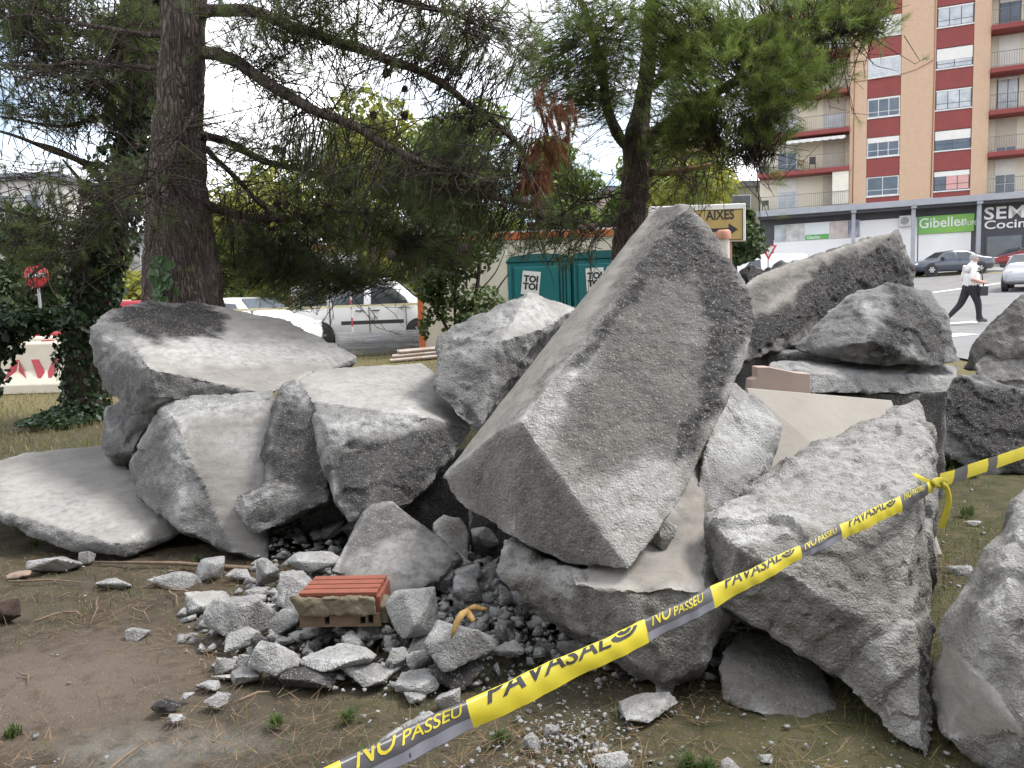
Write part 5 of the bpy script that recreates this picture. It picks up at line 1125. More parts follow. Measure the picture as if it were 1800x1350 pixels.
# ================================================================== VEHICLES
GLASS = mat('car_glass', (.045, .055, .06), .06, (.03, .035, .04), 2, spec=.8)
TYRE = mat('tyre', (.022, .022, .023), .85); RIM = mat('alloy', (.45, .45, .46), .35, (.35, .35, .36), 8, metal=.8); BLK = mat('black_plastic', (.03, .03, .032), .6)
LAMP = mat('lamp_glass', (.75, .76, .78), .12, (.6, .62, .65), 10); TAIL = mat('tail_lamp', (.45, .03, .03), .15)
def paint(name, c): return mat(name, c, .28, tuple(x*.93 for x in c), 3, coat=.6)
def car(name, label, cat, loc, rz, m, st, side, shield, rear, wheels, wr=.31, lamps=None, tails=None, handles=(), strip=None, group=None, mirror=None):
    """st: stations (x, zbottom, zbelt, ztop, half width at belt, half width at roof); front is +x"""
    root = thing(name, label, cat, loc, rz, group); st = np.array(st)
    def ring(s):
        x, zb, ze, zt, w, r = s
        h = [(w*.86, zb), (w*.97, zb+.10), (w, zb+.5*(ze-zb)), (w*.985, ze), (r+(w*.985-r)*.06, zt-.10*(zt-ze)), (r*.93, zt-.03*(zt-ze)), (r*.6, zt)]
        return [(x, -y, z) for y, z in h]+[(x, y, z) for y, z in h[::-1]]
    xs = np.linspace(st[0, 0], st[-1, 0], 46); S = np.column_stack([xs]+[np.interp(xs, st[:, 0], st[:, k]) for k in range(1, 6)])
    V = sum([ring(s) for s in S], []); n = 14
    Fs = [(i*n+k, (i+1)*n+k, (i+1)*n+(k+1) % n, i*n+(k+1) % n) for i in range(len(S)-1) for k in range(n)]
    mb = MB(); mb.add(V, Fs+[tuple(range(n)), tuple((len(S)-1)*n+k for k in range(n-1, -1, -1))], True); body = mb.build('body', m, root)
    at = lambda x: [np.interp(x, st[:, 0], st[:, k]) for k in range(1, 6)]
    def yside(x, z):
        zb, ze, zt, w, r = at(x); t = np.clip((z-ze)/max(.05, .9*(zt-ze)), 0, 1); return w*.985+(r+(w*.985-r)*.06-w*.985)*t
    for pl in side:
        for s in (-1, 1):
            mb = MB(); k = len(pl); o_ = .012
            mb.add([(x, s*(yside(x, z)+o_), z) for x, z in pl]+[(x, s*(yside(x, z)-.02), z) for x, z in pl], [tuple(range(k)), tuple(range(2*k-1, k-1, -1))]+[(i, (i+1) % k, k+(i+1) % k, k+i) for i in range(k)]); mb.build('side_window', GLASS, root)
    for nm, (xa, za, xb, zb_) in (('windscreen', shield), ('rear_window', rear)):
        if xa is None: continue
        wa, wb = at(xa)[3]*.86, at(xb)[4]*.86; d = np.array([-(zb_-za), 0, xb-xa]); d = d/np.linalg.norm(d)*.02; d = d if d[2] > 0 else -d
        q = [np.array(p)+d for p in ((xa, -wa, za), (xa, wa, za), (xb, wb, zb_), (xb, -wb, zb_))]; mb = MB(); mb.add(q+[p-2*d for p in q], [(0, 1, 2, 3), (7, 6, 5, 4), (0, 4, 5, 1), (1, 5, 6, 2), (2, 6, 7, 3), (3, 7, 4, 0)]); mb.build(nm, GLASS, root)
    for x in wheels:
        w = at(x)[3]
        for s in (-1, 1):
            mb = MB(); mb.lathe([(0.0, s*(w+.006)), (wr*1.2, s*(w+.006)), (wr*1.2, s*(w-.2))], (x, 0, wr+.01), 'y', 24, False); mb.build('wheel_arch', BLK, root)
            mb = MB(); y0, y1 = s*(w-.17), s*(w+.022); mb.lathe([(wr*.6, y1), (wr*.86, y1+s*.006), (wr, y1-s*.03), (wr, y0), (0.01, y0)], (x, 0, wr), 'y', 28); wh = mb.build('wheel', TYRE, root)
            mb = MB(); mb.lathe([(wr*.62, y1-s*.01), (wr*.60, y1+s*.004), (wr*.52, y1-s*.0), (wr*.5, y1-s*.03), (.01, y1-s*.03)], (x, 0, wr), 'y', 28); mb.build('rim', BLK, wh)
            for k in range(6):
                a = k*pi/3; mb = MB(); ca, sa = cos(a), sin(a)
                mb.box((.02, y1-s*.028, -.035), (wr*.58, y1+s*.002, .035), M=lambda u_, v_, w_: (x+u_*ca-w_*sa, v_, wr+u_*sa+w_*ca)); mb.build('spoke', RIM, wh)
    for nm, L_, mm in (('headlight', lamps, LAMP), ('tail_light', tails, TAIL)):
        if L_:
            x, y, z, dx, dy, dz = L_
            for s in (-1, 1):
                mb = MB(); mb.box((x-dx, s*y-dy, z-dz), (x+dx, s*y+dy, z+dz)); mb.build(nm, mm, root, bevel=min(dx, dy, dz)*.4)
    for x, z in handles:
        for s in (-1, 1):
            y = s*(yside(x, z)+.02); mb = MB(); mb.box((x-.1, y-.02, z-.014), (x+.1, y+.02, z+.014)); mb.build('door_handle', BLK, root, bevel=.006)
    if strip:
        for s in (-1, 1):
            mb = MB(); xa, xb, z = strip; ya = s*(yside(xa, z)); mb.box((xa, min(ya, ya+s*.025), z-.05), (xb, max(ya, ya+s*.025), z+.05)); mb.build('side_strip', BLK, root, bevel=.008)
    if mirror:
        for s in (-1, 1):
            x, z = mirror; y = yside(x, z); mb = MB(); mb.box((x-.07, s*y if s > 0 else -y-.2, z-.08), (x+.07, y+.2 if s > 0 else -y, z+.08)); mb.build('wing_mirror', BLK, root, bevel=.03)
    mb = MB(); a = at(st[-1, 0]); x = st[-1, 0]; mb.box((x-.06, -a[3]*.93, a[0]+.02), (x+.03, a[3]*.93, a[0]+.20)); mb.build('bumper', BLK if strip else m, root, bevel=.02)
    return root
p = P(650, 597, 22); z = float(gz(p[0], 22))+.035
VANP = [(-2.1, .40, .98, 1.66, .78, .66), (-2.02, .32, 1.0, 1.76, .87, .74), (-1.8, .26, 1.02, 1.81, .90, .77), (0, .24, 1.04, 1.84, .91, .79), (.5, .24, 1.05, 1.82, .91, .78), (.78, .24, 1.06, 1.74, .91, .76), (1.25, .24, 1.07, 1.30, .90, .76), (1.5, .24, 1.04, 1.13, .89, .78), (1.9, .28, .92, .98, .83, .70), (2.08, .36, .74, .80, .72, .6)]
car('parked_van', 'white passenger van with a black side strip parked behind the mesh roll', 'van', (p[0]+.12, 22, z), radians(3), paint('white_paint', (.72, .71, .69)), VANP,
    [[(-1.85, 1.10), (-1.12, 1.08), (-1.10, 1.62), (-1.62, 1.66), (-1.8, 1.5)], [(-.98, 1.08), (-.12, 1.06), (-.08, 1.62), (-.95, 1.64)], [(.08, 1.06), (1.1, 1.10), (1.02, 1.26), (.66, 1.56), (.10, 1.62)]], (1.42, 1.16, .80, 1.74), (None, 0, 0, 0), (-1.33, 1.36), .31, (1.98, .62, .86, .08, .12, .10), (-2.08, .74, 1.2, .03, .05, .2), [(-.25, .94), (.2, .94)], (-.75, .95, .62), 'vehicles', (1.0, 1.14))
p = P(440, 585, 20.5); z = float(gz(p[0], 20.5))+.035
HATCH = [(-1.95, .42, .90, 1.18, .74, .60), (-1.8, .30, .92, 1.40, .82, .64), (-1.2, .24, .94, 1.47, .86, .66), (-.1, .22, .93, 1.48, .87, .67), (.35, .22, .92, 1.42, .87, .66), (.95, .22, .92, 1.02, .86, .70), (1.6, .26, .80, .86, .81, .66), (1.9, .34, .62, .68, .68, .56)]
car('parked_car', 'white hatchback half hidden by pine twigs left of the van', 'car', (p[0], 20.5, z), radians(-28), paint('white_paint', (.72, .71, .69)), HATCH,
    [[(-1.6, 1.0), (-.55, .98), (-.5, 1.36), (-1.3, 1.36)], [(-.4, .98), (.6, .97), (.3, 1.30), (-.35, 1.36)]], (.92, 1.0, .38, 1.42), (-1.88, 1.1, -1.7, 1.42), (-1.25, 1.25), .30, (1.78, .58, .72, .10, .14, .08), (-1.92, .62, .95, .04, .12, .1), [(-.45, .86), (.45, .86)], None, 'vehicles', (.55, 1.02))
p = P(1668, 487, 47); SED = [(-2.38, .45, .86, .92, .72, .62), (-2.2, .30, .92, 1.0, .84, .70), (-1.75, .25, .94, 1.06, .89, .70), (-1.2, .22, .93, 1.30, .91, .62), (-.7, .22, .92, 1.44, .91, .62), (.1, .22, .91, 1.46, .91, .63), (.5, .22, .90, 1.38, .91, .64), (1.15, .22, .89, .98, .90, .74), (1.9, .25, .80, .84, .86, .70), (2.25, .32, .66, .70, .78, .62), (2.38, .40, .58, .62, .66, .55)]
car('saloon_car', 'dark blue grey saloon car on the road in front of the white shop wall', 'car', (p[0]-.05, 47, float(gz(p[0], 47))+.035), radians(180-2), paint('dark_blue_paint', (.055, .065, .085)), SED,
    [[(-1.45, .98), (-.12, .96), (-.08, 1.34), (-.75, 1.34)], [(.0, .96), (1.0, .96), (.5, 1.30), (.02, 1.36)]], (1.1, .98, .52, 1.38), (-1.7, 1.06, -1.0, 1.38), (-1.4, 1.42), .33, (2.2, .6, .66, .08, .13, .06), (-2.3, .62, .86, .06, .16, .07), [(-.2, .86), (.75, .86)], None, 'vehicles', (.8, 1.0))
p = P(1768, 482, 50.5); car('saloon_car', 'red car behind the walking man, half hidden', 'car', (p[0]+1.9, 50.5, float(gz(p[0], 50.5))+.035), radians(185), paint('red_paint', (.30, .03, .03)), SED,
    [[(-1.45, .98), (-.12, .96), (-.08, 1.34), (-.75, 1.34)], [(.0, .96), (1.0, .96), (.5, 1.30), (.02, 1.36)]], (1.1, .98, .52, 1.38), (-1.7, 1.06, -1.0, 1.38), (-1.4, 1.42), .33, (2.2, .6, .66, .08, .13, .06), (-2.3, .62, .86, .06, .16, .07), [], None, 'vehicles')
p = P(1806, 517, 31); car('oncoming_car', 'silver car with bright headlights cut off by the right edge', 'car', (p[0]+.75, 32, float(gz(p[0], 32))+.04), radians(180+52), paint('silver_paint', (.42, .43, .46)), HATCH,
    [[(-1.6, 1.0), (-.55, .98), (-.5, 1.36), (-1.3, 1.36)], [(-.4, .98), (.6, .97), (.3, 1.30), (-.35, 1.36)]], (.92, 1.0, .38, 1.42), (-1.88, 1.1, -1.7, 1.42), (-1.25, 1.25), .30, (1.80, .56, .72, .10, .16, .09), None, [], None, 'vehicles', (.55, 1.02))
p = P(1330, 478, 43); car('parked_van', 'white van with a blue strip in front of the grey shop corner', 'van', (p[0]+.2, 43, float(gz(p[0], 43))+.035), radians(178), paint('white_paint', (.72, .71, .69)), [(a*1.15, b, c*1.0, d*1.1, e, f) for a, b, c, d, e, f in VANP],
    [[(.2, 1.12), (1.2, 1.12), (.78, 1.66), (.22, 1.72)]], (1.62, 1.22, .92, 1.9), (None, 0, 0, 0), (-1.5, 1.55), .32, (2.25, .62, .86, .08, .12, .10), None, [], None, 'vehicles')
vA = [o for o in bpy.data.objects if o.name.startswith('parked_van')][0]
for xs_ in (-1.05, .02, 1.02):
    mb = MB(); mb.box((xs_-.008, -.925, .34), (xs_+.008, -.905, 1.03)); mb.build('door_seam', BLK, vA)
mb = MB(); mb.box((-1.9, -.70, 1.80), (.4, -.66, 1.86)); mb.build('roof_rail', BLK, vA, bevel=.01)
vb = [o for o in bpy.data.objects if o.name.startswith('parked_van')][1]
mb = MB(); mb.box((-2.1, .915, .55), (1.2, .93, .75)); mb.build('side_strip', mat('blue_strip', (.05, .12, .45), .5), vb)

# ================================================================== THE WALKING MAN
p = P(1703, 566, 19.4); pz = float(gz(p[0], 19.4))+.04
J = {'pel': (0, 0, .92, .155, .19), 'bel': (.05, 0, 1.08, .19, .20), 'che': (.03, 0, 1.30, .165, .20), 'clav': (.02, 0, 1.43, .10, .15), 'neck': (.06, 0, 1.50, .062, .062), 'h0': (.085, 0, 1.575, .085, .078), 'h1': (.095, 0, 1.66, .098, .082), 'h2': (.085, 0, 1.73, .06, .055), 'nose': (.20, 0, 1.625, .016, .014),
     'hipL': (-.02, .10, .86, .125, .12), 'knL': (-.16, .10, .50, .085, .085), 'anL': (-.47, .10, .17, .055, .055), 'toL': (-.44, .10, .035, .035, .045),
     'hipR': (.03, -.10, .86, .125, .12), 'knR': (.17, -.10, .50, .088, .085), 'anR': (.20, -.10, .11, .055, .055), 'toR': (.40, -.10, .075, .04, .045), 'heR': (.15, -.10, .05, .04, .04),
     'shR': (0, -.21, 1.39, .075, .07), 'elR': (-.12, -.28, 1.12, .055, .055), 'wrR': (.16, -.25, 1.03, .036, .036), 'haR': (.23, -.23, 1.02, .036, .022),
     'shL': (0, .21, 1.39, .075, .07), 'elL': (-.06, .27, 1.12, .055, .055), 'wrL': (.20, .20, 1.06, .036, .036), 'haL': (.27, .16, 1.06, .036, .022)}
E_ = [('pel', 'bel'), ('bel', 'che'), ('che', 'clav'), ('clav', 'neck'), ('neck', 'h0'), ('h0', 'h1'), ('h1', 'h2'), ('h0', 'nose'), ('pel', 'hipL'), ('hipL', 'knL'), ('knL', 'anL'), ('anL', 'toL'), ('pel', 'hipR'), ('hipR', 'knR'), ('knR', 'anR'), ('anR', 'toR'), ('anR', 'heR'),
      ('clav', 'shR'), ('shR', 'elR'), ('elR', 'wrR'), ('wrR', 'haR'), ('clav', 'shL'), ('shL', 'elL'), ('elL', 'wrL'), ('wrL', 'haL')]
for s, hx, hy, hz in (('R', .23, -.23, 1.02), ('L', .27, .16, 1.06)):
    for k in range(4):
        J['f%s%d' % (s, k)] = (hx+.055+.01*(1.5-abs(k-1.5)), hy+.01, hz+.028-.019*k, .010, .010); J['g%s%d' % (s, k)] = (hx+.075+.012*(1.5-abs(k-1.5)), hy+.04, hz+.022-.02*k, .009, .009)
        E_ += [('ha'+s, 'f%s%d' % (s, k)), ('f%s%d' % (s, k), 'g%s%d' % (s, k))]
    J['t'+s] = (hx-.01, hy+.045, hz+.045, .011, .011); J['u'+s] = (hx+.03, hy+.065, hz+.05, .010, .010); E_ += [('wr'+s, 't'+s), ('t'+s, 'u'+s)]
names = list(J); me = bpy.data.meshes.new('sk'); me.from_pydata([J[k][:3] for k in names], [(names.index(a), names.index(b)) for a, b in E_], [])
o = bpy.data.objects.new('sk', me); COL.objects.link(o); md = o.modifiers.new('s', 'SKIN'); sb = o.modifiers.new('d', 'SUBSURF'); sb.levels = 2; sb.render_levels = 2
for i, k in enumerate(names): me.skin_vertices[0].data[i].radius = J[k][3:5]
me.skin_vertices[0].data[0].use_root = True
dg = bpy.context.evaluated_depsgraph_get(); dg.update(); bm_ = bpy.data.meshes.new_from_object(o.evaluated_get(dg)); bpy.data.objects.remove(o)
for m_ in (mat('skin', (.52, .30, .22), .6, (.46, .26, .19), 12), mat('white_shirt', (.72, .70, .68), .85, (.66, .64, .63), 5, .006, 12), mat('dark_trousers', (.022, .022, .028), .9, (.03, .03, .036), 5, .006, 14), mat('grey_shoe', (.10, .10, .105), .7)): bm_.materials.append(m_)
seg = [(np.array(J[a][:3]), np.array(J[b][:3]), a+'|'+b) for a, b in E_]
def region(c):
    def dd_(s):
        t_ = np.clip((c-s[0])@(s[1]-s[0])/((s[1]-s[0])@(s[1]-s[0])), 0, 1); a_, b_ = s[2].split('|'); r_ = J[a_][4]*(1-t_)+J[b_][4]*t_
        return np.linalg.norm(c-(s[0]+t_*(s[1]-s[0])))-r_
    b = min(seg, key=dd_)[2]
    if c[2] < .11 or 'to' in b or 'heR' in b: return 3 if c[2] < .13 or 'toL' in b else 2
    if any(k in b for k in ('hip', 'kn')) or (c[2] < .97 and abs(c[1]) < .21 and c[0] < .2): return 2
    if any(k in b for k in ('wr', 'ha', 'f', 'g', 't', 'u')) and 'nk' not in b and abs(c[1]) > .13: return 0
    if 'neck|h0' in b or 'h0' in b or 'h1' in b: return 0
    return 1
for f_ in bm_.polygons: f_.material_index = region(np.array(f_.center)); f_.use_smooth = True
man = thing('person', 'stout man in white short sleeved shirt and dark trousers walking right', 'person', (p[0], 19.4, pz), radians(-4)); man.scale = (1.0, 1.0, 1.0)
link('body', bm_, None, man)
mb = MB(); V = []; n = 18
for i, (zz_, rr_) in enumerate([(1.60, .093), (1.64, .104), (1.69, .100), (1.72, .085), (1.735, .07)]):
    for k in range(n):
        a = radians(60)+radians(240)*k/(n-1); V.append((.09+rr_*1.05*cos(a), rr_*.92*sin(a), zz_))
mb.add(V, [(i*n+k, i*n+k+1, (i+1)*n+k+1, (i+1)*n+k) for i in range(4) for k in range(n-1)], True); mb.build('hair', mat('grey_hair', (.42, .40, .39), .9, (.32, .31, .30), 40, .01, 60), man)
for s in (-1, 1):
    mb = MB(); mb.lathe([(.001, -.008), (.022, -.006), (.03, .004), (.02, .008)], (.085, s*.088, 1.625), 'y', 10); mb.build('ear', mat('skin', (.5, .3, .2)), man)
    mb = MB(); mb.lathe([(.001, -.006), (.009, -.003), (.009, .003), (.001, .006)], (.178, s*.034, 1.655), 'x', 8); mb.build('eye', BLK, man)
mb = MB(); mb.tube([(.178, -.025, 1.572), (.188, 0, 1.57), (.178, .025, 1.572)], .006, 6); mb.build('mouth', mat('lips', (.35, .15, .12), .6), man)
bag = thing('shoulder_bag', 'black shoulder bag hanging at the walking man\'s hip', 'bag', (p[0]+.20, 19.4-.24, pz+.70), radians(-4))
mb = MB(); mb.box((-.10, -.05, .0), (.10, .05, .24)); mb.build('pouch', BLK, bag, bevel=.02)
mb = MB(); mb.tube([(0, .0, .24), (.0, .06, .42), (-.03, .05, .62), (-.16, .14, .78), (-.30, .26, .80)], .014, 6); mb.build('strap', BLK, bag)

# ================================================================== SITE FURNITURE
TEAL = mat('teal_plastic', (.008, .135, .14), .45, (.007, .11, .115), 4, .002, 20); TEALD = mat('teal_plastic_edge', (.006, .095, .10), .5); PLAC = mat('placard_white', (.66, .65, .62), .6, (.58, .57, .55), 8); INK = mat('black_ink', (.02, .02, .02), .6)
def toilet(px0, px1, Y, top_py, label, rz, tilt):
    pc = P((px0+px1)/2, top_py, Y); g0 = float(gz(pc[0], Y)); w = (px1-px0)*Y/FP; h = pc[2]-g0; r = thing('portable_toilet', label, 'portable toilet', (pc[0], Y+w/2, g0), rz, 'teal portable toilets')
    mb = MB(); mb.box((-w/2, -w/2, .06), (w/2, w/2, h-.14)); mb.build('cabin', TEAL, r, bevel=.02)
    mb = MB(); mb.prism([(-w/2-.03, h-.14), (w/2+.03, h-.14), (w/2*.9, h-.04), (w*.15, h), (-w*.15, h), (-w/2*.9, h-.04)], -w/2-.03, w/2+.03, lambda a, b, c: (a, c, b)); mb.build('roof', TEALD, r)
    mb = MB(); mb.box((-w/2+.12, -w/2-.03, .14), (w/2-.22, -w/2-.002, h-.24)); d = mb.build('door', TEAL, r, bevel=.012)
    for x in (-w/2+.05, w/2-.18, w/2-.12, w/2-.06):
        mb = MB(); mb.box((x-.012, -w/2-.045, .1), (x+.012, -w/2-.001, h-.2)); mb.build('rib', TEAL, r, bevel=.005)
    for x in (-w*.08, w*.02, w*.12):
        mb = MB(); mb.box((x-.01, -w/2-.045, .3), (x+.01, -w/2-.029, .95)); mb.build('door_rib', TEALD, d, bevel=.004)
    mb = MB(); mb.box((-w/2, -w/2, 0), (w/2, w/2, .06)); mb.build('skid', BLK, r)
    M = lambda u_, v_, w_: (-.155+u_*cos(tilt)-v_*sin(tilt), -w/2-.032-w_, h-.52+u_*sin(tilt)+v_*cos(tilt))
    mb = MB(); mb.prism([(-.17, -.24), (.17, -.24), (.17, .20), (-.17, .20)], .0, .012, M); pl = mb.build('placard', PLAC, r)
    text_part('lettering', 'TOI', .165, lambda a, b, c: M(a, b, .016), INK, pl, .008, 'CENTER', False).location.z = 0
    text_part('lettering', 'TOI', .165, lambda a, b, c: M(a, b-.14, .016), INK, pl, .008, 'CENTER', False)
    return r
toilet(893, 1003, 14.6, 446, 'teal portable toilet with a full white placard, left of the other', radians(-2), radians(-7))
toilet(1006, 1116, 14.6, 440, 'teal portable toilet partly behind the leaning slab', radians(-2), radians(2))
# container
Yc = 17.4; a, b = P(738, 622, Yc), P(738, 420, Yc); x0 = a[0]; g0 = float(gz(x0, Yc)); zt = P(1020, 404, Yc)[2]; Lc_ = 6.0
CR = mat('cream_sheet', (.50, .46, .36), .6, (.44, .40, .31), 3, .002, 12); ORG = mat('orange_frame', (.45, .11, .03), .55, (.36, .09, .03), 6)
cn = thing('site_container', 'cream site container with an orange steel frame behind the toilets', 'container', (x0+Lc_/2, Yc+1.2, g0))
for x in (-Lc_/2, Lc_/2-.12):
    for y in (-1.2, 1.08): mb = MB(); mb.box((x, y, 0), (x+.12, y+.12, zt-g0)); mb.build('corner_post', ORG, cn, bevel=.01)
for y in (-1.2, 1.08):
    for z0_, z1_ in ((.002, .16), (zt-g0-.16, zt-g0-.002)): mb = MB(); mb.box((-Lc_/2+.12, y+.003, z0_), (Lc_/2-.12, y+.117, z1_)); mb.build('rail', ORG, cn, bevel=.008)
for k in range(6):
    w = (Lc_-.26)/6; mb = MB(); xa = -Lc_/2+.13+k*w; mb.box((xa+.004, -1.16, .165), (xa+w-.004, -1.13, zt-g0-.165)); mb.box((xa+w*.5-.01, -1.168, .2), (xa+w*.5+.01, -1.159, zt-g0-.2)); mb.build('wall_panel', CR, cn)
for x in (-Lc_/2+.05, Lc_/2-.08): mb = MB(); mb.box((x, -1.07, .165), (x+.03, 1.07, zt-g0-.165)); mb.build('end_wall', CR, cn)
mb = MB(); mb.box((-Lc_/2+.02, -1.18, zt-g0), (Lc_/2-.02, 1.18, zt-g0+.03)); mb.build('roof', PLAC, cn)
# roll of fence mesh
Ym = 18.6; a, b = P(596, 625, Ym), P(742, 618, Ym); gm0 = float(gz(a[0], Ym)); WIRE = mat('galvanised_wire', (.42, .42, .42), .45, (.30, .30, .30), 30, metal=.3); r_ = .29
A, B = [], []
for lay in range(3):
    rr = r_*(1-.22*lay); n = 40; xs = np.linspace(a[0], b[0]+.3, 40)
    for k in range(n):
        t0 = 2*pi*k/n; jit = .01*np.sin(np.arange(2)*5+k); A.append((xs[0], Ym+rr*cos(t0), gm0+r_+rr*sin(t0))); B.append((xs[-1], Ym+rr*cos(t0+.12), gm0+r_+rr*sin(t0+.12)))
        for x in xs: A.append((x, Ym+rr*cos(t0), gm0+r_+rr*sin(t0))); B.append((x, Ym+rr*cos(t0+2*pi/n), gm0+r_+rr*sin(t0+2*pi/n)))
V, Q = thin_tubes(np.array(A), np.array(B), np.full(len(A), .0042), np.full(len(A), .0042)); o = link('mesh_roll', mesh_np('mesh_roll', V, Q, True), WIRE); rebase(o); tag(o, 'roll of galvanised fence mesh lying in front of the white van', 'mesh roll')
PIPE = mat('steel_tube', (.42, .38, .34), .5, (.34, .24, .18), 7, metal=.4)
for i, (row, col) in enumerate([(0, k) for k in range(5)]+[(1, k) for k in range(4)]+[(2, k) for k in range(3)]):
    e0 = P(690+4*row+(col*3) % 7, 622, 17.0); y0 = 16.55+col*.10+row*.05; g1 = float(gz(e0[0], y0)); z_ = g1+.048+row*.085; dx = .03*((i*37) % 5)
    mb = MB(); p0 = np.array((e0[0]+dx, y0, z_)); p1 = p0+np.array((2.4, .75, .09)); dv = (p1-p0)/np.linalg.norm(p1-p0)
    mb.tube([p0, p1], .046, 12, cap=False); mb.tube([p0, p0+dv*.6], .038, 12, cap=False); one('scaffold_tube', mb, PIPE, ['%s steel scaffold tube of the %s row in the small stack by the container post' % (w_, r_n) for r_n, ws_ in (('bottom', ('nearest', 'second', 'middle', 'fourth', 'farthest')), ('second', ('nearest', 'second', 'third', 'farthest')), ('top', ('nearest', 'middle', 'farthest'))) for w_ in ws_][i], 'tube', 'stacked scaffold tubes')
# thin site tape and post in front of the van
mb = MB(); q = [P(400, 546, 19.3), P(470, 543, 19.3), P(546, 541, 19.3), P(620, 538, 19.3), P(680, 536, 19.3), P(742, 534, 19.3)]
V = []
for t_ in q: V += [(t_[0], t_[1], t_[2]-.03), (t_[0], t_[1], t_[2]+.03), (t_[0], t_[1]+.003, t_[2]+.03), (t_[0], t_[1]+.003, t_[2]-.03)]
mb.add(V, [(i*4+k, i*4+(k+1) % 4, i*4+4+(k+1) % 4, i*4+4+k) for i in range(len(q)-1) for k in range(4)]); one('barrier_tape', mb, mat('tape_stripes', (.70, .60, .25), .5, (.62, .60, .55), 14), 'thin yellow and white tape stretched in front of the white van', 'tape')
pp = P(621, 600, 19.35); g1 = float(gz(pp[0], 19.35)); tp_ = P(625, 495, 19.35)[2]
po = thing('marker_post', 'thin red and white marker post at the back of the van', 'post', (pp[0], 19.35, g1)); nseg = 8
for k in range(nseg):
    mb = MB(); hh = (tp_-g1)/nseg; mb.lathe([(.022, k*hh), (.022, (k+1)*hh)], (0, 0, 0), 'z', 10); mb.build('band', mat('post_red', (.45, .05, .05), .5) if k % 2 else mat('post_white', (.66, .65, .63), .5), po)
# plastic barriers at the left
BW_ = mat('barrier_white', (.66, .60, .50), .5, (.60, .53, .42), 4, .003, 20, trans=.0); BR_ = mat('barrier_red', (.42, .03, .045), .45, (.36, .03, .04), 4, .003, 20)
def barrier(px, top_py, Y, rz, m, label, letters=None, z0=None, h=.92, inset=None):
    pc = P(px, top_py, Y); g0 = float(gz(pc[0], Y)) if z0 is None else z0
    r = thing('water_barrier', label, 'barrier', (pc[0], Y, g0), rz, 'plastic water barriers'); L2 = .98
    prof = [(-.26, 0), (-.26, .16), (-.12, .40), (-.09, h-.04), (-.06, h), (.06, h), (.09, h-.04), (.12, .40), (.26, .16), (.26, 0)]
    mb = MB(); mb.prism([(y, z) for y, z in prof], -L2, L2, lambda a, b, c: (c, a, b)); mb.build('shell', m, r, bevel=.012)
    for x in (-.62, -.2, .2, .62):
        mb = MB(); mb.box((x-.07, -.155, .42), (x+.07, -.085, h-.16)); mb.build('pocket', BR_ if m is BW_ else BW_, r, bevel=.015) if not letters else None
    mb = MB(); mb.box((-.1, -.05, h-.004), (.1, .05, h+.025)); mb.build('filler_cap', BR_ if m is BW_ else BW_, r, bevel=.01)
    mb = MB(); mb.box((L2, -.06, .1), (L2+.05, .06, h-.1)); mb.build('coupling', m, r, bevel=.01)
    if letters: text_part('lettering', letters, .70, lambda a, b, c: (a, -.105-.02*(1-(b+.4)/1.0)-.16*max(0, (.40-(b+.10))/.40), .10+b), BR_, r, .03, 'CENTER', False, 1.1, 1.15)
    return r
gb = GT(60, 690); Yb_ = gb[1]
barrier(85, 605, Yb_, radians(-3), BW_, 'white water barrier with big red letters beside the ivy clad trunk', 'AVA')
barrier(-95, 608, Yb_+.1, radians(-3), BW_, 'white water barrier with big red letters at the left edge', 'PA')
barrier(60, 560, Yb_+2.2, radians(4), BW_, 'plain white water barrier in the row behind', None)
barrier(-70, 560, Yb_+2.0, radians(4), BW_, 'white water barrier behind the shrub at the left edge', None)
r1 = barrier(215, 560, 19.0, radians(-2), BW_, 'white water barrier under the red one between the two trunks')
zt_ = float(gz(P(215, 560, 19.0)[0], 19.0))+.945
barrier(222, 530, 19.0, radians(-2), BR_, 'red water barrier stacked on a white one between the two trunks', z0=zt_, h=.62)
barrier(150, 575, 18.2, radians(2), BR_, 'red water barrier just behind the ivy clad trunk')
# no entry sign
Yn = 17.0; c = P(64, 485, Yn); g1 = float(gz(c[0], Yn)); ns = thing('no_entry_sign', 'round red no entry sign on a grey post at the left', 'road sign', (c[0], Yn, g1)); rr = .27
mb = MB(); mb.lathe([(.001, -.012), (rr, -.012), (rr, .008), (.001, .008)], (0, 0, c[2]-g1), 'y', 32); d = mb.build('disc', mat('sign_red', (.50, .03, .035), .4, (.42, .03, .035), 6), ns)
mb = MB(); mb.box((-.18, -.02, c[2]-g1-.03), (.18, -.0125, c[2]-g1+.06)); mb.build('bar', PLAC, d)
mb = MB(); mb.lathe([(.03, 0), (.03, c[2]-g1-.1)], (0, .03, 0), 'z', 12); mb.build('post', mat('galvanised', (.34, .35, .36), .45, (.27, .28, .29), 9, metal=.5), ns)
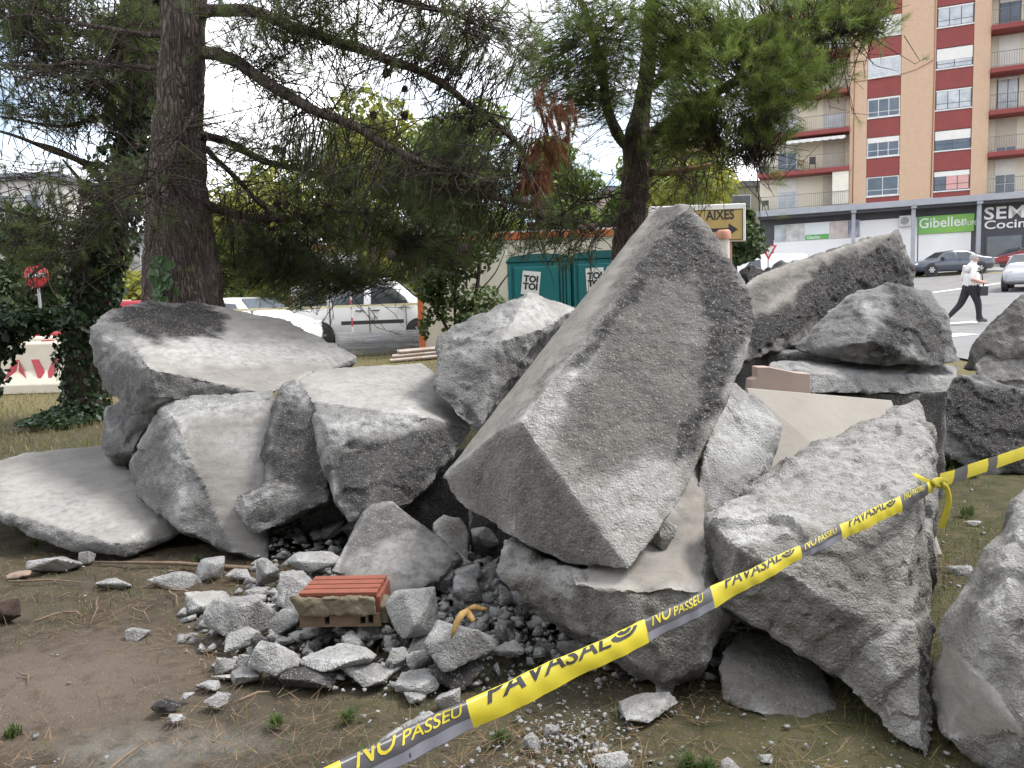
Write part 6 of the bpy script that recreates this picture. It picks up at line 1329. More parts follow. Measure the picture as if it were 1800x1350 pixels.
# yellow diversion sign
Yd = 14.0; q0, q1 = P(1140, 368, Yd), P(1311, 357, Yd); zb_ = P(1308, 424, Yd)[2]; xL, xR = q0[0], q1[0]; zT = q1[2]; g1 = float(gz(xR, Yd))
ds = thing('diversion_sign', 'yellow road sign with a black arrow pointing right beside the leaning slab', 'road sign', ((xL+xR)/2, Yd, g1)); M = lambda u_, v_, w_: (u_, Yd-w_, v_)
mb = MB(); mb.prism([(xL, zb_), (xR, zb_), (xR, zT), (xL, zT)], -.03, 0, M); mb.build('frame', PLAC, ds, True, bevel=.012)
YEL = mat('sign_yellow', (.40, .28, .085), .5, (.36, .25, .08), 5); mb = MB(); mb.prism([(xL+.05, zb_+.02), (xR-.05, zb_+.02), (xR-.05, zT-.09), (xL+.05, zT-.09)], .001, .008, M); face = mb.build('face', YEL, ds, True)
for u0, u1, v0, v1 in ((xL+.06, xR-.06, zT-.112, zT-.10), (xL+.06, xR-.06, zb_+.03, zb_+.042), (xR-.072, xR-.06, zb_+.042, zT-.112), (xL+.06, xL+.072, zb_+.042, zT-.112)): mb = MB(); mb.prism([(u0, v0), (u1, v0), (u1, v1), (u0, v1)], .0085, .011, M); mb.build('border', INK, face, True)
tL = P(1241, 388, Yd)[0]; tR = P(1298, 388, Yd)[0]; vB = P(1270, 386, Yd)[2]
text_part('lettering', 'AIXES', .235, lambda a, b, c: (tL+a, Yd-.0125, vB+b+a*.02), INK, face, .006, 'LEFT', True, (tR-tL)/.70)
ax, az = P(1297, 403, Yd)[0], P(1297, 403, Yd)[2]
mb = MB(); mb.prism([(ax, az), (ax-.17, az+.11), (ax-.17, az+.03), (ax-.55, az+.03), (ax-.55, az-.03), (ax-.17, az-.03), (ax-.17, az-.11)], .0115, .013, M); mb.build('arrow', INK, face, True)
for px in (1283, 1160):
    x = P(px, 440, Yd)[0]; mb = MB(); mb.box((x-.05, Yd+.035, float(gz(x, Yd))-.02), (x+.05, Yd+.11, zT-.1)); mb.build('post', mat('post_pink', (.42, .24, .18), .7, (.36, .20, .15), 8), ds, True)
# cabinet with orange top beside the sign
x = P(1272, 430, 13.4)[0]; g1 = float(gz(x, 13.4)); bx_ = thing('site_bollard', 'pale bollard with an orange cap in front of the yellow sign', 'bollard', (x, 13.4, g1)); ztop = P(1272, 404, 13.4)[2]-g1
mb = MB(); mb.lathe([(.10, 0), (.10, ztop-.16)], (0, 0, 0), 'z', 16); mb.build('post', mat('post_pale', (.60, .55, .50), .7), bx_)
mb = MB(); mb.lathe([(.125, ztop-.16), (.125, ztop-.04), (.09, ztop), (.001, ztop)], (0, 0, 0), 'z', 16); mb.build('cap', mat('cap_orange', (.45, .20, .12), .6), bx_)
# give way sign, lamp, pole
GAL = MATS['galvanised']
c = P(1351, 440, 38); g1 = float(gz(c[0], 38)); ys = thing('give_way_sign', 'triangular give way sign, red rimmed, in front of the white van', 'road sign', (c[0], 38, g1)); zc = c[2]-g1
tri = lambda s: [(-.42*s, .24*s), (.42*s, .24*s), (0, -.48*s)]
mb = MB(); mb.prism([(a, zc+b) for a, b in tri(1)], 0, .02, lambda u_, v_, w_: (u_, w_, v_)); d = mb.build('rim', MATS['sign_red'], ys)
mb = MB(); mb.prism([(a, zc+.02+b) for a, b in tri(.66)], -.006, -.001, lambda u_, v_, w_: (u_, w_, v_)); mb.build('face', PLAC, d)
mb = MB(); mb.lathe([(.03, 0), (.03, zc+.1)], (0, .055, 0), 'z', 10); mb.build('post', GAL, ys)
c = P(1254, 305, 30); g1 = float(gz(c[0], 30)); mb = MB(); mb.lathe([(.15, -.05), (.115, c[2]-g1), (.001, c[2]-g1+.01)], (c[0], 30, g1), 'z', 14); one('utility_pole', mb, mat('concrete_pole', (.40, .38, .36), .85), 'pale concrete pole above the yellow road sign', 'pole')
c = P(1268, 328, 29.5); g1 = float(gz(c[0], 29.5)); lp = thing('street_lamp', 'street lamp with a small glass globe beside the concrete pole', 'street lamp', (c[0], 29.5, g1)); zl = c[2]-g1
mb = MB(); mb.lathe([(.05, 0), (.04, zl+.3)], (.13, 0, 0), 'z', 10); mb.build('post', GAL, lp)
mb = MB(); mb.tube([(.13, 0, zl+.3), (.10, 0, zl+.42), (.0, 0, zl+.4), (0, 0, zl+.22)], .02, 8); mb.build('arm', GAL, lp)
mb = MB(); mb.lathe([(.05, .24), (.16, .12), (.2, .06), (.2, .02)], (0, 0, zl), 'z', 16); mb.build('hood', GAL, lp)
mb = MB(); mb.lathe([(.18, .02), (.19, -.08), (.14, -.2), (.05, -.26), (.001, -.27)], (0, 0, zl), 'z', 16); mb.build('globe', mat('lamp_globe', (.66, .66, .64), .2), lp)
# ================================================================== APARTMENT BLOCK
A0 = np.array([18.8, 58.6]); EU = np.array([1, -.42]); EU = EU/np.linalg.norm(EU); EN = np.array([-.42, -1]); EN = EN/np.linalg.norm(EN)
def BF(u, w, z): q = A0+EU*u+EN*w; return (q[0], q[1], z)
def Fc(px, py, w=0):
    d = ray(px, py); o = A0+EN*w; t = (EN@o)/(EN@d[:2]); p = CAMP+d*t; return (p[:2]-A0)@EU, p[2]
GBZ = 1.9
bl = thing('apartment_block', 'tall apartment block of brick and cream walls with red balcony bands', 'building', BF(10, -5, GBZ))
def brick_mat():
    m, t, b = newmat('facade_brick'); v = pos(t, False)
    mp_ = N(t, 'ShaderNodeMapping'); mp_.inputs['Rotation'].default_value = (radians(90), 0, math.atan(.42)); t.links.new(v, mp_.inputs[0])
    sx = N(t, 'ShaderNodeSeparateXYZ'); t.links.new(v, sx.inputs[0]); cb = N(t, 'ShaderNodeCombineXYZ')
    t.links.new(tmath(t, 'SUBTRACT', tmath(t, 'MULTIPLY', sx.outputs[0], float(EU[0])), tmath(t, 'MULTIPLY', sx.outputs[1], -float(EU[1]))), cb.inputs[0]); t.links.new(sx.outputs[2], cb.inputs[1])
    br = N(t, 'ShaderNodeTexBrick'); t.links.new(cb.outputs[0], br.inputs['Vector']); br.inputs['Scale'].default_value = 3.6
    br.inputs['Color1'].default_value = rgba((.50, .325, .215)); br.inputs['Color2'].default_value = rgba((.44, .275, .18)); br.inputs['Mortar'].default_value = rgba((.68, .52, .38)); br.inputs['Mortar Size'].default_value = .03; br.inputs['Bias'].default_value = -.1
    n = tnoise(t, v, .8, 4); col = mixc(t, ramp(t, n, .35, .7, 0, .25), br.outputs['Color'], (.54, .37, .25)); t.links.new(col, b.inputs['Base Color']); b.inputs['Roughness'].default_value = .9
    t.links.new(bump(t, br.outputs['Fac'], .4, -.02), b.inputs['Normal']); return m
BRK = brick_mat(); CRM = mat('cream_render', (.70, .635, .51), .9, (.65, .59, .47), .7, .004, 6, obj=False); RED = mat('red_band', (.25, .055, .048), .8, (.21, .05, .045), 1.5, .003, 20, obj=False)
GREY = mat('shop_slate', (.075, .075, .085), .75, (.06, .06, .068), 1.2, .004, 8, obj=False); STEEL = mat('grey_steel', (.33, .34, .37), .55, (.28, .29, .31), 2, obj=False); WHT = mat('white_wall', (.78, .77, .76), .85, (.73, .72, .71), .9, obj=False)
FRM = mat('window_frame_white', (.72, .72, .71), .5); SHUT = mat('roller_shutter', (.70, .68, .64), .7, (.64, .62, .58), 3); SHUTB = mat('shutter_beige', (.50, .45, .37), .7, (.45, .40, .33), 3); DFRM = mat('window_frame_dark', (.06, .065, .08), .5)
PNL = mat('pane_curtain', (.52, .53, .54), .12, (.36, .37, .39), 2.2, spec=.8, obj=False); PND = mat('pane_dark', (.11, .125, .15), .06, (.07, .08, .10), 1.2, spec=.9, obj=False); PNP = mat('pane_pink', (.62, .33, .30), .15, (.55, .30, .28), 3, obj=False); RAIL = mat('railing_iron', (.16, .15, .14), .6)
def fb(name, u0, u1, z0, z1, w0, w1, m, parent=None, bev=0.0):
    mb = MB(); mb.box((u0, w0, z0), (u1, w1, z1), M=BF); return mb.build(name, m, parent or bl, True, bevel=bev)
U = {px: Fc(px, 200)[0] for px in (1333, 1494, 1524, 1583, 1643, 1709, 1738, 1800)}
u0, u1, u2, u3, u4, u5, u6 = [U[k] for k in (1333, 1494, 1524, 1583, 1643, 1709, 1738)]; UE = 27.0; ZC = 7.42; FH = 2.71; NF = 8; ZT = ZC+FH*NF+1.2
fb('cream_wall', u0, u1, ZC, ZT, -12, -1.25, CRM)
fb('cream_wall', u6, UE, ZC, ZT, -12, -1.25, CRM)
fb('core_wall', u1, u6, ZC, ZT, -12, -.16, CRM)
fb('brick_pier', u1, u2, ZC, ZT, -.155, .0, BRK); fb('brick_pier', u3, u4, ZC, ZT, -.155, .0, BRK); fb('brick_pier', u5, u6, ZC, ZT, -.155, .0, BRK)
fb('brick_return', u1-.001, u1+.12, ZC, ZT, -1.24, -.157, BRK); fb('brick_return', u6-.12, u6+.001, ZC, ZT, -1.24, -.157, BRK)
def window(ua, ub, za, zb, w, panes, pm, frame=FRM, shutter=0.0, sm=SHUT, low=.3, sill=True):
    """framed window: panes side by side, low transom, shutter box drawn partly down"""
    wf = fb('window', ua, ub, za, zb, w-.06, w-.02, frame)
    n = panes; pw = (ub-ua-.10)/n; hs_ = zb-za-.10; top = zb-.05-shutter*hs_
    for k in range(n):
        p0, p1 = ua+.05+k*pw+.025, ua+.05+(k+1)*pw-.025; m_ = pm[k % len(pm)]
        if low: fb('pane', p0, p1, za+.05, za+.05+low*hs_-.02, w-.021, w-.012, m_, wf)
        if top > za+.1+low*hs_: fb('pane', p0, p1, za+.05+low*hs_+.02, top-.01, w-.021, w-.012, m_, wf)
    if shutter: fb('shutter', ua+.03, ub-.03, top, zb-.03, w-.02, w+.0, sm, wf)
    if sill: fb('sill', ua-.02, ub+.02, za-.09, za-.005, w-.1, w+.06, FRM, wf)
    return wf
cfg1 = [(2, [PND], FRM, 0, .28), (3, [PND], FRM, .25, .3), (3, [PND], FRM, .06, .25), (3, [PNL], FRM, .05, .25), (3, [SHUT], FRM, .6, .2), (3, [PNL], FRM, .1, .3), (3, [PND], FRM, .1, .3), (3, [PNL], FRM, .1, .3)]
cfg2 = [(3, [PND, PNP, PNP], DFRM, .25, .3), (2, [PND], DFRM, .48, .3), (3, [PNL], DFRM, .05, .28), (2, [PNL], DFRM, .62, .2), (3, [PNL], DFRM, .05, .28), (3, [PND], DFRM, .3, .3), (3, [PNL], DFRM, .1, .3), (3, [PNL], DFRM, .1, .3)]
for k in range(NF):
    zs = 7.88+FH*k
    for (ua, ub, cfg) in ((u2, u3, cfg1[k]), (u4, u5, cfg2[k])):
        window(ua+.03, ub-.03, zs+.02, zs+1.33, -.06, cfg[0], cfg[1], cfg[2], cfg[3], SHUT, cfg[4])
        fb('red_panel', ua+.004, ub-.004, (zs-FH+1.36) if k else ZC, zs-.10, -.155, -.05, RED)
    # balconies left and right
    zf = ZC+FH*k
    for side, (ua, ub) in enumerate(((u0, u1), (u6, UE))):
        if k: fb('balcony_slab', ua-.0, ub-.005 if side == 0 else ub, zf-.30, zf+.02, -1.24, .25 if side == 0 else .35, RED, bev=.02)
        wr_ = .2 if side == 0 else .3; rl = MB(); uu = np.arange(ua+.05, ub-.05, .14)
        for u_ in uu: rl.box((u_-.008, wr_-.016, zf+.05), (u_+.008, wr_, zf+.98), M=BF)
        for zr in (zf+.06, zf+.97): rl.box((ua+.02, wr_-.022, zr), (ub-.03, wr_+.006, zr+.035), M=BF)
        if side == 0: 
            for w_ in np.arange(-1.1, .2, .14): rl.box((ua+.02, w_, zf+.05), (ua+.036, w_+.016, zf+.98), M=BF)
        o = rl.build('railing', RAIL, bl, True); o['kind'] = 'stuff'
    # doors onto the left balcony
    L1a, L1b = Fc(1366, 270, -1.25)[0], Fc(1401, 270, -1.25)[0]; L2a, L2b = Fc(1447, 270, -1.25)[0], Fc(1485, 270, -1.25)[0]
    zd = zf+.06
    window(L1a, L1b, zd+(.1 if k != 1 else 0), zd+2.25, -1.19, 2, [PND if k == 1 else PNL], FRM, [.42, .35, .5, .3, .4, .3, .3, .3][k], SHUT, .28, False)
    if k == 0: window(L2a-.02, L2b-.6, zd, zd+2.2, -1.19, 1, [SHUTB], SHUTB, .75, SHUTB, 0, False)
    else: window(L2a, L2b, zd, zd+2.3, -1.19, 2, [PNL], SHUTB, [.0, .92, .45, .9, .4, .9, .9, .9][k], SHUTB, .2, False)
    # windows on the right balconies
    for j in range(3):
        d0 = j*4.3; ua = Fc(1748, 300, -1.25)[0]+d0; ub = Fc(1786, 300, -1.25)[0]+d0
        window(ua, ub, zd+.02, zd+2.3, -1.19, 2, [[PND, PND, PNL, PNL, PND, PNL, PNL, PNL][k]], [FRM, FRM, DFRM, FRM, DFRM, FRM, FRM, FRM][k], [.45, .85, .05, .95, .25, .3, .3, .3][k], SHUT if k != 1 else SHUTB, .28, False)
fb('roof', u0-.2, UE, ZT, ZT+.3, -12, .4, RED)
# corrugated white screen on the lowest balcony
ca, cb_ = Fc(1463, 330, .1)[0], Fc(1493, 330, .1)[0]
fb('balcony_screen', ca, cb_-.05, ZC+.05, ZC+2.4, .06, .12, mat('screen_cream', (.72, .68, .58), .8, (.66, .62, .53), 3))
# conduits on the brick
for px in (1500, 1639):
    uu = Fc(px, 200)[0]; mb = MB(); mb.tube([BF(uu, .02, ZC+.1), BF(uu+.05, .02, ZC+FH*3), BF(uu, .02, ZC+FH*NF)], .03, 6); mb.build('conduit', mat('conduit_brown', (.36, .16, .09), .7), bl, True)
mb = MB(); pa, pb = Fc(1640, 106, .05), Fc(1582, 131, .05); mb.tube([BF(pa[0], .03, pa[1]), BF((pa[0]+pb[0])/2, .05, (pa[1]+pb[1])/2-.12), BF(pb[0], .03, pb[1]), BF(Fc(1500, 140, .05)[0], .03, pb[1]-.1)], .02, 6); mb.build('cable', MATS['conduit_brown'], bl, True)
# ground floor
fb('shop_wall', u0+.02, UE, GBZ-.6, ZC-.5, -11.8, -.9, GREY); fb('canopy', u0-.1, UE, ZC-.45, ZC-.02, -1.24, .55, STEEL, bev=.02)
fb('canopy_soffit', u0, UE, ZC-.62, ZC-.455, -1.2, .3, GREY)
wa = Fc(1360, 440, -.88)[0]; wb_ = Fc(1608, 440, -.88)[0]
z_w = lambda px, py: Fc(px, py, -.88)[1]
fb('white_shop_front', Fc(1360, 440, -.88)[0], Fc(1500, 440, -.88)[0], GBZ-.5, z_w(1400, 420), -.895, -.86, WHT)
fb('white_shop_front', Fc(1500, 440, -.88)[0]+.01, Fc(1612, 440, -.88)[0], GBZ-.5, z_w(1560, 385), -.895, -.855, WHT)
fb('white_shop_front', Fc(1614, 440, -.88)[0], Fc(1706, 440, -.88)[0], GBZ-.5, z_w(1660, 405), -.895, -.858, WHT)
for px in (1500, 1605, 1720):
    uu = Fc(px, 420, .2)[0]; fb('canopy_column', uu-.13, uu+.13, GBZ-.6, ZC-.63, .0, .26, STEEL, bev=.02)
    fb('column_bracket', uu-.18, uu+.18, ZC-.62, ZC-.456, .301, .5, STEEL)
# dark shop entrance
ea, eb = Fc(1731, 440, -.88)[0], Fc(1798, 440, -.88)[0]; et = z_w(1760, 412)
ed = fb('shop_window', ea, eb+6, GBZ-.4, et, -.895, -.85, DFRM); fb('glass', ea+.12, eb-.1, GBZ-.2, et-.12, -.851, -.838, PND, ed); fb('glass', eb+.05, eb+5.8, GBZ-.2, et-.12, -.851, -.838, PND, ed)
# signs: each one a thing
def sign_root(name, label, px, py): q = Fc(px, py, -.8); return thing(name, label, 'shop sign', BF(q[0], -.8, q[1]))
FW = lambda w: (lambda a, b, c: BF(a, w, b))
def panel(px0, py0, px1, py1, w=-.8):
    a = Fc(px0, (py0+py1)/2, w)[0]; b = Fc(px1, (py0+py1)/2, w)[0]; return a, b, Fc((px0+px1)/2, py1, w)[1], Fc((px0+px1)/2, py0, w)[1]
a, b, c, d = panel(1614, 378, 1712, 409)
def green_mat():
    m, t, b_ = newmat('sign_green'); v = pos(t); sx = N(t, 'ShaderNodeSeparateXYZ'); t.links.new(v, sx.inputs[0])
    t.links.new(mixc(t, ramp(t, sx.outputs[0], 11.2, 14.0), (.10, .33, .10), (.30, .52, .07)), b_.inputs['Base Color']); b_.inputs['Roughness'].default_value = .4; return m
s = sign_root('shop_sign', 'green shop sign with white name lettering beside the air conditioner', 1660, 409)
GRN = mat('sign_green', (.11, .36, .10), .45, (.24, .46, .07), .25, obj=False)
mb = MB(); mb.box((a, -.85, c), (b, -.70, d), M=BF); mb.build('board', GRN, s, True, bevel=.01)
hh = d-c; tw = (b-a)
text_part('lettering', 'Gibeller', hh*.80, lambda x, y, z: BF(a+.02+x, -.69, c+hh*.34+y), WHT, s, .008, 'LEFT', True, .93)
text_part('lettering', 'GRUPO', hh*.36, lambda x, y, z: BF(b-.85+x, -.69, c+hh*.34+y), WHT, s, .0, 'LEFT', True, .75)
s = sign_root('shop_sign', 'large white letters on the dark wall at the right edge', 1765, 400)
ua, za = Fc(1729, 386, -.85); ha = Fc(1745, 363, -.85)[1]-Fc(1745, 384, -.85)[1]
text_part('lettering', 'SEM', ha*1.42, lambda x, y, z: BF(ua+x, -.84+z, za+y), WHT, s, .025, 'LEFT', True, 1.2, 1.05)
ub, zb = Fc(1729, 403, -.85); text_part('lettering', 'Cocina', ha*1.0, lambda x, y, z: BF(ub+x, -.84, zb+y), WHT, s, .012, 'LEFT', True, 1.28, 1.0)
s = sign_root('photo_banner', 'long banner of pale pictures on the white shop front', 1440, 420)
a, b, c, d = panel(1361, 391, 1511, 421, -.83)
PH = [mat('photo_a', (.50, .53, .55), .5, (.30, .33, .34), 1.4, obj=False), mat('photo_b', (.62, .61, .59), .5, (.34, .33, .32), 1.7, obj=False), mat('photo_c', (.70, .72, .72), .5, (.62, .66, .68), .8, obj=False), mat('photo_d', (.60, .52, .47), .5, (.38, .34, .33), 1.9, obj=False), mat('photo_e', (.16, .18, .28), .5, (.40, .40, .42), 2.0, obj=False)]
fr_ = [0, .14, .36, .66, .87, 1.0]
for i in range(5): mb = MB(); mb.box((a+(b-a)*fr_[i]+.01, -.845, c), (a+(b-a)*fr_[i+1]-.01, -.80, d), M=BF); mb.build('picture', PH[i], s, True)
mb = MB(); mb.box((a+(b-a)*.37, -.799, c), (a+(b-a)*.65, -.79, c+(d-c)*.30), M=BF); gp = mb.build('green_strip', GRN, s, True)
text_part('lettering', 'Gibeller', (d-c)*.26, lambda x, y, z: BF(a+(b-a)*.39+x, -.785, c+.07+y), WHT, gp, .004, 'LEFT', True, .9)
# air conditioner, awning, chairs on the balcony
a, b, c, d = panel(1581, 379, 1603, 398, -.6); ac = thing('air_conditioner', 'white air conditioner hung beside the green shop sign', 'air conditioner', BF((a+b)/2, -.7, c))
mb = MB(); mb.box((a, -.84, c), (b, -.5, d), M=BF); mb.build('case', PLAC, ac, True, bevel=.02)
mb = MB(); r_ = (d-c)*.36; ce = (a+(b-a)*.40, (c+d)/2); V = [BF(ce[0]+r_*cos(t), -.49, ce[1]+r_*sin(t)) for t in np.arange(20)*pi/10]+[BF(ce[0]+r_*cos(t), -.505, ce[1]+r_*sin(t)) for t in np.arange(20)*pi/10]; mb.add(V, [tuple(range(20)), tuple(range(39, 19, -1))]+[(i, (i+1) % 20, 20+(i+1) % 20, 20+i) for i in range(20)]); mb.build('fan_grille', mat('fan_grey', (.34, .34, .34), .6), ac, True)
aw = thing('awning', 'white scalloped awning over the second balcony', 'awning', BF(Fc(1430, 240, .2)[0], .2, ZC+FH*2-.6)); a0_, a1_ = Fc(1381, 240, .3)[0], Fc(1486, 235, .3)[0]; zaw = ZC+FH*2-.34; n = 28; V = []
for i in range(n+1):
    u_ = a0_+(a1_-a0_)*i/n; V += [BF(u_, -.9, zaw), BF(u_, .5, zaw-.25), BF(u_, .52, zaw-.42-.07*abs(sin(i*pi/3.5)))]
mb = MB(); mb.add(V, [(i*3+k, i*3+3+k, i*3+4+k, i*3+1+k) for i in range(n) for k in range(2)]); mb.build('cloth', mat('awning_cloth', (.74, .72, .68), .85), aw, True, fix=False)
mb = MB(); mb.tube([BF(a0_, -1.0, zaw+.03), BF(a1_, -1.0, zaw+.03)], .06, 8); mb.build('roller', FRM, aw, True)
def chair(px, k, m, label, high=True):
    uu = Fc(px, 290, -.2)[0]; zf = ZC+FH*k+.03; c = thing('balcony_chair', label, 'chair', BF(uu, -.3, zf), -math.atan(.42))
    mb = MB(); mb.box((-.22, -.2, .42), (.22, .2, .47)); mb.build('seat', m, c, bevel=.01); mb = MB(); mb.box((-.22, .17, .47), (.22, .21, .95 if high else .8)); mb.build('backrest', m, c, bevel=.01)
    for x in (-.2, .2):
        for y in (-.18, .18): mb = MB(); mb.box((x-.02, y-.02, 0), (x+.02, y+.02, .42)); mb.build('leg', m, c)
chair(1428, 1, mat('dark_rattan', (.07, .065, .065), .8), 'dark chair standing on the second balcony'); chair(1408, 1, mat('light_wood', (.38, .28, .19), .7), 'light wooden chair on the second balcony', False); chair(1345, 0, mat('dark_rattan', (.07, .065, .065), .8), 'dark chair at the corner of the lowest balcony', False)
uu = Fc(1343, 290, -.1)[0]; mb = MB(); mb.box((uu-.3, -.25, ZC+FH+.03), (uu+.35, .1, ZC+FH+.9), M=BF); one('covered_furniture', mb, mat('grey_cover', (.12, .12, .13), .9, (.16, .15, .15), 3, .03, 4), 'dark covered bundle at the corner of the second balcony', 'furniture', bevel=.06)
# ================================================================== OTHER BUILDINGS
def house(name, label, x0, x1, y, d, z0, z1, wall, roof, wins, ov=.4, rz=0):
    h = thing(name, label, 'building', ((x0+x1)/2, y+d/2, z0), 0)
    mb = MB(); mb.box((x0, y, z0), (x1, y+d, z1)); mb.build('wall', wall, h, True); mb = MB(); mb.box((x0-ov, y-ov, z1+.002), (x1+ov, y+d+ov, z1+.5)); mb.build('roof', roof, h, True)
    for (a, b, c, d_) in wins:
        mb = MB(); mb.box((a, y-.06, c), (b, y-.003, d_)); w = mb.build('window', FRM, h, True); mb = MB(); mb.box((a+.08, y-.075, c+.08), (b-.08, y-.061, d_-.08)); mb.build('pane', PND, w, True)
    return h
q = P(1335, 318, 72); zt = q[2]; house('low_building', 'low building with a grey flat roof left of the apartment block', q[0]-14, q[0]+3, 72, 10, 1.5, zt-.5, mat('beige_wall', (.36, .33, .28), .9), mat('slate_roof', (.16, .16, .18), .8), [(q[0]-3-3.2*k, q[0]-.8-3.2*k, zt-4.2, zt-1.2) for k in range(4)])
q = P(40, 318, 55); house('far_house', 'pale house with a grey roof glimpsed at the far left', q[0]-7, q[0]+2.2, 55, 9, .6, q[2], mat('pale_wall', (.55, .52, .48), .9), mat('slate_roof', (.16, .16, .18), .8), [(q[0]-6+2*k, q[0]-4.8+2*k, q[2]-2.2, q[2]-.9) for k in range(4)])
q = P(560, 470, 60); house('long_building', 'long white building behind the parked van and trees', -24, -1, 60, 10, 1.0, q[2]+1.2, mat('white_render', (.62, .60, .57), .9), mat('tile_roof', (.34, .14, .09), .9), [(-23+2.4*k, -21.6+2.4*k, q[2]-1.0, q[2]+.4) for k in range(9)])
q = P(980, 450, 70); house('long_building', 'long beige building behind the container and toilets', 1, 17, 70, 10, 1.5, q[2]+2.5, mat('beige_wall', (.36, .33, .28), .9), mat('tile_roof', (.34, .14, .09), .9), [(2+2.4*k, 3.4+2.4*k, q[2]-.5, q[2]+1.2) for k in range(6)])
q = P(200, 470, 62); house('long_building', 'grey wall far behind the left barriers', -52, -25, 62, 10, 1.0, q[2]+2.0, mat('grey_render', (.42, .41, .40), .9), mat('slate_roof', (.16, .16, .18), .8), [(-50+2.6*k, -48.6+2.6*k, q[2]-.6, q[2]+1.0) for k in range(9)])
# distant green rise that closes the view
nx_, ny_ = 120, 24; X, Y = np.meshgrid(np.linspace(-420, 420, nx_), np.linspace(150, 420, ny_)); Zh = gz(X, Y)*0+6+(Y-150)*.07+9*fbm(np.column_stack([X.ravel(), Y.ravel(), 0*X.ravel()]), .012, 3).reshape(X.shape)*(Y-150)/270
i = (np.arange(ny_-1)[:, None]*nx_+np.arange(nx_-1)[None]).ravel()
o = link('hill', mesh_np('hill', np.column_stack([X.ravel(), Y.ravel(), Zh.ravel()-4]), np.stack([i, i+1, i+nx_+1, i+nx_], 1), True, smooth=True), mat('hill_green', (.06, .075, .035), .95, (.10, .105, .05), .05, obj=False)); tag(o, 'far wooded hill', kind='structure')
# ================================================================== THE YELLOW TAPE
TY = mat('tape_yellow', (.60, .50, .035), .38, (.50, .42, .04), 6, .002, 14); TK = mat('tape_dark', (.065, .062, .07), .34, (.10, .098, .108), 5, .002, 14); TT = mat('tape_ink', (.03, .03, .038), .4); TG = mat('tape_grey_back', (.24, .24, .28), .35, (.19, .19, .225), 6)
def inv(px): return 1/(.85+(px-560)*(.357-.85)/(1640-560))
def line_y(px):
    """upper edge of the tape in the photograph"""
    return np.interp(px, [450, 613, 693, 820, 1137, 1240, 1413, 1480, 1600, 1640], [1404, 1327, 1291, 1229, 1088, 1036, 955, 920, 862, 842])
def lower_y(px): return np.interp(px, [450, 613, 693, 820, 1137, 1245, 1413, 1480, 1600, 1640], [1472, 1392, 1351, 1289, 1131, 1075, 980, 949, 892, 864])
pxs = np.linspace(480, 1640, 120)
top = np.array([P(x, line_y(x), inv(x)) for x in pxs]); bot = np.array([P(x, lower_y(x), inv(x)-.012) for x in pxs])
S = np.concatenate([[0], np.cumsum(np.linalg.norm(np.diff(top, axis=0), axis=1))])
def smooth_arr(a):
    for _ in range(6): a[1:-1] = (a[:-2]+2*a[1:-1]+a[2:])/4
    return a
top, bot = smooth_arr(top), smooth_arr(bot)
def TP(s, v, off=0.0):
    """s metres along the tape, v 0 bottom .. 1 top edge; slight bulge across"""
    t = np.array([np.interp(s, S, top[:, k]) for k in range(3)]); b = np.array([np.interp(s, S, bot[:, k]) for k in range(3)])
    return b+(t-b)*v+np.array([0, -1, .25])*(.006*sin(pi*np.clip(v, 0, 1))+off)+np.array([0, .0025, .0008])*sin(s*21+v*2)+np.array([0, .0016, 0])*sin(s*67+v*5+1.3*sin(s*23))
s_at = lambda px: float(np.interp(px, pxs, S))
tape = thing('barrier_tape', 'yellow and black warning tape slanting across the foreground to the block', 'tape', TP(0, .5))
bounds = [480, 606, 826, 1137, 1252, 1408, 1478, 1583, 1630, 1640]; cols = [TY, TK, TY, TK, TY, TK, TY, TK, TY]
def ribbon(sa, sb, m, name='tape_segment'):
    n = max(4, int((sb-sa)/.015)); nv = 6; mb = MB(); V = []
    for i in range(n+1):
        for j in range(nv+1):
            sl = .018*(j/nv-.5)                      # slanted colour boundary
            s = sa+(sb-sa)*i/n; s += sl*(-1.0)
            V.append(TP(s, j/nv))
    for i in range(n+1):                             # the part folded back behind the upper edge
        s = sa+(sb-sa)*i/n-.009; V.append(TP(s, 1)+np.array([0, .006, -.014]))
    m1 = (n+1)*(nv+1)
    mb.add(V, [(i*(nv+1)+j, (i+1)*(nv+1)+j, (i+1)*(nv+1)+j+1, i*(nv+1)+j+1) for i in range(n) for j in range(nv)]+[(i*(nv+1)+nv, (i+1)*(nv+1)+nv, m1+i+1, m1+i) for i in range(n)], True)
    return mb.build(name, m, tape, True, fix=False)
segs = [ribbon(s_at(a), s_at(b), m) for a, b, m in zip(bounds[:-1], bounds[1:], cols)]
def tape_text(body, sa, sb, v0, vh, m, parent, cut=1.0, off=.0016):
    """lettering stretched from sa to sb, baseline v0, cap height vh (as a share of the width), cut at the fold"""
    me = text_np(body, 1.0, .012); bm = bmesh.new(); bm.from_mesh(me)
    bmesh.ops.triangulate(bm, faces=bm.faces)
    xs_ = [v.co.x for v in bm.verts]; x0, x1 = min(xs_), max(xs_); cap = .70
    ymax = (cut-v0)/vh*cap
    bmesh.ops.bisect_plane(bm, geom=bm.verts[:]+bm.edges[:]+bm.faces[:], plane_co=(0, ymax, 0), plane_no=(0, 1, 0), clear_outer=True)
    for k in range(1, 30):
        bmesh.ops.bisect_plane(bm, geom=bm.verts[:]+bm.edges[:]+bm.faces[:], plane_co=(x0+(x1-x0)*k/30, 0, 0), plane_no=(1, 0, 0))
    for v in bm.verts:
        s = sa+(sb-sa)*(v.co.x-x0)/(x1-x0); vv = v0+vh*v.co.y/cap; v.co = Vector([float(q) for q in TP(s, vv, off)])
    bm.to_mesh(me); bm.free(); me.update(); return link('lettering', me, m, parent, True)
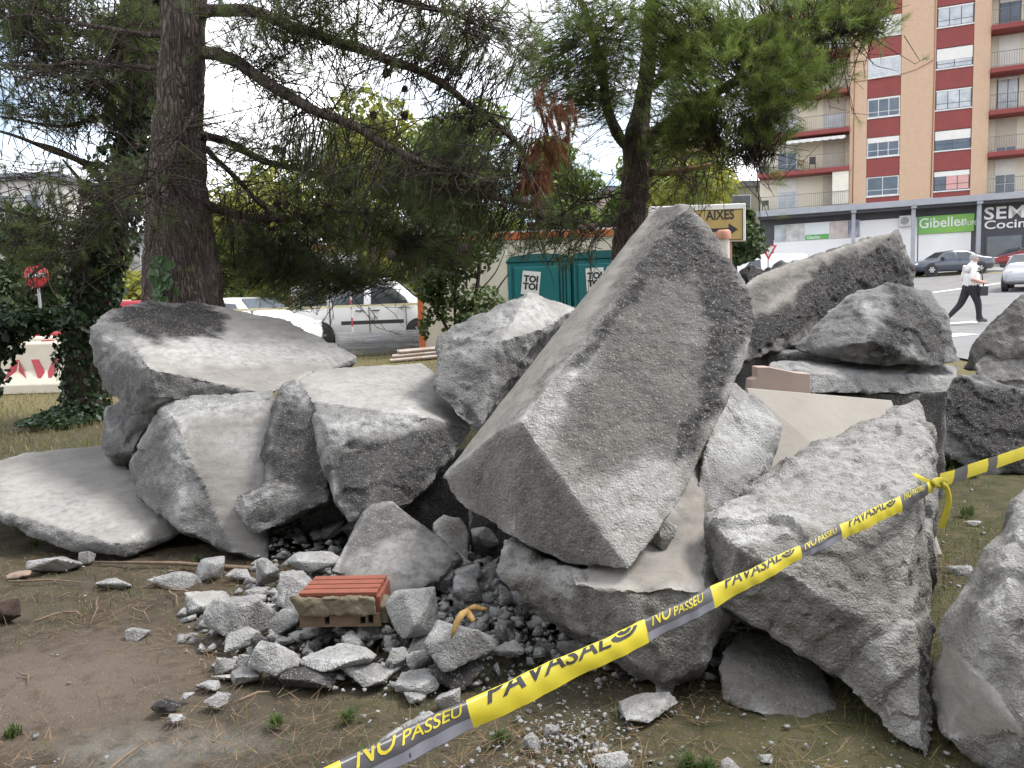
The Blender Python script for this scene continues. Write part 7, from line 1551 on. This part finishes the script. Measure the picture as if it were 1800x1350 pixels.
for i, (a, b) in enumerate(((622, 815), (1143, 1236), (1411, 1470), (1587, 1624))):
    sg = segs[1+2*i]; sa, sb = s_at(a), s_at(b); w = sb-sa
    tape_text('NO', sa+.03*w, sa+.36*w, .60, .66, TY, sg, .985)
    tape_text('PASSEU', sa+.42*w, sa+.98*w, .60, .36, TY, sg, .985)
for i, (a, b) in enumerate(((848, 1120), (1270, 1396), (1488, 1572))):
    sg = segs[2+2*i]; sa, sb = s_at(a), s_at(b); w = sb-sa
    tape_text('PAVASAL', sa+.03*w, sa+.80*w, .62, .62, TT, sg, .985)
    # round logo, cut by the fold
    for r0, r1, t0, t1 in ((.30, .44, 200, 345), (.10, .24, 200, 345)):
        mb = MB(); V = []; n = 14
        for k in range(n+1):
            t = radians(t0+(t1-t0)*k/n)
            for r in (r0, r1): V.append(TP(sa+.90*w+.24*w*r*cos(t)*1.0, min(.985, 1.02+.9*r*sin(t)), .0016))
        mb.add(V, [(k*2, k*2+1, k*2+3, k*2+2) for k in range(n)]); mb.build('logo', TT, sg, True, fix=False)
# grey back of the tape showing along the lower edge of the dark parts
for i in (1, 3, 5):
    sa, sb = s_at(bounds[i]), s_at(bounds[i+1]); n = 20; V = []; mb = MB()
    for k in range(n+1):
        s = sa+(sb-sa)*k/n; V += [TP(s+.009, .02, .0012), TP(s+.002, .40, .0012)]
    mb.add(V, [(k*2, k*2+2, k*2+3, k*2+1) for k in range(n)], True); mb.build('folded_strip', TG, segs[i], True, fix=False)
# knot at the block and the second run to the right
kn = P(1640, 852, 2.80)
def strap(pts, w0, w1, m, name, parent=tape, up=(0, -.2, 1)):
    Lp = polyline(np.array(pts), 10*len(pts)); mb = MB(); V = []; n = len(Lp)
    for i, q in enumerate(Lp):
        d = Lp[min(i+1, n-1)]-Lp[max(0, i-1)]; s = np.cross(d, [0, -1, 0]); s = s/(np.linalg.norm(s)+1e-9)*np.interp(i, [0, n-1], [w0, w1])/2
        V += [q-s, q+np.array([0, -.006, 0]), q+s]
    mb.add(V, [(i*3+k, i*3+k+1, i*3+4+k, i*3+3+k) for i in range(n-1) for k in range(2)], True); return mb.build(name, m, parent, True, fix=False)
strap([P(1628, 862, 2.81), P(1640, 850, 2.77), P(1652, 846, 2.79), P(1664, 850, 2.80)], .032, .034, TY, 'knot')
strap([P(1606, 832, 2.86), P(1622, 842, 2.81), P(1640, 850, 2.775), P(1655, 856, 2.80)], .014, .02, TY, 'knot_loop')
strap([P(1655, 850, 2.79), P(1664, 858, 2.79), P(1668, 880, 2.79), P(1662, 905, 2.79), P(1654, 928, 2.79)], .018, .026, TY, 'loose_end')
seq = [(1650, 845, 2.80, TY), (1676, 838, 2.95, TK), (1700, 829, 3.05, TY), (1736, 817, 3.2, TK), (1752, 812, 3.3, TY), (1830, 785, 3.7, TK), (1900, 760, 4.1, TY), (1990, 730, 4.6, TY)]
for (x0_, y0_, Y0, m), (x1_, y1_, Y1, _) in zip(seq[:-1], seq[1:]): strap([P(x0_, y0_, Y0), P((x0_+x1_)/2, (y0_+y1_)/2, (Y0+Y1)/2), P(x1_, y1_, Y1)], .045+.004*Y0, .045+.004*Y1, m, 'tape_segment')
